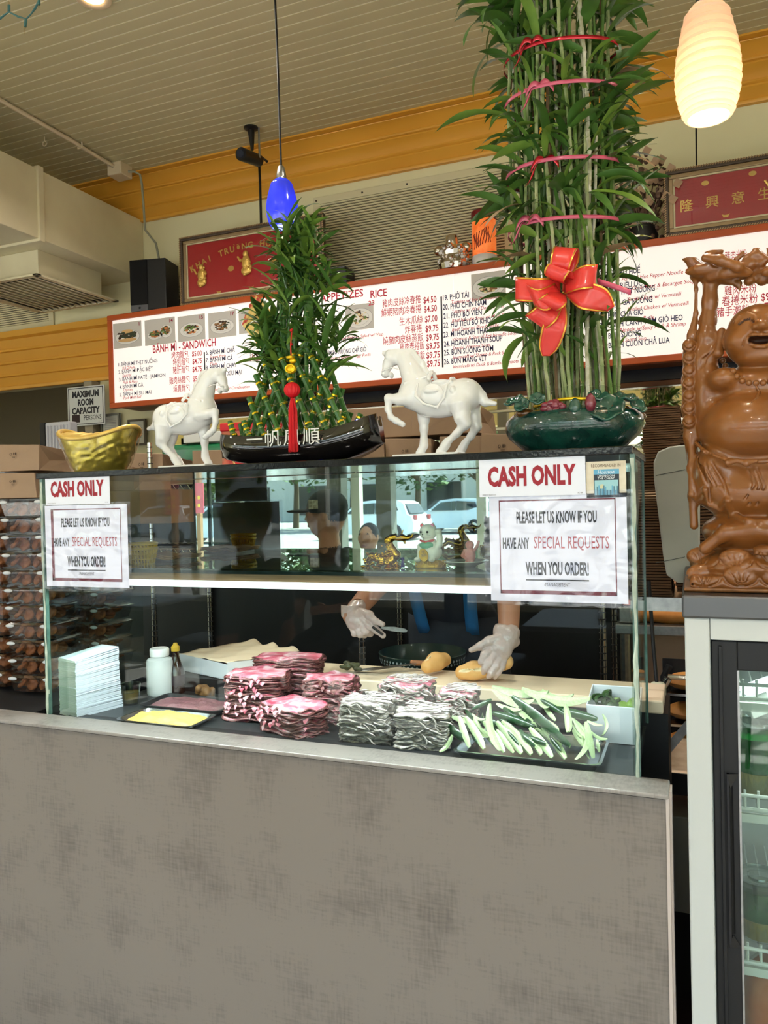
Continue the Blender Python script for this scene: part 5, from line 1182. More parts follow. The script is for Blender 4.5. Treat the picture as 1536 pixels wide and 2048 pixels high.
def bowband(pts, w_, lab=None):
    """pts: centre line pixels with depth and half-width direction (pixels)"""
    rows = []; e1 = []; e2 = []
    for (px_, py_, dy, ux, uy) in pts:
        c_ = G(px_,py_,dy); a_ = G(px_+ux,py_+uy,dy); h_ = a_-c_; rows.append([c_-h_,c_-h_*.5,c_,c_+h_*.5,c_+h_]); e1.append((c_-h_*.97,c_-h_*.86)); e2.append((c_+h_*.86,c_+h_*.97))
    def sm(r_):
        out = []
        for i in range(len(r_)-1):
            for s_ in range(4):
                u = s_/4; p0 = r_[max(i-1,0)]; p1 = r_[i]; p2 = r_[i+1]; p3 = r_[min(i+2,len(r_)-1)]
                out.append([(p1[j]*2+(p2[j]-p0[j])*u+(p0[j]*2-p1[j]*5+p2[j]*4-p3[j])*u*u+(p1[j]*3-p0[j]-p2[j]*3+p3[j])*u**3)*.5 for j in range(len(r_[0]))])
        out.append(r_[-1]); return out
    o = MB().grid(sm(rows)).build('bow_loop' if lab is None else lab, m_bow, bw, smooth=True, solid=.0010)
    for e in (e1,e2):
        for off in (-.0009,.0009): MB().grid(sm([[a_+Vector((0,off,0)),b_+Vector((0,off,0))] for a_, b_ in e])).build('gold_edge', m_bge, o, smooth=True)
# loops: centre -> out -> back
bowband([(1120,575,-.10,0,20),(1080,580,-.13,0,24),(1032,578,-.12,0,24),(1050,580,-.088,0,24),(1110,577,-.09,0,18)],1)
bowband([(1128,572,-.10,0,18),(1160,556,-.135,-3,24),(1192,553,-.12,-3,24),(1170,556,-.09,-2,24),(1125,570,-.09,0,16)],1)
bowband([(1124,560,-.10,14,0),(1120,530,-.14,20,4),(1132,495,-.12,24,2),(1136,520,-.09,22,2),(1126,560,-.09,14,0)],1)
bowband([(1120,565,-.11,14,4),(1108,555,-.145,20,8),(1120,535,-.15,22,8),(1133,556,-.12,18,6)],1)
bowband([(1118,580,-.11,8,14),(1085,600,-.15,10,22),(1060,588,-.13,8,22),(1085,585,-.10,6,20)],1)
bowband([(1120,585,-.11,12,6),(1110,600,-.155,22,10),(1092,612,-.14,20,10),(1108,590,-.11,14,8)],1)
bowband([(1118,590,-.105,10,12),(1095,625,-.135,20,14),(1070,645,-.12,20,14),(1085,625,-.095,16,12)],1)
bowband([(1120,590,-.10,10,8),(1112,640,-.13,22,8),(1098,690,-.11,20,4),(1092,712,-.10,8,0)],1,'bow_tail')
bowband([(1130,578,-.10,2,14),(1165,590,-.125,-8,26),(1200,600,-.115,-14,22),(1222,618,-.10,-8,6)],1,'bow_tail')
# ================================================================ WOODEN LAUGHING FIGURE AND GLASS DOOR COOLER
FX = -.022; FRY = 1.50; FTZ = oY(1363,1190,FRY).z; FBZ = oY(1363,1236,FRY).z
m_wht = mat('cooler_white', (196,200,198), .35, var=(3,(188,192,188),.3)); m_blkp = mat('cooler_black', (9,9,11), .5)
t = thing('glass_door_cooler', 'white cooler with a black framed glass door and stainless top', 'cooler', (.3,1.8,0))
MB().box((FX,FRY,FBZ),(.72,2.25,FTZ)).build('worktop', mat('worktop_steel',(96,96,96),.38,metal=1), t, bevel=.004, label='brushed stainless worktop')
a = oY(1420,1281,FRY); zd = a.z; xd = a.x
MB().box((FX+.004,FRY+.006,.06),(xd,2.22,FBZ)).build('side_wall', m_wht, t, bevel=.003); MB().box((.655,FRY+.006,.06),(.71,2.22,FBZ)).build('side_wall', m_wht, t, bevel=.003)
MB().box((xd+.0005,FRY+.008,zd),(.6545,2.22,FBZ)).build('header', m_wht, t, bevel=.002); MB().box((xd,2.16,.06),(.655,2.20,zd)).build('back_wall', m_wht, t); MB().box((xd,1.6,.06),(.655,2.16,.10)).build('cooler_floor', m_wht, t)
MB().box((FX+.02,FRY+.05,0),(.70,2.2,.06)).build('plinth', m_black, t)
g = oY(1475,1341,FRY+.02); gx0, gz1 = g.x, g.z
dr = MB().box((xd+.002,FRY+.02,.09),(gx0,FRY+.06,zd-.003)).box((.60,FRY+.02,.09),(.652,FRY+.06,zd-.003)).box((gx0,FRY+.02,gz1),(.60,FRY+.06,zd-.003)).box((gx0,FRY+.02,.09),(.60,FRY+.06,.16)).build('door', m_blkp, t, bevel=.002)
MB().box((xd+.014,FRY+.014,.10),(xd+.020,FRY+.021,zd-.012)).build('door_ridge', m_blkp, dr, bevel=.001)
h0 = oY(1452,1545,FRY+.02); h1 = oY(1466,1892,FRY+.02)
MB().box((xd+.024,FRY+.012,h1.z),(xd+.028,FRY+.021,h0.z)).prism([(xd+.024,FRY+.011,h0.z),(xd+.044,FRY+.0195,h0.z),(xd+.030,FRY+.011,h0.z-.025)],(0,.010,0)).prism([(xd+.024,FRY+.011,h1.z),(xd+.044,FRY+.0195,h1.z),(xd+.030,FRY+.011,h1.z+.025)],(0,.010,0)).prism([(xd+.0285,FRY+.011,h0.z-.024),(xd+.0345,FRY+.0195,h0.z-.024),(xd+.0345,FRY+.0195,h1.z+.024),(xd+.0285,FRY+.011,h1.z+.024)],(0,.004,0)).build('handle', mat('handle_black',(20,20,23),.25), dr)
MB().box((gx0,FRY+.028,.16),(.60,FRY+.034,gz1)).build('glass', glassmat('door_glass',(236,244,240),1.0), dr)
MB().box((gx0-.001,FRY+.019,.16),(gx0+.0025,FRY+.03,gz1)).build('glass_trim', m_steel, dr)
m_wire = mat('wire_white', (214,218,214), .35)
def wshelf(z):
    k = MB(); y0 = 1.60; k.tube([(gx0-.02,y0,z),(.64,y0,z)],.0035,8).tube([(gx0-.02,y0,z-.026),(.64,y0,z-.026)],.0045,8); x = gx0-.01
    while x < .63: k.tube([(x,y0,z-.026),(x,y0+.002,z+.010)],.0026,6); k.tube([(x,y0,z-.026),(x,2.14,z-.026)],.002,6); x += .023
    k.box((gx0-.02,y0-.004,z-.050),(.64,y0+.006,z-.034)); return k.build('wire_shelf', m_wire, t, smooth=40)
zs = [oY(1505,y,1.60).z for y in (1370,1592,1898)]
for z in zs: wshelf(z)
l = area('cooler_light', (0,0,0), (0,0,0), .5, .02, 1.4, (.92,1,.95)); l.parent = t; l.location = (0,-.14,gz1-.02)
m_cup = glassmat('cup_plastic', (240,244,240), 1.6, rough=.05); m_jel = mat('green_jelly', (20,120,44), .2, trans=.3, var=(20,(12,84,30),.2)); m_coc = mat('dessert_tan', (170,150,70), .5, var=(30,(120,120,50),.2))
def cup(px, py, z, r, h, lab, Yc):
    c = oY(px,py,Yc); x = c.x; q = thing('dessert_cup', lab, 'cup', (x,Yc,z), 'green jelly cups in the cooler')
    MB().lathe([(0,0),(r*.78,0),(r*.8,.002),(r,h),(r*.97,h),(r*.77,.004)],(x,Yc,z+.0005),28).build('cup', m_cup, q, smooth=True)
    MB().lathe([(0,.004),(r*.76,.004),(r*.84,h*.35),(r*.85,h*.36),(0,h*.36)],(x,Yc,z),24).build('lower_layer', m_coc, q, smooth=40); MB().lathe([(0,h*.365),(r*.85,h*.365),(r*.93,h*.86),(r*.5,h*.9),(0,h*.88)],(x,Yc,z),24).build('jelly', m_jel, q, smooth=40)
    MB().lathe([(r*1.03,h-.004),(r*1.05,h),(r*1.05,h+.006),(r*.96,h+.008),(r*.94,h+.004),(r*.5,h+.003),(r*.48,h+.006),(0,h+.006)],(x,Yc,z),28).build('lid', glassmat('lid_plastic',(226,232,232),3.2,rough=.12), q, smooth=40)
r_ = .048
cup(1512,1500,zs[1]-.022,r_,oY(1512,1450,1.68).z-zs[1]+.022,'green jelly dessert cup on the upper cooler shelf, behind the left edge of the glass',1.68); cup(1608,1500,zs[1]-.022,r_,.11,'green jelly dessert cup second from the left on the upper cooler shelf',1.69)
cup(1520,1800,zs[2]-.022,.048,.115,'green jelly dessert cup on the lower cooler shelf, behind the left edge of the glass',1.70); cup(1618,1800,zs[2]-.022,.048,.115,'green jelly dessert cup second from the left on the lower cooler shelf',1.70)
m_or2 = mat('orange_food', (196,104,66), .45, var=(12,(226,150,110),.2)); 
def blobbag(x, y, z, sx_, sy_, sz_, lab, m, nm='food_bag', cat='bag', seed=0, grp=None):
    q = thing(nm, lab, cat, (x,y,z), grp); rows = []
    for i in range(15):
        th = math.pi*i/14; rows.append([(x+sx_*math.copysign(abs(math.sin(th)*math.cos(2*math.pi*j/28))**.7,math.cos(2*math.pi*j/28))*(1+.12*mnoise.noise(Vector((i*.5,j*.5,seed)))), y+sy_*math.copysign(abs(math.sin(th)*math.sin(2*math.pi*j/28))**.7,math.sin(2*math.pi*j/28))*(1+.12*mnoise.noise(Vector((i*.6,j*.4,seed+3)))), z+sz_*(1-math.cos(th)**1 if 0 else 1-math.cos(th))) for j in range(28)])
    MB().grid(rows, close=True).build('contents', m, q, smooth=True)
    rows2 = [[(x+(a-x)*1.05,y+(b-y)*1.05+.004*mnoise.noise(Vector((a*60,c*60,seed))),z+(c-z)*1.03) for a,b,c in r] for r in rows]
    MB().grid(rows2, close=True).build('clear_film', MATS['crinkled_wrap'], q, smooth=True); return q
zb_ = .101; blobbag(.17,1.72,zb_,.10,.08,.12,'lower bag of orange shredded food at the bottom left of the cooler',m_or2,seed=1); blobbag(.165,1.73,zb_+.25,.09,.08,.10,'upper bag of orange shredded food at the bottom left of the cooler',m_or2,seed=2); blobbag(.38,1.74,zb_,.10,.08,.14,'bag of orange food further right in the cooler bottom',m_or2,seed=3)
t3 = thing('white_carton','small white carton tilted on the top shelf of the cooler','carton',(.10,1.72,zs[0])); MB().obox((.115,1.70,oY(1480,1395,1.7).z),(.03,.01,.012),(-.01,.03,0),(-.008,0,.020)).build('carton', m_wht, t3, bevel=.002)
MB().obox((.115,1.70,oY(1480,1395,1.7).z+.0245),(.031,.01,.012),(-.01,.031,0),(-.001,0,.002)).build('flap', m_paper, t3)
blobbag(.22,1.80,zs[0]-.020-.2,.08,.06,.05,'brown wrapped snack pack on the top cooler shelf',mat('snack_brown',(120,90,60),.5),seed=7) if 0 else None

# ---- the figure
WY = 1.665
def bp(cx, cy, dy=0): q = oY(1300+cx/2.729, 450+cy/2.729, WY); return np.array((q.x, WY+dy, q.z))
ub = (bp(900,1000)-bp(300,1000))[0]/600
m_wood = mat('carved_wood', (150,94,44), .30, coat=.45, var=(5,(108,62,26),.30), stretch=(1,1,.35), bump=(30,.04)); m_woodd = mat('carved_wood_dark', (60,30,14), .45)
m_endg = mat('plinth_wood', (140,92,46), .4, coat=.2, var=(60,(96,58,28),.2), stretch=(1,1,.08))
U = lambda v: v*ub
lo = bp(150,2030,-.15); hi = bp(1000,90,.12); S = SDF(lo, hi, .0018)
S.M[:] = 0
cxm = 575
def both(f):
    f(lambda x: x); f(lambda x: 2*cxm-x)
# lotus seat and robe base
S.ell(bp(cxm,1850,0), (U(372),.118,U(118)), .004); S.box(bp(cxm,1925,0), (U(372),.112,U(38)), .01, .01)
S.ell(bp(cxm,1690,0), (U(270),.090,U(90)), .02)
S.chain([bp(300,1750,-.07),bp(400,1670,-.08),bp(560,1650,-.09),bp(720,1670,-.08),bp(850,1750,-.07)],[U(38)]*5,.012)
# skirt, belly, chest
S.ell(bp(cxm,1390,0), (U(312),.088,U(245)), .015); S.ell(bp(cxm-20,1110,-.010), (U(305),.112,U(222)), .008)
S.ell(bp(cxm,880,0), (U(235),.072,U(130)), .02)
both(lambda m: S.ell(bp(m(400),858,-.050), (U(90),.030,U(66)), .010))
both(lambda m: S.ell(bp(m(392),1350,-.015), (U(168),.068,U(195)), .015))
both(lambda m: S.ell(bp(m(305),930,.004), (U(85),.045,U(230)), .02))
S.ell(bp(cxm,1660,0), (U(300),.088,U(120)), .02)
# head
S.ell(bp(588,640,-.030), (U(192),.066,U(168)), .006); S.ell(bp(588,560,-.026), (U(160),.060,U(118)), .012); S.ell(bp(590,748,-.040), (U(120),.045,U(52)), .010)
for sx_ in (-1,1):
    S.ell(bp(590+sx_*110,668,-.062), (U(72),.026,U(62)), .010)
    S.chain([bp(590-sx_*-200,590,-.020),bp(590+sx_*212,650,-.022),bp(590+sx_*222,712,-.030)],[U(22),U(22),U(34)],.004)
# arms holding the canopy
both(lambda m: S.chain([bp(m(320),860,-.01),bp(m(298),740,-.01),bp(m(305),620,-.008),bp(m(318),520,0),bp(m(326),420,0),bp(m(330),320,0)],[U(70),U(62),U(52),U(44),U(42),U(46)],.012))
both(lambda m: S.chain([bp(m(240),235,0),bp(m(252),350,0),bp(m(250),480,0),bp(m(228),600,0),bp(m(220),720,0)],[U(12),U(10),U(12),U(26),U(44)],.006))
both(lambda m: S.chain([bp(m(222),700,0),bp(m(216),850,0),bp(m(215),1000,0),bp(m(222),1160,0),bp(m(235),1330,0),bp(m(232),1480,0),bp(m(240),1640,0)],[U(42),U(44),U(44),U(40),U(30),U(26),U(26)],.008))
both(lambda m: S.chain([bp(m(275),700,-.004),bp(m(285),850,-.006),bp(m(262),1000,-.006),bp(m(248),1150,-.01)],[U(50),U(52),U(34),U(20)],.012))
# canopy of curling leaves
def canopy(m):
    S.chain([bp(m(206),130,-.01),bp(m(205),175,-.01),bp(m(240),222,-.005),bp(m(320),250,0),bp(m(430),265,0),bp(m(560),262,0)],[U(14),U(30),U(30),U(32),U(34),U(36)],.010)
    S.chain([bp(m(212),268,-.02),bp(m(260),262,-.03),bp(m(320),245,-.03)],[U(20),U(26),U(22)],.006)
    S.chain([bp(m(262),152,-.03),bp(m(300),150,-.035),bp(m(335),178,-.04),bp(m(372),172,-.035),bp(m(392),142,-.03)],[U(14),U(24),U(22),U(22),U(10)],.008)
    S.chain([bp(m(300),215,-.045),bp(m(380),235,-.055),bp(m(470),270,-.055),bp(m(545),290,-.04)],[U(24),U(30),U(26),U(10)],.008)
    S.chain([bp(m(470),195,-.01),bp(m(500),170,-.01),bp(m(518),122,-.012)],[U(16),U(11),U(5)],.006)
    S.chain([bp(m(520),205,-.02),bp(m(560),180,-.02),bp(m(585),140,-.02)],[U(20),U(18),U(7)],.008)
    S.chain([bp(m(350),290,.0),bp(m(420),300,0),bp(m(480),325,-.005),bp(m(490),362,-.01)],[U(34),U(24),U(16),U(6)],.008)
    S.ell(bp(m(540),315,-.01), (U(30),.012,U(26)), .006)
    S.ell(bp(m(400),262,.0), (U(190),.040,U(40)), .012); S.chain([bp(m(330),300,-.02),bp(m(410),292,-.035),bp(m(520),292,-.04)],[U(24),U(26),U(22)],.008); S.chain([bp(m(600),225,-.02),bp(m(620),180,-.015)],[U(24),U(8)],.008)
both(canopy)
# sash and hem ruffle
S.chain([bp(250,1195,-.035),bp(300,1250,-.075),bp(400,1290,-.098),bp(520,1305,-.105),bp(640,1300,-.104),bp(760,1275,-.095),bp(860,1230,-.07)],[U(11)]*7,.005)
S.chain([bp(415,1308,-.104),bp(460,1298,-.112),bp(505,1312,-.115),bp(555,1300,-.112)],[U(20),U(12),U(20),U(12)],.003)
hem = [(225,1470,-.03),(262,1500,-.055),(300,1445,-.07),(325,1520,-.08),(380,1545,-.085),(415,1500,-.09),(440,1575,-.095),(520,1608,-.10),(620,1612,-.10),(720,1590,-.095),(760,1520,-.09),(800,1545,-.08),(850,1460,-.06),(900,1490,-.03)]
S.ell(bp(cxm,1455,0), (U(338),.098,U(165)), .015)
S.chain([bp(232,1180,-.01),bp(225,1330,-.02),bp(228,1470,-.03)],[U(16),U(22),U(18)],.01)
def front(cx, cy, rng=(-.14,.1)):
    q = bp(cx,cy); i = int(round((q[0]-S.lo[0])/S.h)); k_ = int(round((q[2]-S.lo[2])/S.h)); col = S.F[i,:,k_]; w_ = np.where(col < 0)[0]
    return (S.lo[1]+S.h*w_[0]-WY) if len(w_) else 0.0
def fp(cx, cy, off=0): return bp(cx,cy,front(cx,cy)+off)
# everything below is placed on the surface found so far
car_ = []
def groove(pts, r, mi=1, k=.0015, off=-.0005): S.chain([fp(*q,off) for q in pts],[U(r)]*len(pts),k,mi,carve=True)
def ridge(pts, r, k=.003, off=0, mi=None): S.chain([fp(*q,off) for q in pts],[U(x) for x in (r if hasattr(r,'__len__') else [r]*len(pts))],k,mi)
ridge([(548,598),(562,570),(566,545)],[14,12,8],.006); S.ell(fp(588,600,-.004),(U(36),.017,U(32)),.004); 
for s_ in (-1,1): S.ell(fp(588+s_*34,610,.002),(U(20),.009,U(17)),.003)
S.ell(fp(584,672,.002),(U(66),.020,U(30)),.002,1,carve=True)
S.chain([fp(512,652,-.001),bp(545,650,-.098),bp(584,652,-.102),bp(624,650,-.098),fp(660,648,-.001)],[U(7),U(9),U(10),U(9),U(7)],.003,0)
S.chain([bp(530,690,-.086),bp(560,708,-.092),bp(600,709,-.092),bp(636,690,-.086)],[U(8),U(10),U(10),U(8)],.004,0)
for s_ in (-1,1):
    X_ = lambda a: 588+s_*a
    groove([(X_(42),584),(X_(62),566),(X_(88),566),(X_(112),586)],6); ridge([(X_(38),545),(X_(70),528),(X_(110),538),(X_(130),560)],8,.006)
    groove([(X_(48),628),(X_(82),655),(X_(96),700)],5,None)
def robe(m):
    for i in range(5): groove([(m(262+i*16),1230+i*8),(m(285+i*22),1330+i*6),(m(330+i*22),1430-i*4)],8,None,.002)
    for i in range(3): groove([(m(300+i*16),780),(m(330+i*20),730+i*8),(m(375),700+i*6)] if 0 else [(m(268+i*12),800-i*10),(m(285+i*14),745-i*8),(m(335+i*6),712-i*10)],6,None,.002)
    groove([(m(285),330),(m(270),450),(m(262),600)],7,None,.002)
both(robe)
for a_ in ((540,1330,575,1430,520,1530),(565,1335,600,1430,560,1530),(520,1330,550,1420,500,1500)): groove([a_[:2],a_[2:4],a_[4:]],7,None,.002)
for s_ in (-1,1):
    m = (lambda x: x) if s_ == -1 else (lambda x: 2*cxm-x)
    for i in range(7):
        cy = 668+i*68; S.ell(bp(m(214),cy,-.016),(U(42),.016,U(44)),.001,None)
    for i in range(7):
        cy = 668+i*68; q = [fp(m(213)+28*math.cos(a_),cy+2+22*math.sin(a_),-.0003) for a_ in (0.1,.8,1.57,2.3,3.0)]; S.chain(q,[U(6)]*5,.001,None,carve=True)
S.chain([fp(q[0],q[1],-.003) if 245 < q[0] < 880 else bp(*q) for q in hem],[U(17)]*len(hem),.005)
for (a0,b0),(a1,b1),(a2,b2) in (((300,1445),(290,1360),(262,1270)),((415,1500),(390,1400),(330,1300)),((325,1520),(318,1420),(290,1320)),((760,1520),(750,1420),(740,1330)),((850,1460),(845,1380),(860,1280)),((640,1590),(655,1480),(640,1380))): groove([(a0,b0-14),(a1,b1),(a2,b2)],9,None,.003)
# lotus petals, two rows
def petal(cx, cy, rx, rz):
    yy = front(cx,cy); S.ell(bp(cx,cy,yy+.004),(U(rx),.013,U(rz)),.0015,None)
    S.chain([fp(cx+rx*.9*math.cos(a_),cy+rz*.86*math.sin(a_),-.0005) for a_ in np.linspace(.15,3.0,9)],[U(7)]*9,.001,None,carve=True)
    for dx in (-.35,-.12,.12,.35): S.chain([fp(cx+rx*dx*.3,cy+rz*.75,-.0004),fp(cx+rx*dx,cy+rz*.15,-.0004),fp(cx+rx*dx*1.8,cy-rz*.4,-.0004)],[U(5)]*3,.001,None,carve=True)
for x in (285,455,640,810): petal(x,1800,92,58)
for x in (290,480,665,855): petal(x,1888,98,64)
S.ell(fp(600,1752,-.004),(U(62),.020,U(26)),.006)
for i in range(5): S.ell(fp(556+i*21,1772-abs(i-2)*2,-.006),(U(12),.008,U(13)),.002)
q = thing('wooden_buddha', 'tall carved wooden laughing figure holding a canopy of leaves overhead', 'statue', (bp(cxm,2007)[0],WY,FTZ))
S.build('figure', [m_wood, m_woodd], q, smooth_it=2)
b0, b1 = bp(188,2005), bp(2*cxm-188,1955)
MB().box((b0[0],WY-.118,FTZ+.0005),(b1[0],WY+.11,b1[2])).build('plinth', m_endg, q, bevel=.004)
bd = [(397,742),(410,770),(426,798),(444,826),(463,853),(492,878),(527,888),(564,890),(601,888),(638,882),(674,868),(702,845),(722,815),(740,785),(752,752)]
m_bead = None
for i, (x, y) in enumerate(bd):
    c = fp(x,y,-.002); ob = MB().ball(c,(U(18),)*3,14).build('bead', m_wood, q, smooth=True)
S.F[:] = S.F
k = MB(); k.tube([fp(563,905,-.003),fp(580,940,-.002),fp(560,975,-.002),fp(528,1008,-.001)],[U(9),U(15),U(13),U(3)],10,flat=.6); k.build('pendant', m_wood, q, smooth=True)
# ================================================================ FOOD AND TOOLS INSIDE THE CASE
r2 = random.Random(77)
def meatmat(name, a, b, c, sc_, d_=.16, rough=.35):
    m = bpy.data.materials.new(name); m.use_nodes = True; n = m.node_tree.nodes; L = m.node_tree.links; bs = n['Principled BSDF']
    tc = n.new('ShaderNodeTexCoord'); oi = n.new('ShaderNodeObjectInfo'); va = n.new('ShaderNodeVectorMath'); va.operation = 'ADD'; L.new(tc.outputs['Object'], va.inputs[0]); L.new(oi.outputs['Random'], va.inputs[1])
    nz = n.new('ShaderNodeTexNoise'); nz.inputs['Scale'].default_value = sc_; nz.inputs['Detail'].default_value = 6; nz.inputs['Distortion'].default_value = 1.6; L.new(va.outputs[0], nz.inputs['Vector'])
    r = n.new('ShaderNodeValToRGB'); e = r.color_ramp.elements; e[0].position = .5-d_; e[0].color = (*lin(a),1); e[1].position = .5+d_; e[1].color = (*lin(c),1); x = e.new(.5); x.color = (*lin(b),1)
    L.new(nz.outputs['Fac'], r.inputs[0]); L.new(r.outputs[0], bs.inputs['Base Color']); bs.inputs['Roughness'].default_value = rough; bs.inputs['Subsurface Weight'].default_value = .1; bs.inputs['Subsurface Radius'].default_value = (.006,.003,.002)
    bp_ = n.new('ShaderNodeBump'); bp_.inputs['Strength'].default_value = .25; bp_.inputs['Distance'].default_value = .002; L.new(nz.outputs['Fac'], bp_.inputs['Height']); L.new(bp_.outputs[0], bs.inputs['Normal']); return m
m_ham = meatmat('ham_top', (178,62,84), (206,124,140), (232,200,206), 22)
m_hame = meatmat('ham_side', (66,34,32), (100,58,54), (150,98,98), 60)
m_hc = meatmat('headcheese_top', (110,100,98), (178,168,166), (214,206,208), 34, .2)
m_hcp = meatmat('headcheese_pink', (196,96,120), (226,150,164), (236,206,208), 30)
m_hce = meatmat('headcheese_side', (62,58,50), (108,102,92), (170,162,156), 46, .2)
def slice_mesh(w_, d_, th, ruf, seed, ms):
    rr = random.Random(seed); n = 40; k = MB(); ph = [rr.uniform(0,6.28) for _ in range(5)]; rows_t = []; rows_b = []
    def out(a):
        c, s_ = math.cos(a), math.sin(a); q = 1/((abs(c)**5+abs(s_)**5)**(1/5)); wob = 1+ruf*(.30*math.sin(3*a+ph[0])+.35*math.sin(7*a+ph[1])+.3*math.sin(13*a+ph[2])); return c*q*w_/2*wob, s_*q*d_/2*wob
    for v in (0,.45,.8,.95,1.0):
        t_, b_ = [], []
        for i in range(n):
            a = 2*math.pi*i/n; x, y = out(a); dz = ruf*.05*(math.sin(4*a+ph[3])*v+math.sin(9*a+ph[4])*v*v*v)*.5; dp = -.004*v**6*(1+math.sin(5*a+ph[0]))
            hh = th*(1 if v < .95 else (.8 if v < 1 else .3)); t_.append((x*v,y*v,dz+hh/2+dp)); b_.append((x*v,y*v,dz-hh/2+dp))
        rows_t.append(t_); rows_b.append(b_)
    R = rows_b[::1]+rows_t[::-1]; k.grid(R, close=True)
    for f in range(len(k.f)):
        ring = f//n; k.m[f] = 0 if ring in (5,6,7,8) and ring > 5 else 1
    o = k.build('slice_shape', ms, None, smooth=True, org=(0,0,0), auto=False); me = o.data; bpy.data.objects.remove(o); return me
def stack(lab, x0, x1, yf, dep, ztop, mset, rot, nvar, ruf, seed, zb=DZ+.004, lean=0, pitch=.0040, name='meat_stack', sh=1):
    rr = random.Random(seed); cx, cy = (x0+x1)/2, yf+dep/2; w_ = x1-x0
    t = thing(name, lab, 'meat stack', (cx,cy,zb), 'stacks of sliced meat in the case')
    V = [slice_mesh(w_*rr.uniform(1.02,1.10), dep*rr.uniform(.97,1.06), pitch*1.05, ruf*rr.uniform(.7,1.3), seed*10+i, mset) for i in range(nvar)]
    n = max(3,int((ztop-zb)/pitch)); 
    for i in range(n):
        u = i/n; o = bpy.data.objects.new('slice', V[rr.randrange(nvar)]); link(o, t)
        o.location = (rr.gauss(0,.0016)+lean*u, rr.gauss(0,.0016), pitch*(i+.5)); o.rotation_euler = (rr.gauss(0,.010), rr.gauss(0,.010), rot+rr.choice((0,math.pi))+rr.gauss(0,.03))
        bulge = 1+.03*math.sin(u*7+seed); o.scale = (bulge,bulge,rr.uniform(.9,1.4))
    return t
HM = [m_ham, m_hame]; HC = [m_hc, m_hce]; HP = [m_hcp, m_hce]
stack('low stack of pink marbled meat slices at the back, rising above the other pink stacks', -1.165,-.985,1.868,.11,1.072,HM,.15,5,.05,1)
stack('tall stack of pink marbled meat slices at the left end, next to the purple pate', -1.185,-1.035,1.735,.12,1.052,HM,.1,5,.06,2,lean=.012)
stack('pink meat stack at the front, turned cornerwise, with a broad rosy top slice', -1.03,-.865,1.655,.115,1.000,HM,-.42,6,.05,3)
stack('pink meat stack at the right with a draped top slice, behind the cornerwise one', -.965,-.83,1.775,.11,1.045,HM,.2,5,.09,4)
stack('grey and white sliced meat stack at the front, right next to the pink meat', -.80,-.675,1.655,.10,1.026,HC,.12,6,.09,5)
stack('grey meat stack at the back with folded white slices and pink spots', -.745,-.62,1.775,.10,1.043,HP,-.1,5,.11,6)
stack('ragged grey and white meat stack at the front with hanging shreds', -.655,-.535,1.650,.10,1.012,HC,.2,6,.12,7)
stack('ragged grey meat stack with a pink spotted top, beside the cucumber spears', -.585,-.50,1.765,.09,1.036,HP,.0,5,.12,8)
for nm, (x0,x1,yf,dep,zt,m_) in {'shredded_strips': (-.80,-.675,1.655,.10,1.024,m_hc), 'shredded_strips.': (-.655,-.535,1.65,.10,1.012,m_hc), 'shredded_strips..': (-.745,-.62,1.775,.10,1.045,m_hc), 'shredded_strips...': (-.585,-.50,1.765,.09,1.036,m_hc)}.items():
    st_ = [o for o in bpy.data.objects if o.type == 'EMPTY' and o.name.startswith('meat_stack') and abs(o.location.x-(x0+x1)/2) < .002][0]; k = MB()
    for i in range(120):
        top_ = i%3 != 0
        if top_: p_ = Vector((r2.uniform(x0+.008,x1-.008), yf+r2.uniform(.006,dep-.01), zt+.002+r2.uniform(0,.004)))
        else: p_ = Vector((r2.uniform(x0,x1), yf-.001+r2.uniform(-.003,.003), r2.uniform(DZ+.02,zt)))
        a_ = r2.uniform(-.5,.5)+(.3 if top_ else 0); L_ = r2.uniform(.012,.034); pts = [p_]; 
        for j in range(5): p_ = p_+Vector((math.cos(a_),(.25*math.sin(a_*2) if top_ else -.08),(.10*math.sin(a_*3) if top_ else math.sin(a_)*.7-.25)))*L_/5; a_ += r2.uniform(-.6,.6); pts.append(p_)
        k.tube(pts, [.0009,.0018,.0021,.0019,.0017,.0008], 5)
    k.build('meat_shreds', mat('shred_pale',(186,176,172),.4,var=(60,(140,130,124),.2)), st_, smooth=True, kind='stuff')
for (x0,x1,yf,dep,zt,n_) in ((-1.03,-.865,1.655,.115,.998,40),(-1.185,-1.035,1.735,.12,1.05,40),(-.965,-.83,1.775,.11,1.043,30)):
    st_ = [o for o in bpy.data.objects if o.type == 'EMPTY' and o.name.startswith('meat_stack') and abs(o.location.x-(x0+x1)/2) < .002][0]; k = MB()
    for i in range(n_):
        p_ = Vector((r2.uniform(x0+.01,x1-.01), yf-.004+r2.uniform(-.002,.002), r2.uniform(DZ+.02,zt))); w_ = r2.uniform(.004,.010); k.add([p_+Vector((-w_,.002,0)),p_+Vector((-w_*.3,-.004,-.003)),p_+Vector((w_*.4,-.005,-.004-r2.uniform(0,.008))),p_+Vector((w_,.002,.001)),p_+Vector((0,.004,.004))],[(0,1,2,3,4)])
    k.build('loose_flaps', m_ham if n_ > 30 else m_hame, st_, smooth=False, kind='stuff')

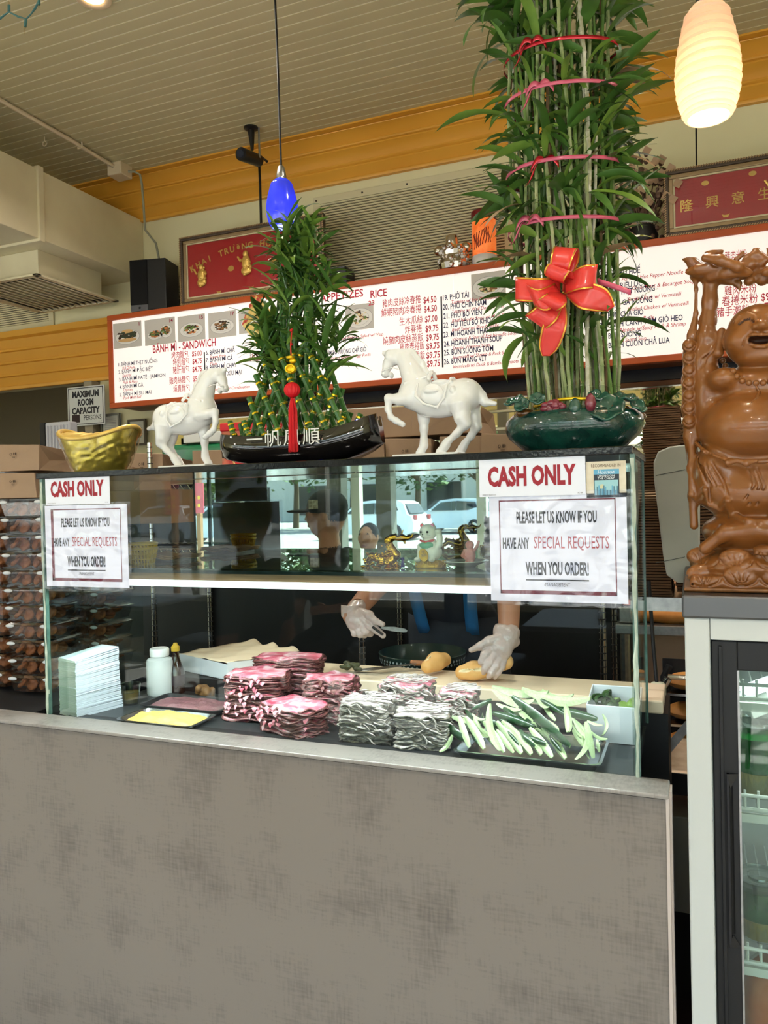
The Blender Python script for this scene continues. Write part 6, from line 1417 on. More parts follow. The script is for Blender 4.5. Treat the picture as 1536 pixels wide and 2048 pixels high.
# ---- cucumber spears in a steel tray
m_traysteel = mat('tray_steel', (186,192,196), .22, metal=1); TRX0, TRX1, TRY0, TRY1 = -.498,-.190,1.622,1.80
def tray(name, lab, x0,x1,y0,y1,zb,zt,m,flare=.010,rim=.006,cat='tray'):
    t = thing(name, lab, cat, ((x0+x1)/2,(y0+y1)/2,zb)); 
    def ring(d_, z, rr_=.02):
        P = []
        for (cx_,cy_,a0) in ((x1-rr_+d_,y0+rr_-d_,-90),(x1-rr_+d_,y1-rr_+d_,0),(x0+rr_-d_,y1-rr_+d_,90),(x0+rr_-d_,y0+rr_-d_,180)):
            for j in range(5): a_ = math.radians(a0+22.5*j); P.append((cx_+rr_*math.cos(a_),cy_+rr_*math.sin(a_),z))
        return P
    R = [ring(-flare,zb+.0008),ring(0,zt),ring(rim,zt),ring(rim,zt-.003),ring(.001,zt-.003),ring(-flare+.0012,zb)]
    k = MB(); k.grid(R, close=True); k.add(R[0],[tuple(range(20))]); k.add(R[-1],[tuple(range(20))[::-1]]); k.build('pan', m, t, smooth=30); return t
tray('cucumber_tray','shallow stainless tray holding the cucumber spears',TRX0,TRX1,TRY0,TRY1,DZ+.0005,.946,m_traysteel)
m_skin = mat('cucumber_skin', (22,48,30), .28, coat=.3, var=(50,(40,76,42),.25)); m_flesh = mat('cucumber_flesh', (160,182,130), .35, sss=.1, var=(30,(184,200,160),.25))
def spear_mesh(L_, r, curve, a_half, seed):
    rr = random.Random(seed); n = 16; rows = []; k = MB(); ns = 7
    for i in range(n+1):
        u = i/n; s_ = max(.04, math.sin(math.pi*min(1,max(0,u*.93+.035)))**.42); c = Vector((0, curve*math.sin(math.pi*u)-curve*.6, L_*u)); row = []
        for j in range(ns+1): a_ = -a_half+2*a_half*j/ns; row.append(c+Vector((math.sin(a_)*r*s_, math.cos(a_)*r*s_, 0)))
        row.append(c+Vector((r*s_*.30, r*.18*s_, 0))); row.append(c+Vector((-r*s_*.30, r*.18*s_, 0))); rows.append(row)
    m_ = ns+3; o = len(k.v); k.grid(rows, close=True)
    for f in range(len(k.f)): k.m[f] = 0 if f%m_ < ns else 1
    k.add(rows[0],[tuple(range(m_))[::-1]],1); k.add(rows[-1],[tuple(range(m_))],1)
    ob = k.build('spear_shape', [m_skin,m_flesh], None, smooth=35, org=(0,0,0)); me = ob.data; bpy.data.objects.remove(ob); return me
SV = [spear_mesh(1, .115, .05, 1.0, 1), spear_mesh(1,.13,.10,.8,2), spear_mesh(1,.10,-.04,1.15,3), spear_mesh(1,.15,.16,.85,4)]
def cp(cx, cy, Y): return oY(880+cx/2.954, 1320+cy/2.954, Y)
def spear(x0,y0,Y0,x1,y1,Y1,v,face,lab=None,sw=1):
    """face: direction (x, z, y) the flesh looks, in world"""
    a, b = cp(x0,y0,Y0), cp(x1,y1,Y1); D = b-a; L_ = D.length; z = D.normalized(); f = Vector((face[0],face[2],face[1])); yv = -(f-z*f.dot(z)).normalized(); xv = yv.cross(z)
    o = bpy.data.objects.new('cucumber_spear', SV[v]); C.objects.link(o); w_ = min(1.05, .155/L_)*sw
    M_ = Matrix((xv*L_*w_, yv*L_*w_, z*L_)).transposed().to_4x4(); M_.translation = a; o.matrix_world = M_
    o['label'] = lab or 'one of the many alike cut cucumber spears heaped in the steel tray'; o['category'] = 'cucumber'; o['group'] = 'cucumber spears in the steel tray'
FR, UP, RT, LF = (0,.25,-1), (0,1,-.5), (.8,.2,-.6), (-.8,.2,-.6)
SP_ = [(170,512,1.66,108,330,1.71,2,FR,'cucumber spear leaning at the far left front of the tray'),(262,525,1.655,150,335,1.70,0,FR),(352,540,1.65,290,262,1.70,1,RT,'large curved cucumber spear with pale flesh standing at the left front'),(380,545,1.652,258,362,1.69,0,FR),
 (432,545,1.655,330,410,1.69,2,FR),(485,552,1.655,335,365,1.71,0,FR),(545,560,1.655,370,365,1.71,1,FR),(604,565,1.652,520,462,1.69,3,FR,'short thick cucumber piece with bumpy end at the front centre'),(664,575,1.652,530,400,1.70,0,FR),(745,585,1.652,605,400,1.70,1,FR,'long pale cucumber spear leaning at the front, right of the centre'),
 (812,592,1.65,866,385,1.68,3,LF,'broad arched cucumber spear with pale inner side at the right front'),(905,580,1.65,862,362,1.675,2,FR),(885,585,1.66,842,450,1.69,0,RT),(782,505,1.66,440,212,1.74,2,(.5,.2,1),'long dark cucumber spear lying diagonally across the pile'),
 (560,395,1.71,318,312,1.74,2,(0,-.2,1),'dark skinned cucumber spear lying flat at the left middle'),(893,235,1.76,490,178,1.80,1,UP,'long pale cucumber spear lying on top, pointing right'),(640,190,1.80,312,158,1.84,0,(0,.9,-.4),'cucumber spear with dark back lying topmost at the left'),(560,250,1.77,318,188,1.80,3,UP),
 (742,325,1.74,600,235,1.77,2,(0,-.3,1)),(792,215,1.80,608,188,1.83,3,UP),(760,432,1.68,742,265,1.73,3,FR,'stubby pale cucumber piece standing up right of the diagonal one'),(935,350,1.73,690,292,1.77,2,(0,-.2,1),'dark cucumber spear on the right side pointing to the pepper box'),
 (962,385,1.70,872,358,1.73,0,UP),(990,470,1.70,890,425,1.71,3,UP),(645,285,1.75,568,222,1.78,3,UP),(480,295,1.75,335,258,1.78,0,UP),(305,232,1.74,190,292,1.72,1,(0,-.1,1),'dark cucumber spear at the far left against the grey meat'),(268,352,1.70,190,322,1.71,3,UP),
 (965,450,1.72,968,322,1.75,3,LF,'pale cucumber piece standing at the right rear corner'),(240,440,1.69,235,500,1.68,3,FR),(700,470,1.70,560,330,1.75,0,(0,-.2,1)),(460,420,1.71,340,330,1.74,0,(0,.1,1)),(640,500,1.69,520,380,1.73,2,(0,0,1)),(880,430,1.71,780,340,1.75,0,UP),
 (590,330,1.74,420,290,1.77,1,UP),(800,300,1.76,640,250,1.79,1,UP),(860,520,1.68,780,410,1.72,2,FR),(940,545,1.67,925,470,1.70,0,FR),(230,500,1.67,180,400,1.70,2,(0,0,1)),(320,500,1.67,230,400,1.71,1,FR),(700,250,1.79,500,215,1.82,0,UP),(470,500,1.67,400,420,1.70,2,(0,0,1)),(560,510,1.67,470,410,1.71,0,(0,0,1)),(720,540,1.665,640,440,1.70,2,(0,0,1))]
for s_ in SP_: spear(*s_[:8], lab=(s_[8] if len(s_) > 8 else None))
for i in range(22):
    xa, ya = r2.uniform(150,900), r2.uniform(330,520); u_ = (520-ya)/190; Yc_ = 1.675+.085*u_
    spear(xa,ya,Yc_-.012,xa-r2.uniform(60,190),ya-r2.uniform(50,120),Yc_+.03,r2.randrange(4),r2.choice(((0,.2,-1),(0,-.2,1),(0,1,-.3),(.5,0,1))))
spear(0,545,1.635,75,445,1.66,3,(-.3,.2,-1),'loose cucumber slice leaning against the ragged grey meat, outside the tray')

# ---- white box of peppers
bx0, bx1, by0, by1, bzt = -.238, -.122, 1.835, 1.952, 1.014
t = thing('pepper_box','white plastic box with cut green peppers','box',(-.18,1.90,DZ)); m_pl = mat('white_plastic',(222,226,232),.35)
k = MB(); th = .003
def rectring(e, z): return [(bx0-e,by0-e,z),(bx1+e,by0-e,z),(bx1+e,by1+e,z+(.02 if z > 1 else 0)),(bx0-e,by1+e,z+(.02 if z > 1 else 0))]
R = [rectring(-.008,DZ+.004),rectring(-.002,bzt),rectring(.002,bzt),rectring(-.005,DZ+.001)]; k.grid(R, close=True); k.add(R[0],[(0,1,2,3)]); k.add(R[-1],[(3,2,1,0)]); k.build('tub', m_pl, t, bevel=.002)
m_pep = mat('pepper_green',(44,84,30),.25,coat=.4,var=(30,(22,52,22),.25)); m_pepi = mat('pepper_inside',(140,170,92),.4)
for i in range(26):
    x, y, z = r2.uniform(bx0+.018,bx1-.018), r2.uniform(by0+.018,by1-.018), bzt-.030+r2.uniform(0,.034)
    a_ = r2.uniform(0,6.28); r_ = r2.uniform(.008,.013); rows = []
    for j in range(7):
        th_ = j/6*2.4-.1; rows.append([(x+r_*math.sin(th_)*math.cos(a_+p_*.5)*1.6, y+r_*math.sin(th_)*math.sin(a_+p_*.5)*1.6, z+r_*math.cos(th_)+.002*math.sin(p_*2+i)) for p_ in range(7)])
    o = MB().grid(rows).build('green_pepper', m_pep if i%4 else m_pepi, None, smooth=True, solid=.0025, org=(x,y,z)); o.location = (x,y,z)
    tag(o, 'cut piece of glossy green pepper in the white box', 'pepper', 'green pepper pieces in the white box')

# ---- spreads, bread, knife, box, bottles, napkins
m_butter = mat('butter_yellow',(216,176,84),.4,sss=.2,var=(14,(226,192,106),.3),bump=(14,.5)); m_pate = mat('pate_mauve',(112,72,78),.5,var=(24,(136,96,98),.25),bump=(40,.7))
def spread(lab, name, x0,x1,y0,y1,z,m,h,seed):
    t = tray(name+'_tray', lab, x0,x1,y0,y1,DZ+.0004,z,m_black if 'pate' in name else m_traysteel); P = []
    for i in range(31):
        row = []
        for j in range(23):
            u, v = i/30, j/22; e = (math.sin(math.pi*min(1,max(0,u)))*math.sin(math.pi*min(1,max(0,v))))**.35; q = Vector((u*5+seed,v*4,0))
            row.append((x0+.008+(x1-x0-.016)*u, y0+.008+(y1-y0-.016)*v, z-.012+e*(h+.011*mnoise.noise(q)+.004*mnoise.noise(q*3.1))))
        P.append(row)
    MB().grid(P).build('spread', m, t, smooth=True); return t
spread('steel tray of thick yellow butter spread at the left front of the case','butter',-1.425,-1.195,1.612,1.728,.940,m_butter,.020,1)
spread('dark tray of mauve pate behind the yellow spread','pate',-1.46,-1.205,1.745,1.875,.943,m_pate,.014,4)
c = oZ(412,1385,.945); k = SDF((c.x-.05,c.y-.04,DZ-.005),(c.x+.05,c.y+.04,DZ+.07),.0022)
for i in range(16): k.ell((c.x+r2.uniform(-.022,.022),c.y+r2.uniform(-.015,.015),DZ+.012+r2.uniform(0,.022)),(r2.uniform(.009,.014),)*3,.003)
t = thing('meatball','lump of brown minced meat behind the mauve pate','meat',(c.x,c.y,DZ)); k.build('lump', mat('mince_brown',(128,92,52),.6,var=(60,(92,64,36),.2)), t)
m_crust = mat('bread_crust',(206,146,76),.5,var=(16,(228,184,120),.28),bump=(60,.1)); m_crumb = mat('bread_crumb',(232,210,166),.8,bump=(150,.4))
def loaf(name, lab, pts, rs, slash, flat=.85):
    lo = np.min(np.array(pts),0)-max(rs)*1.6; hi = np.max(np.array(pts),0)+max(rs)*1.6; s = SDF(lo,hi,.0020); s.chain(pts, rs, .01)
    for a, b in slash: s.chain([a,b],[.0025,.0035],.003,1,carve=True)
    t = thing(name, lab, 'bread', tuple(np.mean(np.array(pts),0)*np.array((1,1,0))+np.array((0,0,1.0)))); s.build('crust', [m_crust,m_crumb], t, smooth_it=2); return t
b0 = oZ(852,1358,1.0); b1 = oY(862,1325,2.10)
q0 = np.array((b0.x-.005,b0.y+.03,1.028)); q1 = np.array((b0.x+.020,b0.y+.105,1.034))
loaf('bread_roll','short golden crusty baguette roll lying on the cutting board',[q0,(q0+q1)/2+np.array((0,0,.004)),q1],[.019,.026,.021],[((q0[0]-.004,q0[1]-.005,q0[2]+.019),(q1[0]-.008,q1[1]-.02,q1[2]+.023))])
hb0 = oY(925,1345,2.03); hb1 = oY(985,1322,2.045)
loaf('cut_bread','split golden baguette piece held down by the gloved hand',[(hb0.x,2.03,1.024),(hb0.x+.03,2.035,1.030),(hb0.x+.075,2.045,1.036)],[.020,.025,.022],[((hb0.x-.01,2.008,1.030),(hb0.x+.085,2.02,1.042))])
t = thing('crust_half','upper half of the split baguette standing behind the lower one','bread',(hb1.x,2.075,1.0)); s = SDF((hb1.x-.07,2.02,.995),(hb1.x+.08,2.12,1.10),.002); s.chain([(hb1.x-.018,2.070,1.035),(hb1.x+.03,2.068,1.052)],[.024,.022],.01); s.build('crust', [m_crust,m_crumb], t, smooth_it=2)
# tongs with pickled greens on the board
a0 = oZ(700,1336,1.012); a1 = oZ(835,1332,1.012); t = thing('serving_tongs','grey steel serving tongs lying on the cutting board with wooden grip','tongs',(a0.x,a0.y,1.0))
for d_ in (-.012,.012): MB().tube([(a0.x+.02,a0.y+d_*.4,1.006),((a0.x+a1.x)/2,a0.y+d_,1.016),(a1.x,a1.y+d_*.2,1.020)],[.010,.008,.006],8,flat=.25,up=(0,0,1)).build('arm', m_steel, t, smooth=True)
MB().tube([(a1.x-.02,a1.y,1.021),(a1.x+.025,a1.y,1.021)],.008,10).build('grip', mat('grip_wood',(150,96,56),.5), t, smooth=True)
k = SDF((a0.x-.05,a0.y-.04,.995),(a0.x+.05,a0.y+.04,1.05),.0024)
for i in range(14): k.ell((a0.x+r2.uniform(-.026,.026)+.008,a0.y+r2.uniform(-.012,.012),1.010+r2.uniform(0,.014)),(r2.uniform(.007,.013),r2.uniform(.006,.01),r2.uniform(.005,.008)),.002)
t = thing('chopped_greens','small heap of chopped dark pickled greens on the cutting board','food',(a0.x,a0.y,1.0)); k.build('heap', mat('pickled_greens',(84,84,52),.5,var=(60,(40,44,34),.2)), t)
# patterned bowl behind the board
c = oY(846,1315,2.32); t = thing('patterned_bowl','dark green bowl with a white patterned rim behind the cutting board','bowl',(c.x,2.315,.93))
MB().lathe([(0,0),(.06,0),(.065,.006),(.125,.060),(.140,.098),(.137,.100),(.12,.064),(.06,.012),(0,.010)],(c.x,2.315,.918),48).build('bowl', mat('bowl_green',(34,52,48),.3,coat=.4), t, smooth=40)
k = MB(); 
for i in range(60):
    a_ = 2*math.pi*i/60; 
    for s_ in (0,1):
        z_ = .918+.074+.011*s_; r_ = .1345+.0035*s_; b_ = a_+s_*.05; p_ = Vector((c.x+r_*math.cos(b_),2.315+r_*math.sin(b_),z_)); tx = Vector((-math.sin(b_),math.cos(b_),0))*.0042; k.add([p_-tx,p_+Vector((0,0,-.0045)),p_+tx,p_+Vector((0,0,.0045))],[(0,1,2,3)])
k.build('diamond_pattern', mat('pattern_grey',(150,160,160),.4), t, kind='stuff')
MB().box((c.x-.5,2.19,.0),(c.x+.5,2.2,.0)) if 0 else None
# flat white carton with paper
t = thing('flat_carton','flat white cardboard tray lined with beige paper behind the pink meat','carton',(-1.33,2.1,.95)); cz = .985
A_ = [(-1.565,2.06),(-1.318,1.975),(-1.17,2.16),(-1.42,2.27)]
MB().prism([(x,y,.968) for x,y in A_],(0,0,.002)).build('base', m_pl, t); 
for i in range(4):
    (x0_,y0_),(x1_,y1_) = A_[i],A_[(i+1)%4]; MB().prism([(x0_,y0_,.968),(x1_,y1_,.968),(x1_,y1_,1.016),(x0_,y0_,1.022)],(-.001,.0015,0)).build('side', m_pl, t)
P = []
for i in range(21):
    for_ = []
    for j in range(15):
        u, v = i/20, j/14; p_ = Vector((*A_[0],0)).lerp(Vector((*A_[1],0)),u).lerp(Vector((*A_[3],0)).lerp(Vector((*A_[2],0)),u),v); for_.append((p_.x,p_.y,1.020+.012*(v)+.006*mnoise.noise(Vector((u*6,v*5,2)))+(.010*math.sin(u*16) if j == 14 else 0)))
    P.append(for_)
MB().grid(P).build('paper_lining', mat('beige_paper',(226,206,178),.7), t, smooth=True, solid=.001)
MB().box((-1.62,1.98,.0),(-1.14,2.29,.966)).build('stand', m_black, thing('side_stand','black low stand under the flat carton','stand',(-1.4,2.1,0)))
# bottles
c = oY(321,1380,1.92); zb_ = DZ; r_ = (oY(343,1340,1.92)-oY(300,1340,1.92)).length/2; hh = oY(321,1296,1.92).z-zb_
t = thing('white_bottle','plain white plastic bottle with a wide screw cap at the left of the case','bottle',(c.x,1.92,zb_))
MB().lathe([(0,0),(r_*.93,0),(r_,.006),(r_,hh*.70),(r_*.93,hh*.76),(r_*.62,hh*.81),(r_*.62,hh*.84)],(c.x,1.92,zb_+.0005),32).build('body', mat('bottle_white',(200,206,206),.4), t, smooth=40)
k = MB(); k.lathe([(0,hh*.83),(r_*.70,hh*.83),(r_*.72,hh*.85),(r_*.72,hh*.975),(r_*.66,hh),(0,hh)],(c.x,1.92,zb_),32)
k.build('cap', mat('cap_white',(236,238,238),.4), t, smooth=40)
c = oY(357,1378,1.965); r_ = .026; hh = oY(357,1284,1.965).z-DZ
MB
t = thing('soy_sauce_bottle','dark soy sauce bottle with a yellow cap beside the white bottle','bottle',(c.x,1.95,DZ)); cx_ = c.x+.004
MB().lathe([(0,0),(r_,0),(r_*1.02,.01),(r_,hh*.42),(r_*.62,hh*.60),(r_*.42,hh*.74),(r_*.42,hh*.84),(0,hh*.84)],(cx_,1.95,DZ+.0005),28).build('glass', mat('soy_glass',(34,16,10),.06,coat=.8), t, smooth=40)
MB().lathe([(r_*1.015,hh*.16),(r_*1.03,hh*.17),(r_*1.02,hh*.36),(r_*1.0,hh*.37)],(cx_,1.95,DZ),28).build('label_band', mat('label_dark',(52,40,44),.4), t, smooth=True)
MB().lathe([(0,hh*.84),(r_*.50,hh*.84),(r_*.52,hh*.92),(r_*.30,hh*.96),(r_*.22,hh),(0,hh)],(cx_,1.95,DZ),24).build('cap', mat('cap_yellow',(196,160,50),.4), t, smooth=40)
c = oZ(262,1408,DZ); t = thing('glass_tumbler','small clear glass with amber liquid beside the napkins','glass',(c.x,c.y,DZ))
MB().lathe([(0,0),(.022,0),(.029,.060),(.027,.060),(.020,.005),(0,.005)],(c.x,c.y,DZ+.0005),24).build('glass', glassmat('tumbler_glass',(214,222,214),1.8,rough=.03), t, smooth=40)
MB().lathe([(0,.006),(.020,.006),(.024,.036),(0,.036)],(c.x,c.y,DZ),24).build('drink', mat('amber_drink',(150,120,60),.15,trans=.3), t, smooth=40)
# napkin stack
n0, n1 = oZ(154,1437,DZ), oZ(241,1414,DZ); zt_ = oY(154,1322,n0.y).z; m_nap = mat('napkin_white',(206,214,226),.8); m_napg = mat('napkin_fold',(204,216,206),.8)
t = thing('napkin_stack','tall stack of folded white paper napkins at the left front of the case','napkins',(n0.x,n0.y,DZ)); dx = (n1-n0); dxn = dx.normalized(); pn = Vector((-dxn.y,dxn.x,0))*.085; n_ = 44
for i in range(n_):
    h_ = (zt_-DZ)/n_; z0_ = DZ+h_*i; j0 = Vector((r2.gauss(0,.0006),r2.gauss(0,.0006),0)); sh = dxn*(.010*(1-i/n_)**3); tl = .012*math.sin(i/n_*1.5)*0
    a, b = n0+j0, n1+j0+sh*1.0; k = MB(); L4 = [a+pn, a, b, b+pn]
    wv = lambda u: .0012*math.sin(i*1.7+u*5)
    vs = []
    for zz_, e in ((z0_+.0003,0),(z0_+h_*.5,.0009),(z0_+h_*.94,0)):
        for qi, q_ in enumerate(L4): vs.append((q_.x+(.001*e*0),q_.y-e*(1 if qi in (1,2) else -1),zz_+(.016*(i/n_)**1.5*(1 if qi in (2,3) else 0))+(0 if qi in (0,1) else wv(qi))))
    k.add(vs,[(3,2,1,0),(8,9,10,11)]+[(r*4+q,r*4+(q+1)%4,(r+1)*4+(q+1)%4,(r+1)*4+q) for r in range(2) for q in range(4)])
    for f in range(len(k.f)): k.m[f] = 1 if k.f[f][0]%4 == 0 and f >= 2 else 0
    k.build('napkin', [m_nap,m_napg], t)

# ================================================================ FIGURES ON THE GLASS SHELF
# waving cat
def ct(cx, cy, dy=0): q = oY(700+cx/5.12, 1020+cy/5.12, 1.665); return np.array((q.x,1.665+dy,q.z))
uc = (ct(900,300)-ct(800,300))[0]/100; V_ = lambda v: v*uc
m_cw = mat('cat_white',(232,232,222),.25,coat=.3); m_cr = mat('cat_red',(196,30,46),.3,coat=.3); m_cg = mat('cat_green',(90,176,140),.3,coat=.2); m_cgold = mat('cat_gold',(222,180,60),.25,metal=.5,var=(50,(180,130,30),.2)); m_cpink = mat('cat_pink',(232,130,170),.4)
s = SDF(ct(670,615,-.045),ct(980,125,.05),.0009)
s.ell(ct(828,430,0),(V_(112),.022,V_(92)),.004); s.ell(ct(810,340,0),(V_(78),.017,V_(60)),.004); s.ell(ct(803,225,-.002),(V_(88),.017,V_(78)),.003); s.ell(ct(775,262,-.013),(V_(34),.006,V_(24)),.003)
for x0_,x1_ in ((745,740),(855,850)): s.chain([ct(x0_,180),ct(x1_,138)],[V_(26),V_(9)],.002)
s.chain([ct(890,390,-.006),ct(925,350,-.008),ct(930,290,-.008),ct(918,225,-.008)],[V_(36),V_(32),V_(30),V_(30)],.003); s.ell(ct(915,215,-.010),(V_(34),.007,V_(26)),.002)
s.chain([ct(735,370,-.010),ct(745,420,-.019),ct(738,465,-.021)],[V_(30),V_(26),V_(20)],.003)
for x_ in (720,860): s.ell(ct(x_,500,-.018),(V_(36),.009,V_(26)),.003)
s.ell(ct(800,358,-.014),(V_(70),.010,V_(38)),.001,2); s.chain([ct(740,310,-.012),ct(800,324,-.019),ct(870,308,-.012)],[V_(11)]*3,.0005,1)
s.ell(ct(742,160,-.007),(V_(16),.002,V_(22)),.0003,1); s.ell(ct(850,158,-.007),(V_(18),.002,V_(22)),.0003,3)
t = thing('lucky_cat','white waving lucky cat figurine with a red collar on a gold base','figurine',(ct(825,600)[0],1.665,SZ)); s.build('cat', [m_cw,m_cr,m_cg,m_cpink], t)
k = MB()
for x_ in (750,818): k.ball(ct(x_,222,-.0185),(V_(13),.0015,V_(12)),12)
k.build('eye', m_black, t, kind='stuff'); k = MB(); k.ball(ct(770,247,-.0195),(V_(8),.0015,V_(5)),8).tube([ct(770,252,-.0195),ct(770,268,-.0193)],.0003,4).tube([ct(752,280,-.019),ct(768,270,-.0195),ct(790,284,-.019)],.0004,4)
for dy_ in (0,14): k.tube([ct(722,245+dy_,-.0165),ct(748,250+dy_*.7,-.0188)],.00025,4).tube([ct(845,242+dy_,-.016),ct(812,250+dy_*.7,-.0187)],.00025,4)
for x0_ in (705,720,735,845,860,875): k.tube([ct(x0_,512,-.0265),ct(x0_+2,490,-.0270)],.0003,4)
k.build('whiskers_and_mouth', m_black, t, kind='stuff')
c = ct(790,452,-.026); ko = MB().lathe([(0,-.001),(V_(46),-.001),(V_(48),.0),(V_(46),.0012),(0,.0012)],(0,0,0),28,axis='y',sy=1.35); vs = [Vector(v) for v in ko.v]; R_ = Matrix.Rotation(-.25,3,'Y'); ko.v = [tuple(Vector(c)+R_@Vector((v.x,v.y,v.z))) for v in vs]; ko.build('gold_coin', m_cgold, t, smooth=40)
qq = Plate((c[0]-.006,1.665-.0278,c[2]+.006),Vector((1,0,.25)),Vector((.25,0,-1)),(0,-1,0)); qq.text('k','千',.006,.0045,.0085,align='c',off=.05); qq.text('k','萬両',.006,.0105,.0065,align='c',off=.05); qq.build(t,{'k': m_ink})
MB().lathe([(0,0),(V_(140),0),(V_(148),.004),(V_(135),.012),(V_(105),.017),(0,.019)],(ct(825,600)[0],1.668,SZ+.0003),32,sy=.8).build('gold_base', m_cgold, t, smooth=True)
k = MB()
for i in range(22):
    a_ = i*.2857*1.0; z_ = SZ+.006+.006*(i%2); c_ = (ct(825,600)[0]+V_(138)*math.cos(a_),1.668+V_(138)*.8*math.sin(a_),z_); k.tube([(c_[0]+.0042*math.cos(b_),c_[1]-.0008,c_[2]+.0042*math.sin(b_)) for b_ in np.linspace(0,6.3,12)],.0009,5)
k.build('cloud_rings', m_cgold, t, smooth=True, kind='stuff')
MB().ball(ct(800,330,-.0215),.0016,8).build('bell', m_cgold, t)
# gold dragon on coins
def dr_(cx, cy, dy=0): q = oY(700+cx/5.12, 1020+cy/5.12, 1.66); return np.array((q.x,1.66+dy,q.z))
s = SDF(dr_(90,640,-.045),dr_(700,170,.05),.0011); m_gd = mat('dragon_gold',(206,158,62),.18,metal=.95); rr = random.Random(5)
for i in range(40): 
    x_ = rr.uniform(150,500); s.ell(dr_(x_,rr.uniform(540,600),rr.uniform(-.022,.022)),(V_(rr.uniform(18,34)),V_(24),V_(rr.uniform(10,20))),.001)
s.chain([dr_(180,520,.0),dr_(240,470,-.01),dr_(330,500,-.012),dr_(420,520,-.006),dr_(470,460,0),dr_(430,400,-.004),dr_(400,330,-.004),dr_(430,285,-.006),dr_(470,270,-.006)],[V_(22),V_(36),V_(46),V_(48),V_(46),V_(44),V_(38),V_(34),V_(26)],.003)
s.ell(dr_(400,310,-.008),(V_(38),.008,V_(40)),.002); s.chain([dr_(470,290,-.006),dr_(550,280,-.008),dr_(600,285,-.008),(dr_(640,275,-.008)),dr_(658,242,-.008)],[V_(20),V_(32),V_(20),V_(9),V_(6)],.002)
s.chain([dr_(560,290,-.008),dr_(575,340,-.008)],[V_(18),V_(8)],.002); s.chain([dr_(530,260,-.006),dr_(555,200,-.006)],[V_(12),V_(4)],.002); s.chain([dr_(480,260,0),dr_(460,235,0)],[V_(8),V_(4)],.002)
for i in range(60):
    u = rr.random(); x_ = 180+300*u; s.ell(dr_(x_,rr.uniform(430,560),rr.uniform(-.024,-.008)),(V_(rr.uniform(8,18)),)*3,.001)
for i in range(14): s.ell(dr_(380+rr.uniform(-30,60),320+i*14,-.014),(V_(9),)*3,.0008)
t = thing('gold_dragon','small gold dragon figurine on a heap of coins with a blue tassel','figurine',(dr_(330,600)[0],1.66,SZ)); s.build('dragon', m_gd, t)
k = MB(); 
for i in range(26): a_ = i*.24; c_ = dr_(545,500,-.004+.003*math.sin(a_)); k.tube([c_,(c_[0]+.004*math.cos(i*1.7),c_[1],SZ+.0015)],.0008,4)
k.ball(dr_(545,500,-.004),.0045,10); k.build('blue_tassel', mat('tassel_blue',(34,40,120),.5), t, kind='stuff')
# saucer with pink figurine
c = oY(925,1125,1.70); t = thing('white_saucer','white saucer dish on the shelf beside the lucky cat','saucer',(c.x,1.70,SZ)); MB().lathe([(0,.0),(.022,0),(.026,.003),(.052,.013),(.0505,.0145),(.024,.006),(0,.005)],(c.x+.008,1.70,SZ+.0003),40).build('saucer', mat('saucer_white',(216,218,212),.25,coat=.3), t, smooth=True)
k = MB(); rr = random.Random(2)
for i in range(40): a_ = rr.uniform(0,6.28); q_ = rr.random()**.5*.03; k.ball((c.x+.008+q_*math.cos(a_),1.70+q_*math.sin(a_),SZ+.007),(.004,.003,.0012),6)
k.build('dark_tea_leaves', mat('tea_dark',(50,60,44),.6), t, kind='stuff')
pc = np.array((c.x+.018,1.70,SZ+.008)); s = SDF(pc-.03,pc+np.array((.03,.03,.075)),.0011); s.ell(pc+(0,0,.018),(.0135,.010,.018),.003); s.ell(pc+(0,0,.042),(.010,.008,.010),.002); s.chain([pc+(-.011,-.004,.030),pc+(-.016,-.007,.018),pc+(-.008,-.010,.012)],[.004,.0035,.003],.002); s.chain([pc+(.011,-.004,.030),pc+(.018,-.004,.038),pc+(.022,-.004,.050)],[.004,.0035,.003],.002)
for x_ in (-.006,.006): s.ell(pc+(x_,-.005,.003),(.005,.006,.004),.001)
t = thing('pink_figurine','small pink robed figurine standing on the white saucer','figurine',tuple(pc)); s.build('body', mat('figurine_pink',(222,130,130),.35,var=(60,(236,170,160),.2)), t)
# yellow baskets, paper trays
c = oY(285,1128,1.70); m_yb = mat('basket_yellow',(226,186,40),.35)
for i in range(2):
    t = thing('yellow_basket','upper yellow plastic basket nested on the glass shelf' if i else 'lower yellow plastic basket standing on the glass shelf','basket',(c.x,1.70,SZ+i*.012)); z0_ = SZ+.0005+i*.012; rt, rb_, hh = .040,.031,.040
    k = MB(); 
    for j in range(26):
        a_ = 2*math.pi*j/26; k.tube([(c.x+rb_*math.cos(a_),1.70+rb_*math.sin(a_),z0_),(c.x+rt*math.cos(a_),1.70+rt*math.sin(a_),z0_+hh)],.0022,5)
    k.build('ribs', m_yb, t, kind='stuff'); o = MB()
    for (r_,z_) in ((rb_,.001),(rb_*.6+rt*.4,.013),(rb_*.3+rt*.7,.026)): o.tube([(c.x+r_*math.cos(a_),1.70+r_*math.sin(a_),z0_+z_) for a_ in np.linspace(0,6.3,36)],.0018,5)
    o.build('hoops', m_yb, t, smooth=True, kind='stuff'); MB().lathe([(rt-.002,hh-.002),(rt+.003,hh-.001),(rt+.004,hh+.004),(rt+.001,hh+.005),(rt-.002,hh)],(c.x,1.70,z0_),36).build('rim', m_yb, t, smooth=True)
    MB().lathe([(0,0),(rb_,0),(rb_,.001),(0,.001)],(c.x,1.70,z0_),28).build('bottom', m_yb, t)
c = oY(335,1108,1.80); t = thing('paper_sheets','thin stack of brown paper sheets on the glass shelf beside the baskets','paper',(c.x,1.80,SZ)); P = []
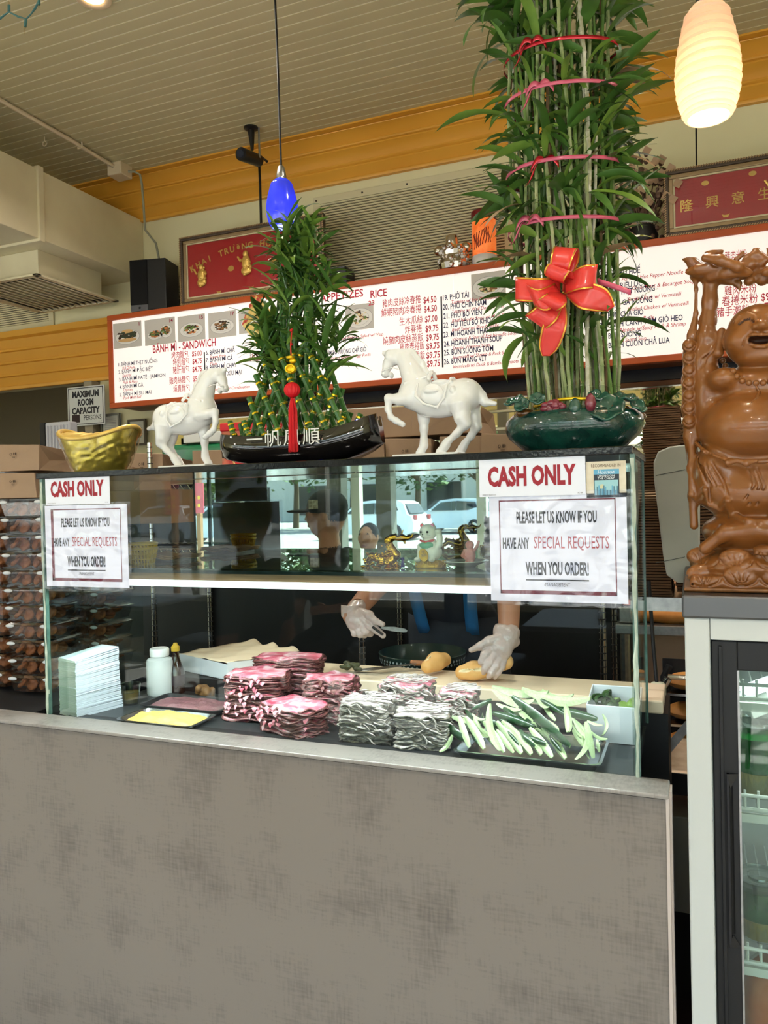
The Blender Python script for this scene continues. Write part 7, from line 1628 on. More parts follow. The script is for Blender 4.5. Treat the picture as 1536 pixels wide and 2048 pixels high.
for q_ in range(3):
    P = [[(c.x-.07+.14*i/14+q_*.003,1.73+.13*j/6,SZ+.010+q_*.004+.0025*math.sin(i*.9+j)+(.003 if i < 3 else 0)) for j in range(7)] for i in range(15)]; MB().grid(P).build('sheet', mat('brown_paper_sheet',(176,140,104),.7), t, smooth=True, solid=.002)
MB().box((c.x-.06,1.74,SZ+.0003),(c.x+.06,1.85,SZ+.008)).build('dark_tray', m_black, t)
# ================================================================ PEOPLE
m_hat_skin = mat('skin', (186,134,106), .5, sss=.15, var=(8,(172,118,92),.3)); m_hair = mat('hair_black',(18,16,16),.6); m_navy_c = mat('shirt_navy',(34,38,52),.85,bump=(120,.1)); m_trs = mat('trousers_dark',(26,26,30),.85); m_lips = mat('lips',(150,84,76),.5); m_shoe = mat('shoe_black',(20,20,20),.5)
def body(name, lab, base, J, mats_, h=.0055, sleeves='short', grp=None, hair=True, facedir=(0,-1), extra=None, parts=None, hands=True):
    """J: joints in world space"""
    P = {k_: np.array(v, float) for k_, v in J.items()}
    allp = np.array(list(P.values())); s = SDF(allp.min(0)-.16, allp.max(0)+.16, h)
    fd = np.array((facedir[0],facedir[1],0.0)); fd /= np.linalg.norm(fd); sd_ = np.array((-fd[1],fd[0],0))
    Rt = np.array((sd_, fd, (0,0,1)))
    # torso (1 shirt, 2 trousers, 0 skin, 3 hair, 4 lips, 5 shoe)
    s.ell((P['chest']), (.165,.105,.17), .04, 1, rot=Rt); s.ell((P['belly']), (.15,.105,.14), .04, 1, rot=Rt); s.ell((P['pelvis']), (.16,.11,.12), .04, 2, rot=Rt)
    s.cap(P['sh_l'],P['sh_r'],.055,.055,.04,1); s.cap(P['chest']+(0,0,.1),P['neck'],.075,.055,.03,1); s.cap(P['neck'],P['head']-(0,0,.06),.055,.052,.015,0)
    for d_ in 'lr':
        sh, el, wr = P['sh_'+d_], P['el_'+d_], P['wr_'+d_]; m_ = sh+(el-sh)*.62
        s.cap(sh,m_,.062,.056,.02,1); s.cap(m_,el,.045,.040,.006,0); s.cap(el,wr,.041,.027,.01,0)
        if 'ha_'+d_ in P and hands:
            ha = P['ha_'+d_]; u_ = (ha-wr); u_ = u_/np.linalg.norm(u_); px_ = np.cross(u_,fd); px_ /= max(np.linalg.norm(px_),1e-6)
            s.cap(wr,wr+u_*.065,.026,.030,.006,0)
            for f_ in range(4): b_ = wr+u_*.075+px_*(.0165*(f_-1.5)); s.chain([b_,b_+u_*.035,b_+u_*(.062-.006*abs(f_-1.5))+fd*.018],[.0095,.009,.0075],.003,0)
            s.chain([wr+u_*.03-px_*.022,wr+u_*.055-px_*.045,wr+u_*.078-px_*.050+fd*.012],[.012,.010,.008],.004,0)
        hp, kn, an, to = P['hp_'+d_], P['kn_'+d_], P['an_'+d_], P['to_'+d_]
        s.cap(hp,kn,.088,.058,.03,2); s.cap(kn,an,.058,.040,.02,2); s.chain([an-(0,0,.03),an+(to-an)*.5,to],[.042,.042,.035],.01,5)
    H_ = P['head']; s.ell(H_, (.076,.094,.112), .01, 0, rot=Rt); s.ell(H_+fd*.045-(0,0,.055), (.05,.05,.055), .02, 0, rot=Rt)
    f3 = lambda a,b,c: H_+sd_*a+fd*b+np.array((0,0,c))
    s.chain([f3(0,.088,.018),f3(0,.112,-.018)],[.009,.014],.008,0); s.ell(f3(0,.098,-.055),(.026,.012,.009),.004,4,rot=Rt)
    for q in (-1,1):
        s.ell(f3(q*.034,.096,.016),(.018,.012,.010),.006,0,carve=True,rot=Rt); s.ell(f3(q*.034,.080,.016),(.013,.012,.011),.002,0,rot=Rt); s.ell(f3(q*.078,-.004,.0),(.010,.018,.030),.006,0,rot=Rt); s.ell(f3(q*.034,.094,.040),(.022,.006,.005),.003,3,rot=Rt)
    if hair: s.ell(H_-fd*.018+np.array((0,0,.028)), (.084,.090,.098), .004, 3, rot=Rt); s.ell(f3(0,.075,.0),(.06,.04,.065),.004,0,rot=Rt)
    if extra: extra(s, P, f3, Rt)
    t = thing(name, lab, 'person', base, grp); s.build('body', mats_, t, smooth_it=2); return t, P, f3
MT = [m_hat_skin, m_navy_c, m_trs, m_hair, m_lips, m_shoe]
# ---- the sandwich maker
def hp6(cx, cy, Y): q = oY(660+cx/3.84, 1160+cy/3.84, Y); return np.array((q.x,q.y,q.z))
wl, wr_ = hp6(165,270,2.035), hp6(1372,430,2.085)
elL, elR = hp6(190,60,2.24), hp6(1190,110,2.28)
elL = np.array((wl[0]-.005,2.31,wl[2]+.085)); elR = np.array((wr_[0]-.055,2.35,wr_[2]+.145))
wx = -.775; J = dict(chest=(wx,2.52,1.24), belly=(wx,2.60,1.05), pelvis=(wx,2.64,.90), neck=(wx,2.46,1.385), head=(wx+.01,2.40,1.462),
  sh_l=(wx-.165,2.51,1.335), sh_r=(wx+.165,2.51,1.335), el_l=elL, el_r=elR, wr_l=wl, wr_r=wr_, hp_l=(wx-.09,2.64,.86), hp_r=(wx+.09,2.64,.86), kn_l=(wx-.10,2.60,.47), kn_r=(wx+.10,2.60,.47), an_l=(wx-.10,2.66,.10), an_r=(wx+.10,2.66,.10), to_l=(wx-.11,2.55,.04), to_r=(wx+.11,2.55,.04))
mk, P_, f3_ = body('person','person in navy shirt and blue apron making a sandwich with clear gloves',(wx,2.5,0),J,MT,h=.0045,hands=False)
m_apr = mat('apron_blue',(44,122,190),.7); m_glove = mat('glove_clear',(206,184,178),.28,trans=.12,coat=.5,sss=.1,var=(30,(200,176,168),.3),bump=(70,.35))
for s_ in (-1,1):
    k = MB(); rows = []
    for i in range(9):
        u = i/8; c_ = Vector((wx+s_*(.105-.02*u),2.415-.112+.055*u+.0,1.345-.30*u)); yy = 2.52-.112-.008+(.09*u*u); rows.append([(c_.x-.022,yy,c_.z),(c_.x,yy-.004,c_.z),(c_.x+.022,yy,c_.z)])
    k.grid(rows).build('apron_strap', m_apr, mk, smooth=True, solid=.003)
k = MB(); rows = []
for i in range(14):
    u = i/13; z = 1.10-.62*u; row = []
    for j in range(13): a_ = -1.25+2.5*j/12; r_ = .165 if u < .3 else .175; row.append((wx+r_*1.12*math.sin(a_),2.625-r_*.86*math.cos(a_)-.01+.004*math.sin(a_*9),z))
    rows.append(row)
k.grid(rows).build('apron', mat('apron_dark',(40,44,56),.8), mk, smooth=True, solid=.003)
# gloved left hand holding the spreading knife
def H6(cx, cy, dy=0, Y=2.03): q = oY(660+cx/3.84, 1160+cy/3.84, Y); return np.array((q.x,q.y+dy,q.z))
V6 = (H6(300,300)-H6(200,300))[0]/100
R6 = lambda v: v*V6
s = SDF(H6(70,470,-.07),H6(470,170,.07),.0012)
s.chain([H6(178,215,.030),H6(172,262,.012),H6(200,305,0),H6(262,330,-.002)],[R6(60),R6(66),R6(70),R6(58)],.010); s.ell(H6(225,345,-.004),(R6(72),.021,R6(58)),.008)
s.chain([H6(270,285,-.012),H6(330,345,-.020),H6(385,380,-.022),H6(430,418,-.020)],[R6(34),R6(31),R6(26),R6(19)],.004)          # index
s.chain([H6(250,250,-.004),H6(320,265,-.018),H6(370,305,-.024),H6(425,330,-.022)],[R6(34),R6(31),R6(24),R6(18)],.005)         # thumb
s.chain([H6(255,330,-.012),H6(300,385,-.022),H6(315,408,-.006),H6(290,402,.010)],[R6(31),R6(28),R6(24),R6(20)],.003)
s.chain([H6(225,350,-.012),H6(255,405,-.020),H6(268,420,-.004),H6(250,410,.010)],[R6(30),R6(27),R6(23),R6(19)],.003)
s.chain([H6(190,350,-.008),H6(205,402,-.016),H6(218,415,0),H6(205,402,.012)],[R6(28),R6(24),R6(21),R6(17)],.003)
s.chain([H6(128,318,.02),H6(150,250,.034),H6(195,200,.04)],[R6(12)]*3,.006); s.fn(H6(100,360,-.05),H6(250,180,.08),lambda X,Y,Z: np.abs(np.sqrt((X-wl[0]+.004)**2+(Y-wl[1]-.012)**2)-.034)-.0012+np.maximum(np.abs(Z-wl[2]-.014)-.016,0),.006)
s.build('glove', m_glove, mk, smooth_it=2, disp=lambda V: V+np.array([mnoise.noise(Vector(p_*90))*.0011 for p_ in V])[:,None]*np.array((1,1,1)), label='clear plastic glove on the hand with the knife')
t = thing('spreading_knife','small spreading knife with a dark handle held in the gloved hand','knife',tuple(H6(500,365)))
k = MB(); k.tube([H6(362,345,-.034),H6(440,405,-.034)],[.0055,.005],8,flat=.7); k.build('handle', m_black, t, smooth=40)
a, b, c = H6(425,352,-.030), H6(520,362,-.030), H6(622,378,-.030); k = MB(); k.prism([tuple(H6(x,y,-.030)) for x,y in ((424,347),(520,346),(600,360),(622,372),(618,386),(590,389),(500,378),(424,362))],(0,.0015,0)); k.build('blade', m_steel, t)
# gloved right hand pressing the bread
s = SDF(H6(1060,780,-.08,2.05),H6(1450,340,.08,2.05),.0012); Q = lambda cx,cy,dy=0: H6(cx,cy,dy,2.05)
s.chain([Q(1372,425,.034),Q(1345,470,.018),Q(1315,520,.004)],[R6(58),R6(66),R6(76)],.010); s.ell(Q(1290,540,.0),(R6(80),.020,R6(84)),.010)
s.chain([Q(1290,450,-.004),Q(1230,462,-.014),Q(1165,498,-.020),Q(1100,528,-.018)],[R6(36),R6(32),R6(26),R6(19)],.005)
s.chain([Q(1245,520,-.010),Q(1208,560,-.026),Q(1188,605,-.030),Q(1182,632,-.024)],[R6(34),R6(30),R6(25),R6(19)],.003)
s.chain([Q(1272,560,-.010),Q(1245,615,-.030),Q(1216,660,-.034),Q(1198,690,-.028)],[R6(34),R6(30),R6(25),R6(19)],.003)
s.chain([Q(1302,590,-.006),Q(1290,645,-.026),Q(1262,695,-.032),Q(1240,722,-.026)],[R6(33),R6(29),R6(25),R6(19)],.003)
s.chain([Q(1330,600,.002),Q(1326,655,-.014),Q(1300,700,-.022),Q(1275,735,-.018)],[R6(29),R6(26),R6(22),R6(17)],.003)
s.chain([Q(1268,375,.02),Q(1330,385,.014),Q(1400,440,.02),Q(1412,490,.03),Q(1375,535,.03)],[R6(12)]*5,.010); s.chain([Q(1268,378,.035),Q(1300,410,.022),Q(1350,440,.018),Q(1400,490,.03)],[R6(26),R6(50),R6(58),R6(28)],.010)
s.build('glove', m_glove, mk, smooth_it=2, disp=lambda V: V+np.array([mnoise.noise(Vector(p_*90))*.0011 for p_ in V])[:,None]*np.array((1,1,1)), label='clear plastic glove on the hand holding the bread')
# ---- customer with a cap beside the viewer, seen in the mirror
cY = .35; h0 = mY(655,1030,cY); cx_ = h0.x; hz = h0.z
J = dict(chest=(cx_+.02,cY-.02,hz-.40), belly=(cx_+.02,cY,hz-.60), pelvis=(cx_+.02,cY,hz-.76), neck=(cx_+.01,cY,hz-.17), head=(cx_,cY,hz), sh_l=(cx_+.02,cY-.19,hz-.24), sh_r=(cx_+.02,cY+.17,hz-.24), el_l=(cx_+.03,cY-.25,hz-.52), el_r=(cx_+.03,cY+.23,hz-.52), wr_l=(cx_-.12,cY-.22,hz-.70), wr_r=(cx_-.12,cY+.20,hz-.70), ha_l=(cx_-.22,cY-.18,hz-.72), ha_r=(cx_-.22,cY+.16,hz-.72),
  hp_l=(cx_+.02,cY-.09,hz-.80), hp_r=(cx_+.02,cY+.09,hz-.80), kn_l=(cx_,cY-.10,hz-1.12), kn_r=(cx_,cY+.10,hz-1.12), an_l=(cx_+.03,cY-.10,.10), an_r=(cx_+.03,cY+.10,.10), to_l=(cx_-.10,cY-.11,.04), to_r=(cx_-.10,cY+.11,.04))
cu, P2, f2 = body('person','person in black shirt and dark cap, standing, reflected in the case mirror',(cx_,cY,0),J,[m_hat_skin,mat('shirt_black',(22,24,28),.85),m_trs,m_hair,m_lips,m_shoe],h=.007,facedir=(-1,.15))
s = SDF(np.array(P2['head'])-.26,np.array(P2['head'])+.26,.004); fdv = np.array((-1,.15,0)); fdv /= np.linalg.norm(fdv); sdv = np.array((-fdv[1],fdv[0],0)); RT_ = np.array((sdv,fdv,(0,0,1))); Hc = P2['head']
s.ell(Hc+np.array((0,0,.045)),(.094,.108,.088),.004,0,rot=RT_); s.box(Hc+np.array((0,0,-.06)),(.2,.2,.072),.01,.004,0,carve=True); s.ell(Hc+fdv*.135+np.array((0,0,.022)),(.075,.085,.010),.006,0,rot=RT_); s.ell(Hc,(.080,.098,.112),.002,0,carve=True,rot=RT_)
cp_ = s.build('cap', mat('cap_dark',(26,30,32),.8), cu)
k = MB(); pc_ = Hc+np.array((-.025,.108,.055)); k.box((pc_[0]-.026,pc_[1],pc_[2]-.022),(pc_[0]+.026,pc_[1]+.003,pc_[2]+.024)); k.build('cap_patch', mat('patch_cream',(206,196,176),.6,var=(60,(120,110,84),.15)), cp_)
# ---- dark seated guest far behind, seen in the mirror
h0 = mY(737,1046,-1.9); gx_, hz, gy_ = h0.x, 1.20, -1.9
J = dict(chest=(gx_,gy_,hz-.36), belly=(gx_,gy_-.02,hz-.54), pelvis=(gx_,gy_-.03,.53), neck=(gx_,gy_,hz-.16), head=(gx_,gy_+.01,hz), sh_l=(gx_-.17,gy_,hz-.22), sh_r=(gx_+.17,gy_,hz-.22), el_l=(gx_-.22,gy_+.05,hz-.45), el_r=(gx_+.22,gy_+.05,hz-.45), wr_l=(gx_-.12,gy_+.26,hz-.44), wr_r=(gx_+.12,gy_+.26,hz-.44), ha_l=(gx_-.06,gy_+.34,hz-.44), ha_r=(gx_+.06,gy_+.34,hz-.44),
  hp_l=(gx_-.09,gy_,.52), hp_r=(gx_+.09,gy_,.52), kn_l=(gx_-.11,gy_+.40,.50), kn_r=(gx_+.11,gy_+.40,.50), an_l=(gx_-.11,gy_+.38,.10), an_r=(gx_+.11,gy_+.38,.10), to_l=(gx_-.11,gy_+.50,.04), to_r=(gx_+.11,gy_+.50,.04))
body('person','black haired person in dark clothes sitting near the window, reflected in the mirror',(gx_,gy_,0),J,[m_hat_skin,mat('hoodie_black',(16,16,18),.9),m_trs,m_hair,m_lips,m_shoe],h=.009,facedir=(0,1))
c_ = copy_tree(CHAIR0); c_.location = (gx_,gy_-.06,0); c_.rotation_euler = (0,0,0); c_['label'] = 'black dining chair under the seated guest in dark clothes'; c_['group'] = 'dining side chairs'
# ================================================================ BEHIND AND BESIDE THE CASE
r2 = random.Random(101)
m_kraft = mat('kraft_paper',(158,132,106),.75,var=(6,(142,116,92),.3),bump=(40,.12)); m_kink = mat('kraft_ink',(70,52,36),.7)
def bag_proto(seed, w_=.15, d_=.22, h_=.085):
    rr = random.Random(seed); t = thing('kraft_bag','folded kraft paper bag','bag'); k = MB()
    F = [(-w_/2,0,0),(w_/2,0,0),(w_/2*.97,-.004,h_*.92),(-w_/2*.97,-.002,h_)]; Bk = [(-w_/2*.98,d_,0),(w_/2*.98,d_,0),(w_/2*.9,d_,h_*.75),(-w_/2*.9,d_,h_*.8)]
    ms = [(w_/2*.80,d_*.35,h_*.40),(w_/2*.86,d_*.75,h_*.42)]; mq = [(-w_/2*.80,d_*.35,h_*.42),(-w_/2*.86,d_*.75,h_*.40)]
    j_ = lambda p_: (p_[0]+rr.uniform(-.003,.003),p_[1]+rr.uniform(-.003,.003),max(0,p_[2]+(rr.uniform(-.003,.003) if p_[2] > 0 else 0)))
    vs = [j_(p_) for p_ in F+Bk+ms+mq]; k.add(vs,[(0,1,2,3),(5,4,7,6),(3,2,6,7),(0,4,5,1),(1,8,2),(1,5,9,8),(2,8,9,6),(5,6,9),(0,3,10),(0,10,11,4),(3,7,11,10),(4,11,7)])
    b_ = k.build('bag_body', m_kraft, t, bevel=.0015, org=(0,0,0))
    q = Plate((-.012,-.0055,h_*.66),(1,0,0),(0,0,-1),(0,-1,0)); q.L['k'] = MB()
    for i in range(3):
        a_ = math.radians(90+120*i); b2 = math.radians(90+120*(i+1)); A_ = (-.004+.0055*math.cos(a_),.003-.0055*math.sin(a_)); B_ = (-.004+.0055*math.cos(b2),.003-.0055*math.sin(b2)); A2 = (A_[0]+(B_[0]-A_[0])*.15,A_[1]+(B_[1]-A_[1])*.15); B3 = (A_[0]+(B_[0]-A_[0])*.8,A_[1]+(B_[1]-A_[1])*.8); n_ = (-(B_[1]-A_[1])*.09,(B_[0]-A_[0])*.09)
        q.L['k'].add([q.P(A2[0]-n_[0],A2[1]-n_[1],.0008),q.P(B3[0]-n_[0],B3[1]-n_[1],.0008),q.P(B3[0]+n_[0],B3[1]+n_[1],.0008),q.P(A2[0]+n_[0],A2[1]+n_[1],.0008)],[(0,1,2,3)])
    for i in range(2): q.disc('k',.007+.006*i,.002,.0025,.0045,.0008,8)
    q.rect('k',-.001,.010,.012,.0112,.0008); q.rect('k',.001,.013,.011,.0145,.0008)
    o = q.L['k'].build('recycling_mark', m_kink, t, org=(0,0,0), kind='stuff'); return t
BG = [bag_proto(i, w_) for i, w_ in ((1,.155),(2,.165),(3,.15))]; used = set()
def bag(px, py, Y, rz, sc_, lab, grp, v):
    p_ = oY(px,py,Y); src = BG[v]; o = src if v not in used else copy_tree(src); used.add(v)
    o.location = (p_.x,Y,p_.z); o.rotation_euler = (0,0,math.radians(rz)); o.scale = (sc_,)*3; o['label'] = lab; o['category'] = 'bag'; o['group'] = grp; return p_
# pastry boxes in columns at the left
m_clear2 = glassmat('clamshell_plastic',(236,238,240),2.4,rough=.06); m_past = mat('fried_pastry',(112,58,24),.5,var=(24,(158,96,50),.28),bump=(60,.5)); m_clasp = mat('clasp_plastic',(224,228,232),.12,spec=.8,alpha=.75)
def clam_proto():
    t = thing('pastry_box','clear clamshell box of fried pastries','pastry box'); w_, d_, h_ = .165, .17, .052
    def rr_(e, z): return [(-w_/2+e,e,z),(w_/2-e,e,z),(w_/2-e,d_-e,z),(-w_/2+e,d_-e,z)]
    k = MB(); R = [rr_(.012,.0005),rr_(.004,h_*.80),rr_(-.002,h_*.81)]; k.grid(R, close=True); k.add(R[0],[(0,1,2,3)]); k.build('tub', m_clear2, t, org=(0,0,0))
    k = MB(); R = [rr_(-.003,h_*.80),rr_(-.003,h_*.86),rr_(.006,h_*.88),rr_(.010,h_*.97)]; k.grid(R, close=True); k.add(R[-1],[(0,1,2,3)]); lid = k.build('lid', m_clear2, t, org=(0,0,0))
    k = MB()
    for s_ in (-1,1): k.ball((s_*.062,-.005,h_*.82),(.016,.006,.006),10)
    k.build('clasp', m_clasp, lid, smooth=True, org=(0,0,0), kind='stuff')
    rr = random.Random(5); V = []
    for v in range(4):
        s = SDF((-.03,-.03,-.016),(.03,.03,.016),.002); s.ell((0,0,0),(.021,.018,.0055),.004)
        for i in range(5): a_ = rr.uniform(0,6.28); s.ell((.012*math.cos(a_),.011*math.sin(a_),rr.uniform(-.004,.005)),(.009,.008,.005),.003)
        o = s.build('pastry_shape', m_past, None, smooth_it=0); V.append(o.data); bpy.data.objects.remove(o)
    for i in range(15):
        o = bpy.data.objects.new('pastry', V[i%4]); link(o, t); row = i//8
        if i < 8: o.location = (-.056+.0375*(i%4)+rr.uniform(-.004,.004),.028+rr.uniform(0,.006)+(.045 if i > 3 else 0),.017+rr.uniform(0,.012)); o.rotation_euler = (rr.uniform(.7,1.4),rr.uniform(-.5,.5),rr.uniform(-.6,.6))
        else: o.location = (rr.uniform(-.055,.055),rr.uniform(.03,.13),.014+rr.uniform(0,.018)); o.rotation_euler = (rr.uniform(-.5,1.2),rr.uniform(-.5,.5),rr.uniform(0,6))
    return t
cl = clam_proto(); first = True; NM = ['topmost','second from the top','third from the top','fourth from the top','fifth from the top','sixth from the top','seventh from the top','eighth from the top','ninth from the top','tenth from the top','eleventh from the top','twelfth from the top']
def clamcol(x, y, ztop, n, where, step=.0545):
    global first
    for i in range(n):
        z = ztop-step*(i+1)
        o = cl if first else copy_tree(cl); first = False
        o.location = (x+r2.uniform(-.002,.002)+.0015*i*(1 if 'front' in where else 0),y+r2.uniform(-.002,.002),z); o.rotation_euler = (0,0,r2.uniform(-.03,.03)+(math.radians(8) if 'front' in where else 0)); o['label'] = 'clear pastry box %s in the %s'%(NM[i], where); o['group'] = 'clear boxes of fried pastries'
A_ = oY(92,1000,1.80)
clamcol(-1.915,1.78,1.535,11,'front column beside the case'); clamcol(-2.115,1.80,1.535,11,'column cut by the left edge'); clamcol(-1.925,2.02,1.44,9,'column seen through the case glass')
MB().box((-2.35,1.60,0),(-1.74,2.30,.925)).build('body', m_black, thing('pastry_stand','black stand under the columns of pastry boxes','stand',(-2.0,1.9,0)))
# kraft bags: on the pastry boxes and on the rack behind
gA = 'kraft bags at the left'; gB = 'kraft bags on the wire rack'
zt2 = 1.535
def bagat(x, y, z, rz, sc_, lab, grp, v, sz=None):
    src = BG[v]; o = src if v not in used else copy_tree(src); used.add(v); o.location = (x,y,z); o.rotation_euler = (0,0,math.radians(rz)); o.scale = (sc_,min(sc_,1.35),sz or sc_); o['label'] = lab; o['category'] = 'bag'; o['group'] = grp
bagat(-1.925,1.77,zt2+.001,6,.95,'kraft bag directly on the front pastry column, lower one',gA,0); bagat(-1.925,1.775,zt2+.084,10,.98,'topmost kraft bag with a recycling mark, left of the gold ingot',gA,1)
bagat(-2.12,1.79,zt2+.001,-12,.95,'kraft bag at the left edge of the photo, upper one of the crumpled pair',gA,2); bagat(-1.80,2.06,zt2+.02,4,1.0,'kraft bag half hidden behind the gold ingot',gA,0)
MB().box((-1.90,2.03,1.445),(-1.55,2.32,zt2+.019)).build('carton', mat('carton_plain',(150,118,88),.7), thing('brown_carton','brown carton under the kraft bag behind the gold ingot','carton',(-1.7,2.15,1.445)))
# chrome wire rack
RX0, RX1, RY0, RY1 = -2.66, -.32, 2.95, 3.40; rk = thing('wire_rack','chrome wire shelving rack behind the case','shelving rack',(-1.2,3.1,0)); RZ = 1.60
for x in (oY(300,930,2.95).x,-1.30,RX1):
    for y in (RY0,RY1):
        o = MB().tube([(x,y,0),(x,y,RZ+.20)],.0125,12).build('post', mat('chrome',(200,202,204),.15,metal=1), rk, smooth=40); k = MB(); z = .1
        while z < RZ+.2: k.tube([(x,y,z),(x,y,z+.004)],.0135,12); z += .0254
        k.build('groove_rings', mat('ring_dark',(40,40,42),.4), o, kind='stuff')
for z in (RZ,1.30):
    k = MB()
    for y in (RY0,RY1): k.tube([(RX0,y,z),(RX1,y,z)],.003,6).tube([(RX0,y,z-.028),(RX1,y,z-.028)],.003,6)
    x = RX0
    while x < RX1: k.tube([(x,RY0,z-.028),(x+.02,RY0,z)],.002,5); k.tube([(x+.02,RY0,z),(x+.04,RY0,z-.028)],.002,5); k.tube([(x,RY0,z),(x,RY1,z)],.0022,5); x += .04
    k.build('wire_deck', MATS['chrome'], rk, kind='stuff')
def rb(px, pyb, Y, rz, sc_, lab, v, dz=0): p_ = oY(px,pyb,Y); up_ = dz > RZ+.05; bagat(p_.x,Y,dz,rz*.5,sc_ if up_ else min(sc_,1.27),lab,gB,v,1.55 if up_ else 1.8)
z1 = RZ+.006; h_ = .085
rb(262,0,2.98,10,1.35,'kraft bag on the rack right behind the gold ingot',1,z1); rb(392,0,2.97,-8,1.2,'kraft bag on the rack between the left horse and the boat planter',0,z1); rb(705,0,2.97,6,1.65,'kraft bag on the rack behind the bow of the boat planter, lower',2,z1); rb(795,0,2.98,-5,1.65,'kraft bag on the rack behind the right horse forelegs, lower',1,z1)
rb(905,0,2.97,3,1.75,'kraft bag on the rack behind the right horse hind legs, lower',0,z1); rb(990,0,2.97,24,1.65,'kraft bag on the rack between the right horse and the lotus pot',2,z1); rb(1085,0,2.98,0,1.6,'kraft bag on the rack hidden behind the lotus pot',1,z1)
rb(560,0,2.98,4,1.6,'kraft bag on the rack behind the boat planter centre',1,z1); rb(740,0,3.0,5,2.0,'big kraft bag on top, left of the right horse',0,z1+.160); rb(868,0,3.0,-3,1.9,'big kraft bag on top, behind the body of the right horse',2,z1+.160)
# red patterned box, green pack
p_ = oY(487,850,2.95); t = thing('red_gift_box','red patterned gift box on the rack behind the left horse','box',(p_.x,3.0,z1)); bxw = .125
MB().box((p_.x-bxw,2.96,z1),(p_.x+bxw,3.2,z1+.24)).build('body', mat('gift_red',(176,30,40),.4,var=(16,(214,120,90),.1)), t, bevel=.004); MB().box((p_.x-bxw-.004,2.955,z1+.225),(p_.x+bxw+.004,3.205,z1+.262)).build('lid', mat('gift_red2',(196,20,34),.35), t, bevel=.004)
q = Plate((p_.x,2.9595,z1+.12),(1,0,0),(0,0,-1),(0,-1,0)); q.disc('g',0,0,.075,.075,.0006,28); q.disc('r',0,0,.068,.068,.0009,28); q.text('g','福',0,.032,.095,align='c',off=.03,h=.0012); q.build(t,{'g':(mat('gift_gold',(226,190,110),.35,metal=.4),'medallion'),'r':(MATS['gift_red2'],'medallion_ground')})
p_ = oY(300,905,2.98); t = thing('green_pack','green plastic pack with large lettering behind the left horse','pack',(p_.x,3.0,z1)); MB().box((p_.x-.21,3.32,z1),(p_.x+.19,3.40,z1+.215)).build('pack', mat('pack_green',(24,118,74),.2,coat=.6,var=(6,(20,90,60),.2)), t, bevel=.03, seg=4)
q = Plate((p_.x-.03,3.319,z1+.10),(1,0,0),(0,0,-1),(0,-1,0)); q.text('k','Wp',.0,.03,.085,off=.05,h=.001); q.build(t,{'k':m_ink}); MB().box((p_.x-.06,3.32,z1+.217),(p_.x+.22,3.40,z1+.27)).build('white_top', m_wht, t, bevel=.004)
# kitchen side: grey cartons, tall white panel
for i,(x,y,z,w_,h_,lab) in enumerate(((-4.05,3.5,1.47,.30,.19,'grey white carton at the left edge, lower row'),(-3.72,3.5,1.47,.30,.19,'grey white carton right of it, lower row'),(-4.05,3.5,1.665,.30,.12,'grey white carton at the left edge, upper row'),(-3.75,3.52,1.665,.22,.12,'grey white carton in the upper row, right end'))):
    t = thing('carton',lab+' in the dark kitchen','carton',(x,y,z),'grey cartons in the kitchen'); MB().box((x-w_/2,y,z),(x+w_/2,y+.3,z+h_-.004)).build('box', mat('carton_grey',(150,156,164),.5), t, bevel=.006); MB().box((x-.01,y-.001,z+.002),(x+.012,y,z+h_-.006)).build('tape', mat('tape_pale',(176,180,184),.3), t)
MB().box((-4.6,3.45,0),(-3.5,3.95,1.468)).build('body', m_black, thing('kitchen_cabinet','black cabinet under the grey cartons','cabinet',(-4,3.7,0)))
p_ = oY(103,880,3.5); t = thing('white_heater','white ribbed panel appliance standing in the dark kitchen','appliance',(p_.x,3.5,1.468)); MB().box((p_.x-.10,3.55,1.4685),(p_.x+.09,3.62,2.02)).build('body', mat('panel_grey',(176,178,184),.4), t, bevel=.01)
for i in range(7): MB().box((p_.x-.085+i*.025,3.540,1.50),(p_.x-.073+i*.025,3.551,2.0)).build('rib', MATS['panel_grey'], t, bevel=.003)
MB().box((p_.x-.14,3.55,1.4685),(p_.x-.101,3.62,2.02)).build('side', m_black, t)
# dark low backdrop, added to blacken the view through the case: counter with doors
bc = thing('backdrop_counter','added long dark counter that blackens the view behind the sandwich maker','counter',(-1.2,3.7,0)); MB().box((-3.0,3.48,0),(-.28,4.2,1.32)).build('body', mat('dark_cabinet',(18,19,22),.45), bc)
for i in range(5): MB().box((-2.95+i*.54,3.465,.1),(-2.45+i*.54,3.479,1.26)).build('door', mat('dark_door',(24,25,28),.4), bc, bevel=.004)
t = thing('backdrop_panel','added black panel behind the rack that darkens the view through the case','cooler',(-1.6,2.7,0)); MB().box((-3.3,3.42,0),(-.24,3.46,1.58)).build('panel', mat('dark_panel2',(16,17,20),.4), t)  # thin black sheet added to make the area behind the case dark
# stacks of flattened cardboard boxes and foam lids, right of the case
m_card = mat('cardboard_brown',(116,84,56),.8,var=(5,(92,66,44),.3),stretch=(1,1,30)); 
def cstack(x0,x1,y0,y1,z0,z1_,lab,n,ang=0,taper=0):
    t = thing('cardboard_stack',lab,'cardboard',((x0+x1)/2,y0,z0),'stacks of flattened brown cartons'); 
    for i in range(n):
        z = z0+(z1_-z0)*i/n; j = r2.uniform(-.003,.003); e = taper*(1-i/n); k = MB().obox(((x0+x1)/2+j+e/2,(y0+y1)/2+j,z+(z1_-z0)/n*.45),((x1-x0)/2-e/2,0,(x1-x0)/2*math.sin(ang)),(0,(y1-y0)/2,0),(0,0,(z1_-z0)/n*.34)); k.build('sheet', m_card, t)
a = oY(1283,812,2.35); b = oY(1345,890,2.35); cstack(a.x,a.x+.105,2.35,2.60,1.62,1.752,'stack of flattened brown cartons behind the lotus pot, topmost at the left',20)
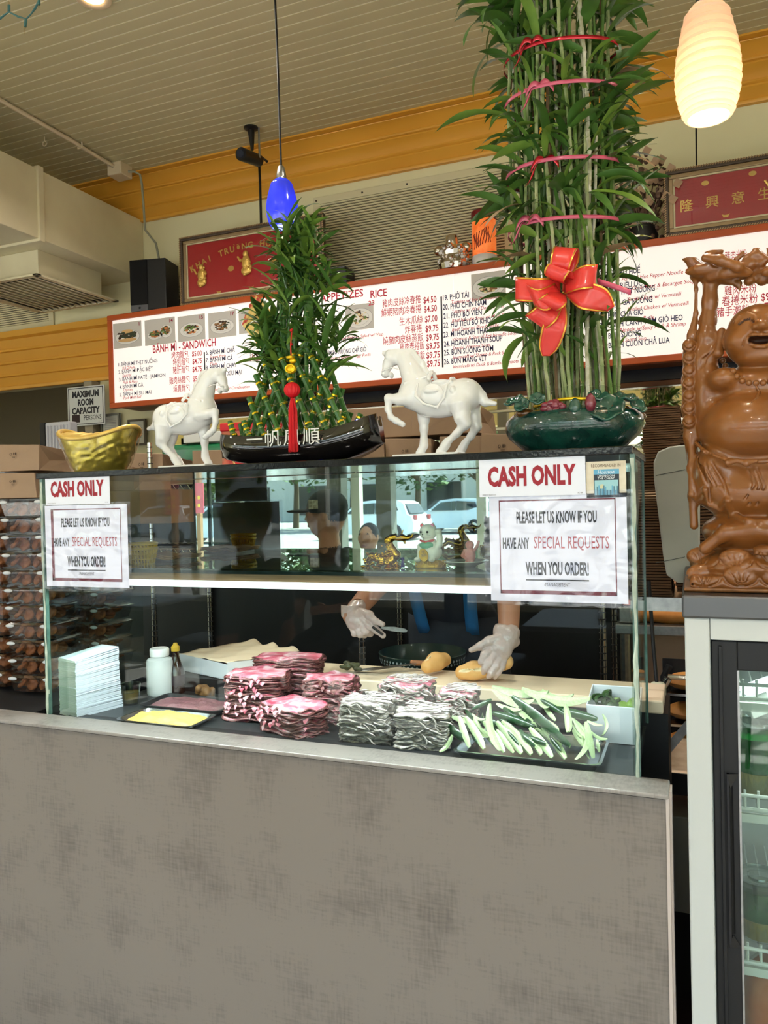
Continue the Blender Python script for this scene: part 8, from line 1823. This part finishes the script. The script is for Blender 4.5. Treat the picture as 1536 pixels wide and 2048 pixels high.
cstack(a.x-.02,b.x-.008,2.32,2.62,1.20,1.618,'tall stack of flattened brown cartons behind the right edge of the case',52)
c = oY(1375,845,2.35); cstack(b.x+.002,b.x+.17,2.36,2.60,1.22,oY(1350,845,2.36).z,'tall stack of flattened brown cartons behind the wooden figure',56,ang=.03)
MB().box((-.17,2.30,1.17),(.35,2.64,1.199)).build('shelf', m_steel, thing('wall_shelf','steel shelf holding the flattened cartons and foam lids','shelf',(.1,2.5,1.17)))
t = thing('foam_lids','stack of pale grey foam tray lids standing beside the wooden figure','lids',(-.045,2.12,1.20)); k = None
for i in range(9):
    y = 2.10+i*.018; P = []; q0 = oY(1306,900,2.1)
    pts_ = [(1308,960),(1307,925),(1316,903),(1340,893),(1400,886),(1400,1150),(1384,1166),(1355,1166),(1333,1150),(1326,1110),(1318,1040)]
    poly = [(oY(a_,b_,2.1).x,y,oY(a_,b_,2.1).z) for a_,b_ in pts_]; MB().prism(poly,(0,.010,0)).build('lid', mat('foam_grey',(186,188,180),.6,var=(9,(172,174,166),.3)), t, bevel=.004)
MB().box((-.12,2.095,1.2),(.02,2.10,1.235)).build('stop', m_steel, t)
for yy in (945,1120):
    a_ = oY(1312,yy+6,2.095); b_ = oY(1370,yy-6,2.095); MB().tube([(a_.x,2.0985,a_.z),(b_.x,2.0985,b_.z)],.0008,5).build('crease', mat('crease_dark',(90,92,88),.7), t)
# lower right gap: steel table, bread, carton, speed rack, power plug
zt_ = oY(1320,1252,2.9).z; t = thing('steel_table','stainless prep table seen in the gap right of the case','table',(0,3.1,0)); MB().box((-.27,2.9,zt_-.035),(.75,3.45,zt_)).build('tabletop', m_steel, t, bevel=.003)
for x in (-.24,.7):
    for y in (2.94,3.40): MB().tube([(x,y,0),(x,y,zt_-.035)],.018,10).build('leg', m_steel, t)
MB().box((-.27,3.46,0),(.9,3.5,zt_+.5)).build('board', mat('splash_peach',(226,190,156),.6), thing('peach_board','peach coloured board standing behind the steel table','board',(.3,3.48,0)))
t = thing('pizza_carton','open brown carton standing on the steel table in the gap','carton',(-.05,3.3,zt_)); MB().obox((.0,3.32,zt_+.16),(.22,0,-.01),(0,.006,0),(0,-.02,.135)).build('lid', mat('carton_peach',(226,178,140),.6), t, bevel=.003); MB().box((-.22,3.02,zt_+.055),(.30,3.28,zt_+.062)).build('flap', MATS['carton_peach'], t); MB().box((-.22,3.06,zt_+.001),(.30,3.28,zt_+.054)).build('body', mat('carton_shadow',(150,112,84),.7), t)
s = SDF((-.20,2.90,zt_-.01),(.15,3.08,zt_+.10),.003); s.chain([(-.155,2.98,zt_+.032),(-.08,2.98,zt_+.030),(0.02,2.975,zt_+.034),(.06,2.98,zt_+.032)],[.030,.034,.036,.020],.012)
t = thing('baguette','orange golden baguette on the steel table in the gap','bread',(-.05,2.98,zt_)); s.build('crust', mat('crust_orange',(216,134,62),.5,var=(14,(232,168,96),.25)), t)
t = thing('steel_pan','steel food pan with red meat on the table left of the baguette','pan',(-.20,3.0,zt_)); MB().box((-.262,2.93,zt_+.001),(-.185,3.05,zt_+.06)).build('pan', m_steel, t, bevel=.006); MB().ball((-.225,2.99,zt_+.066),(.03,.045,.014),12).build('red_meat', mat('meat_red',(176,60,50),.5,var=(60,(206,110,90),.2)), t, smooth=True)
t = thing('bakery_rack','dark bakery rack with trays of golden loaves in the gap','rack',(.0,2.75,0))
for x in (-.105,.55):
    for y in (2.66,2.86): MB().tube([(x,y,0),(x,y,.86),(x+(.02 if x < 0 else -.02),y,.90)],.013,10).build('upright', MATS['chrome'] if y < 2.7 else m_black, t, smooth=40)
m_loaf = mat('loaf_golden',(196,124,52),.5,var=(12,(222,160,84),.25))
MB().tube([(-.085,2.66,.905),(.53,2.66,.905)],.009,8).build('top_bar', MATS['chrome'], t, smooth=40)
for i, z in enumerate((.84,.74,.64,.54,.44,.34,.24)):
    tr = MB().box((-.09,2.655,z),(.535,2.87,z+.004)).box((-.09,2.655,z),(.535,2.66,z+.012)).build('tray', MATS['chrome'], t)
    for j in range(3):
        if i < 5: MB().ball((-.02+j*.17,2.76,z+.032),(.075,.07,.028),16).build('loaf', m_loaf, tr, smooth=True)
MB().box((-.11,2.88,0),(.56,2.885,.92)).build('rear_panel', m_black, t)
# outlet hanging on a cable, crossed steel braces and a paper lined ledge
a = oY(1316,1388,2.18); t = thing('power_plug','pale green grey power socket hanging on a black cable by the side pane','socket',tuple(a)); MB().box((a.x-.021,2.17,a.z-.032),(a.x+.021,2.20,a.z+.032)).build('housing', mat('plug_pale',(186,188,160),.45), t, bevel=.013, seg=4)
for s_ in (-1,1): MB().box((a.x+s_*.014-.003,2.1675,a.z-.012),(a.x+s_*.014+.003,2.1705,a.z+.012)).build('slot', mat('plug_slot',(120,112,84),.6), t)
MB().tube([(a.x,2.185,a.z-.03),(a.x+.004,2.19,a.z-.08),(a.x+.018,2.20,a.z-.19),(a.x+.02,2.21,a.z-.5)],.0065,8).build('cable', m_black, t, smooth=True); MB().tube([(a.x-.003,2.185,a.z+.03),(a.x-.01,2.2,a.z+.12),(a.x-.02,2.22,a.z+.30)],.005,8).build('upper_cable', m_black, t, smooth=True)
zl_ = oY(1330,1548,2.25).z; t = thing('lower_shelf','pale shelf lined with floured paper low in the gap','shelf',(0,2.4,0)); MB().box((-.14,2.27,zl_-.03),(.40,2.60,zl_)).build('board', mat('floured_board',(206,176,144),.7,var=(30,(226,204,176),.2)), t); MB().box((-.14,2.265,zl_-.06),(.40,2.27,zl_)).build('front_edge', m_black, t)
for x in (-.12,.36): MB().tube([(x,2.4,0),(x,2.4,zl_-.03)],.015,8).build('leg', m_black, t)
t = thing('crossed_braces','two flat steel braces crossing in the gap right of the case','brace',(-.06,2.205,.6))
def flatbar(x0,y0,x1,y1,Y,w_,m_=m_steel):
    A_, B_ = oY(x0,y0,Y), oY(x1,y1,Y); D = (B_-A_).normalized(); N_ = Vector((-D.z,0,D.x))*w_/2; MB().prism([A_-N_,B_-N_,B_+N_,A_+N_],(0,.004,0)).build('bar', m_, t)
flatbar(1262,1412,1312,1500,2.208,.020); flatbar(1308,1532,1378,1448,2.204,.022)
t = thing('white_tub','white bin with leafy greens standing low behind the counter end','bin',(.03,2.3,0)); a = oY(1362,1612,2.27); MB().box((a.x-.05,2.27,a.z-.30),(a.x+.25,2.45,a.z-.03)).build('bin', mat('bin_white',(170,172,160),.5), t, bevel=.004); MB().box((a.x-.045,2.275,0),(a.x+.24,2.44,a.z-.30)).build('base', m_black, t)
bpy.data.scenes.remove(_ts)
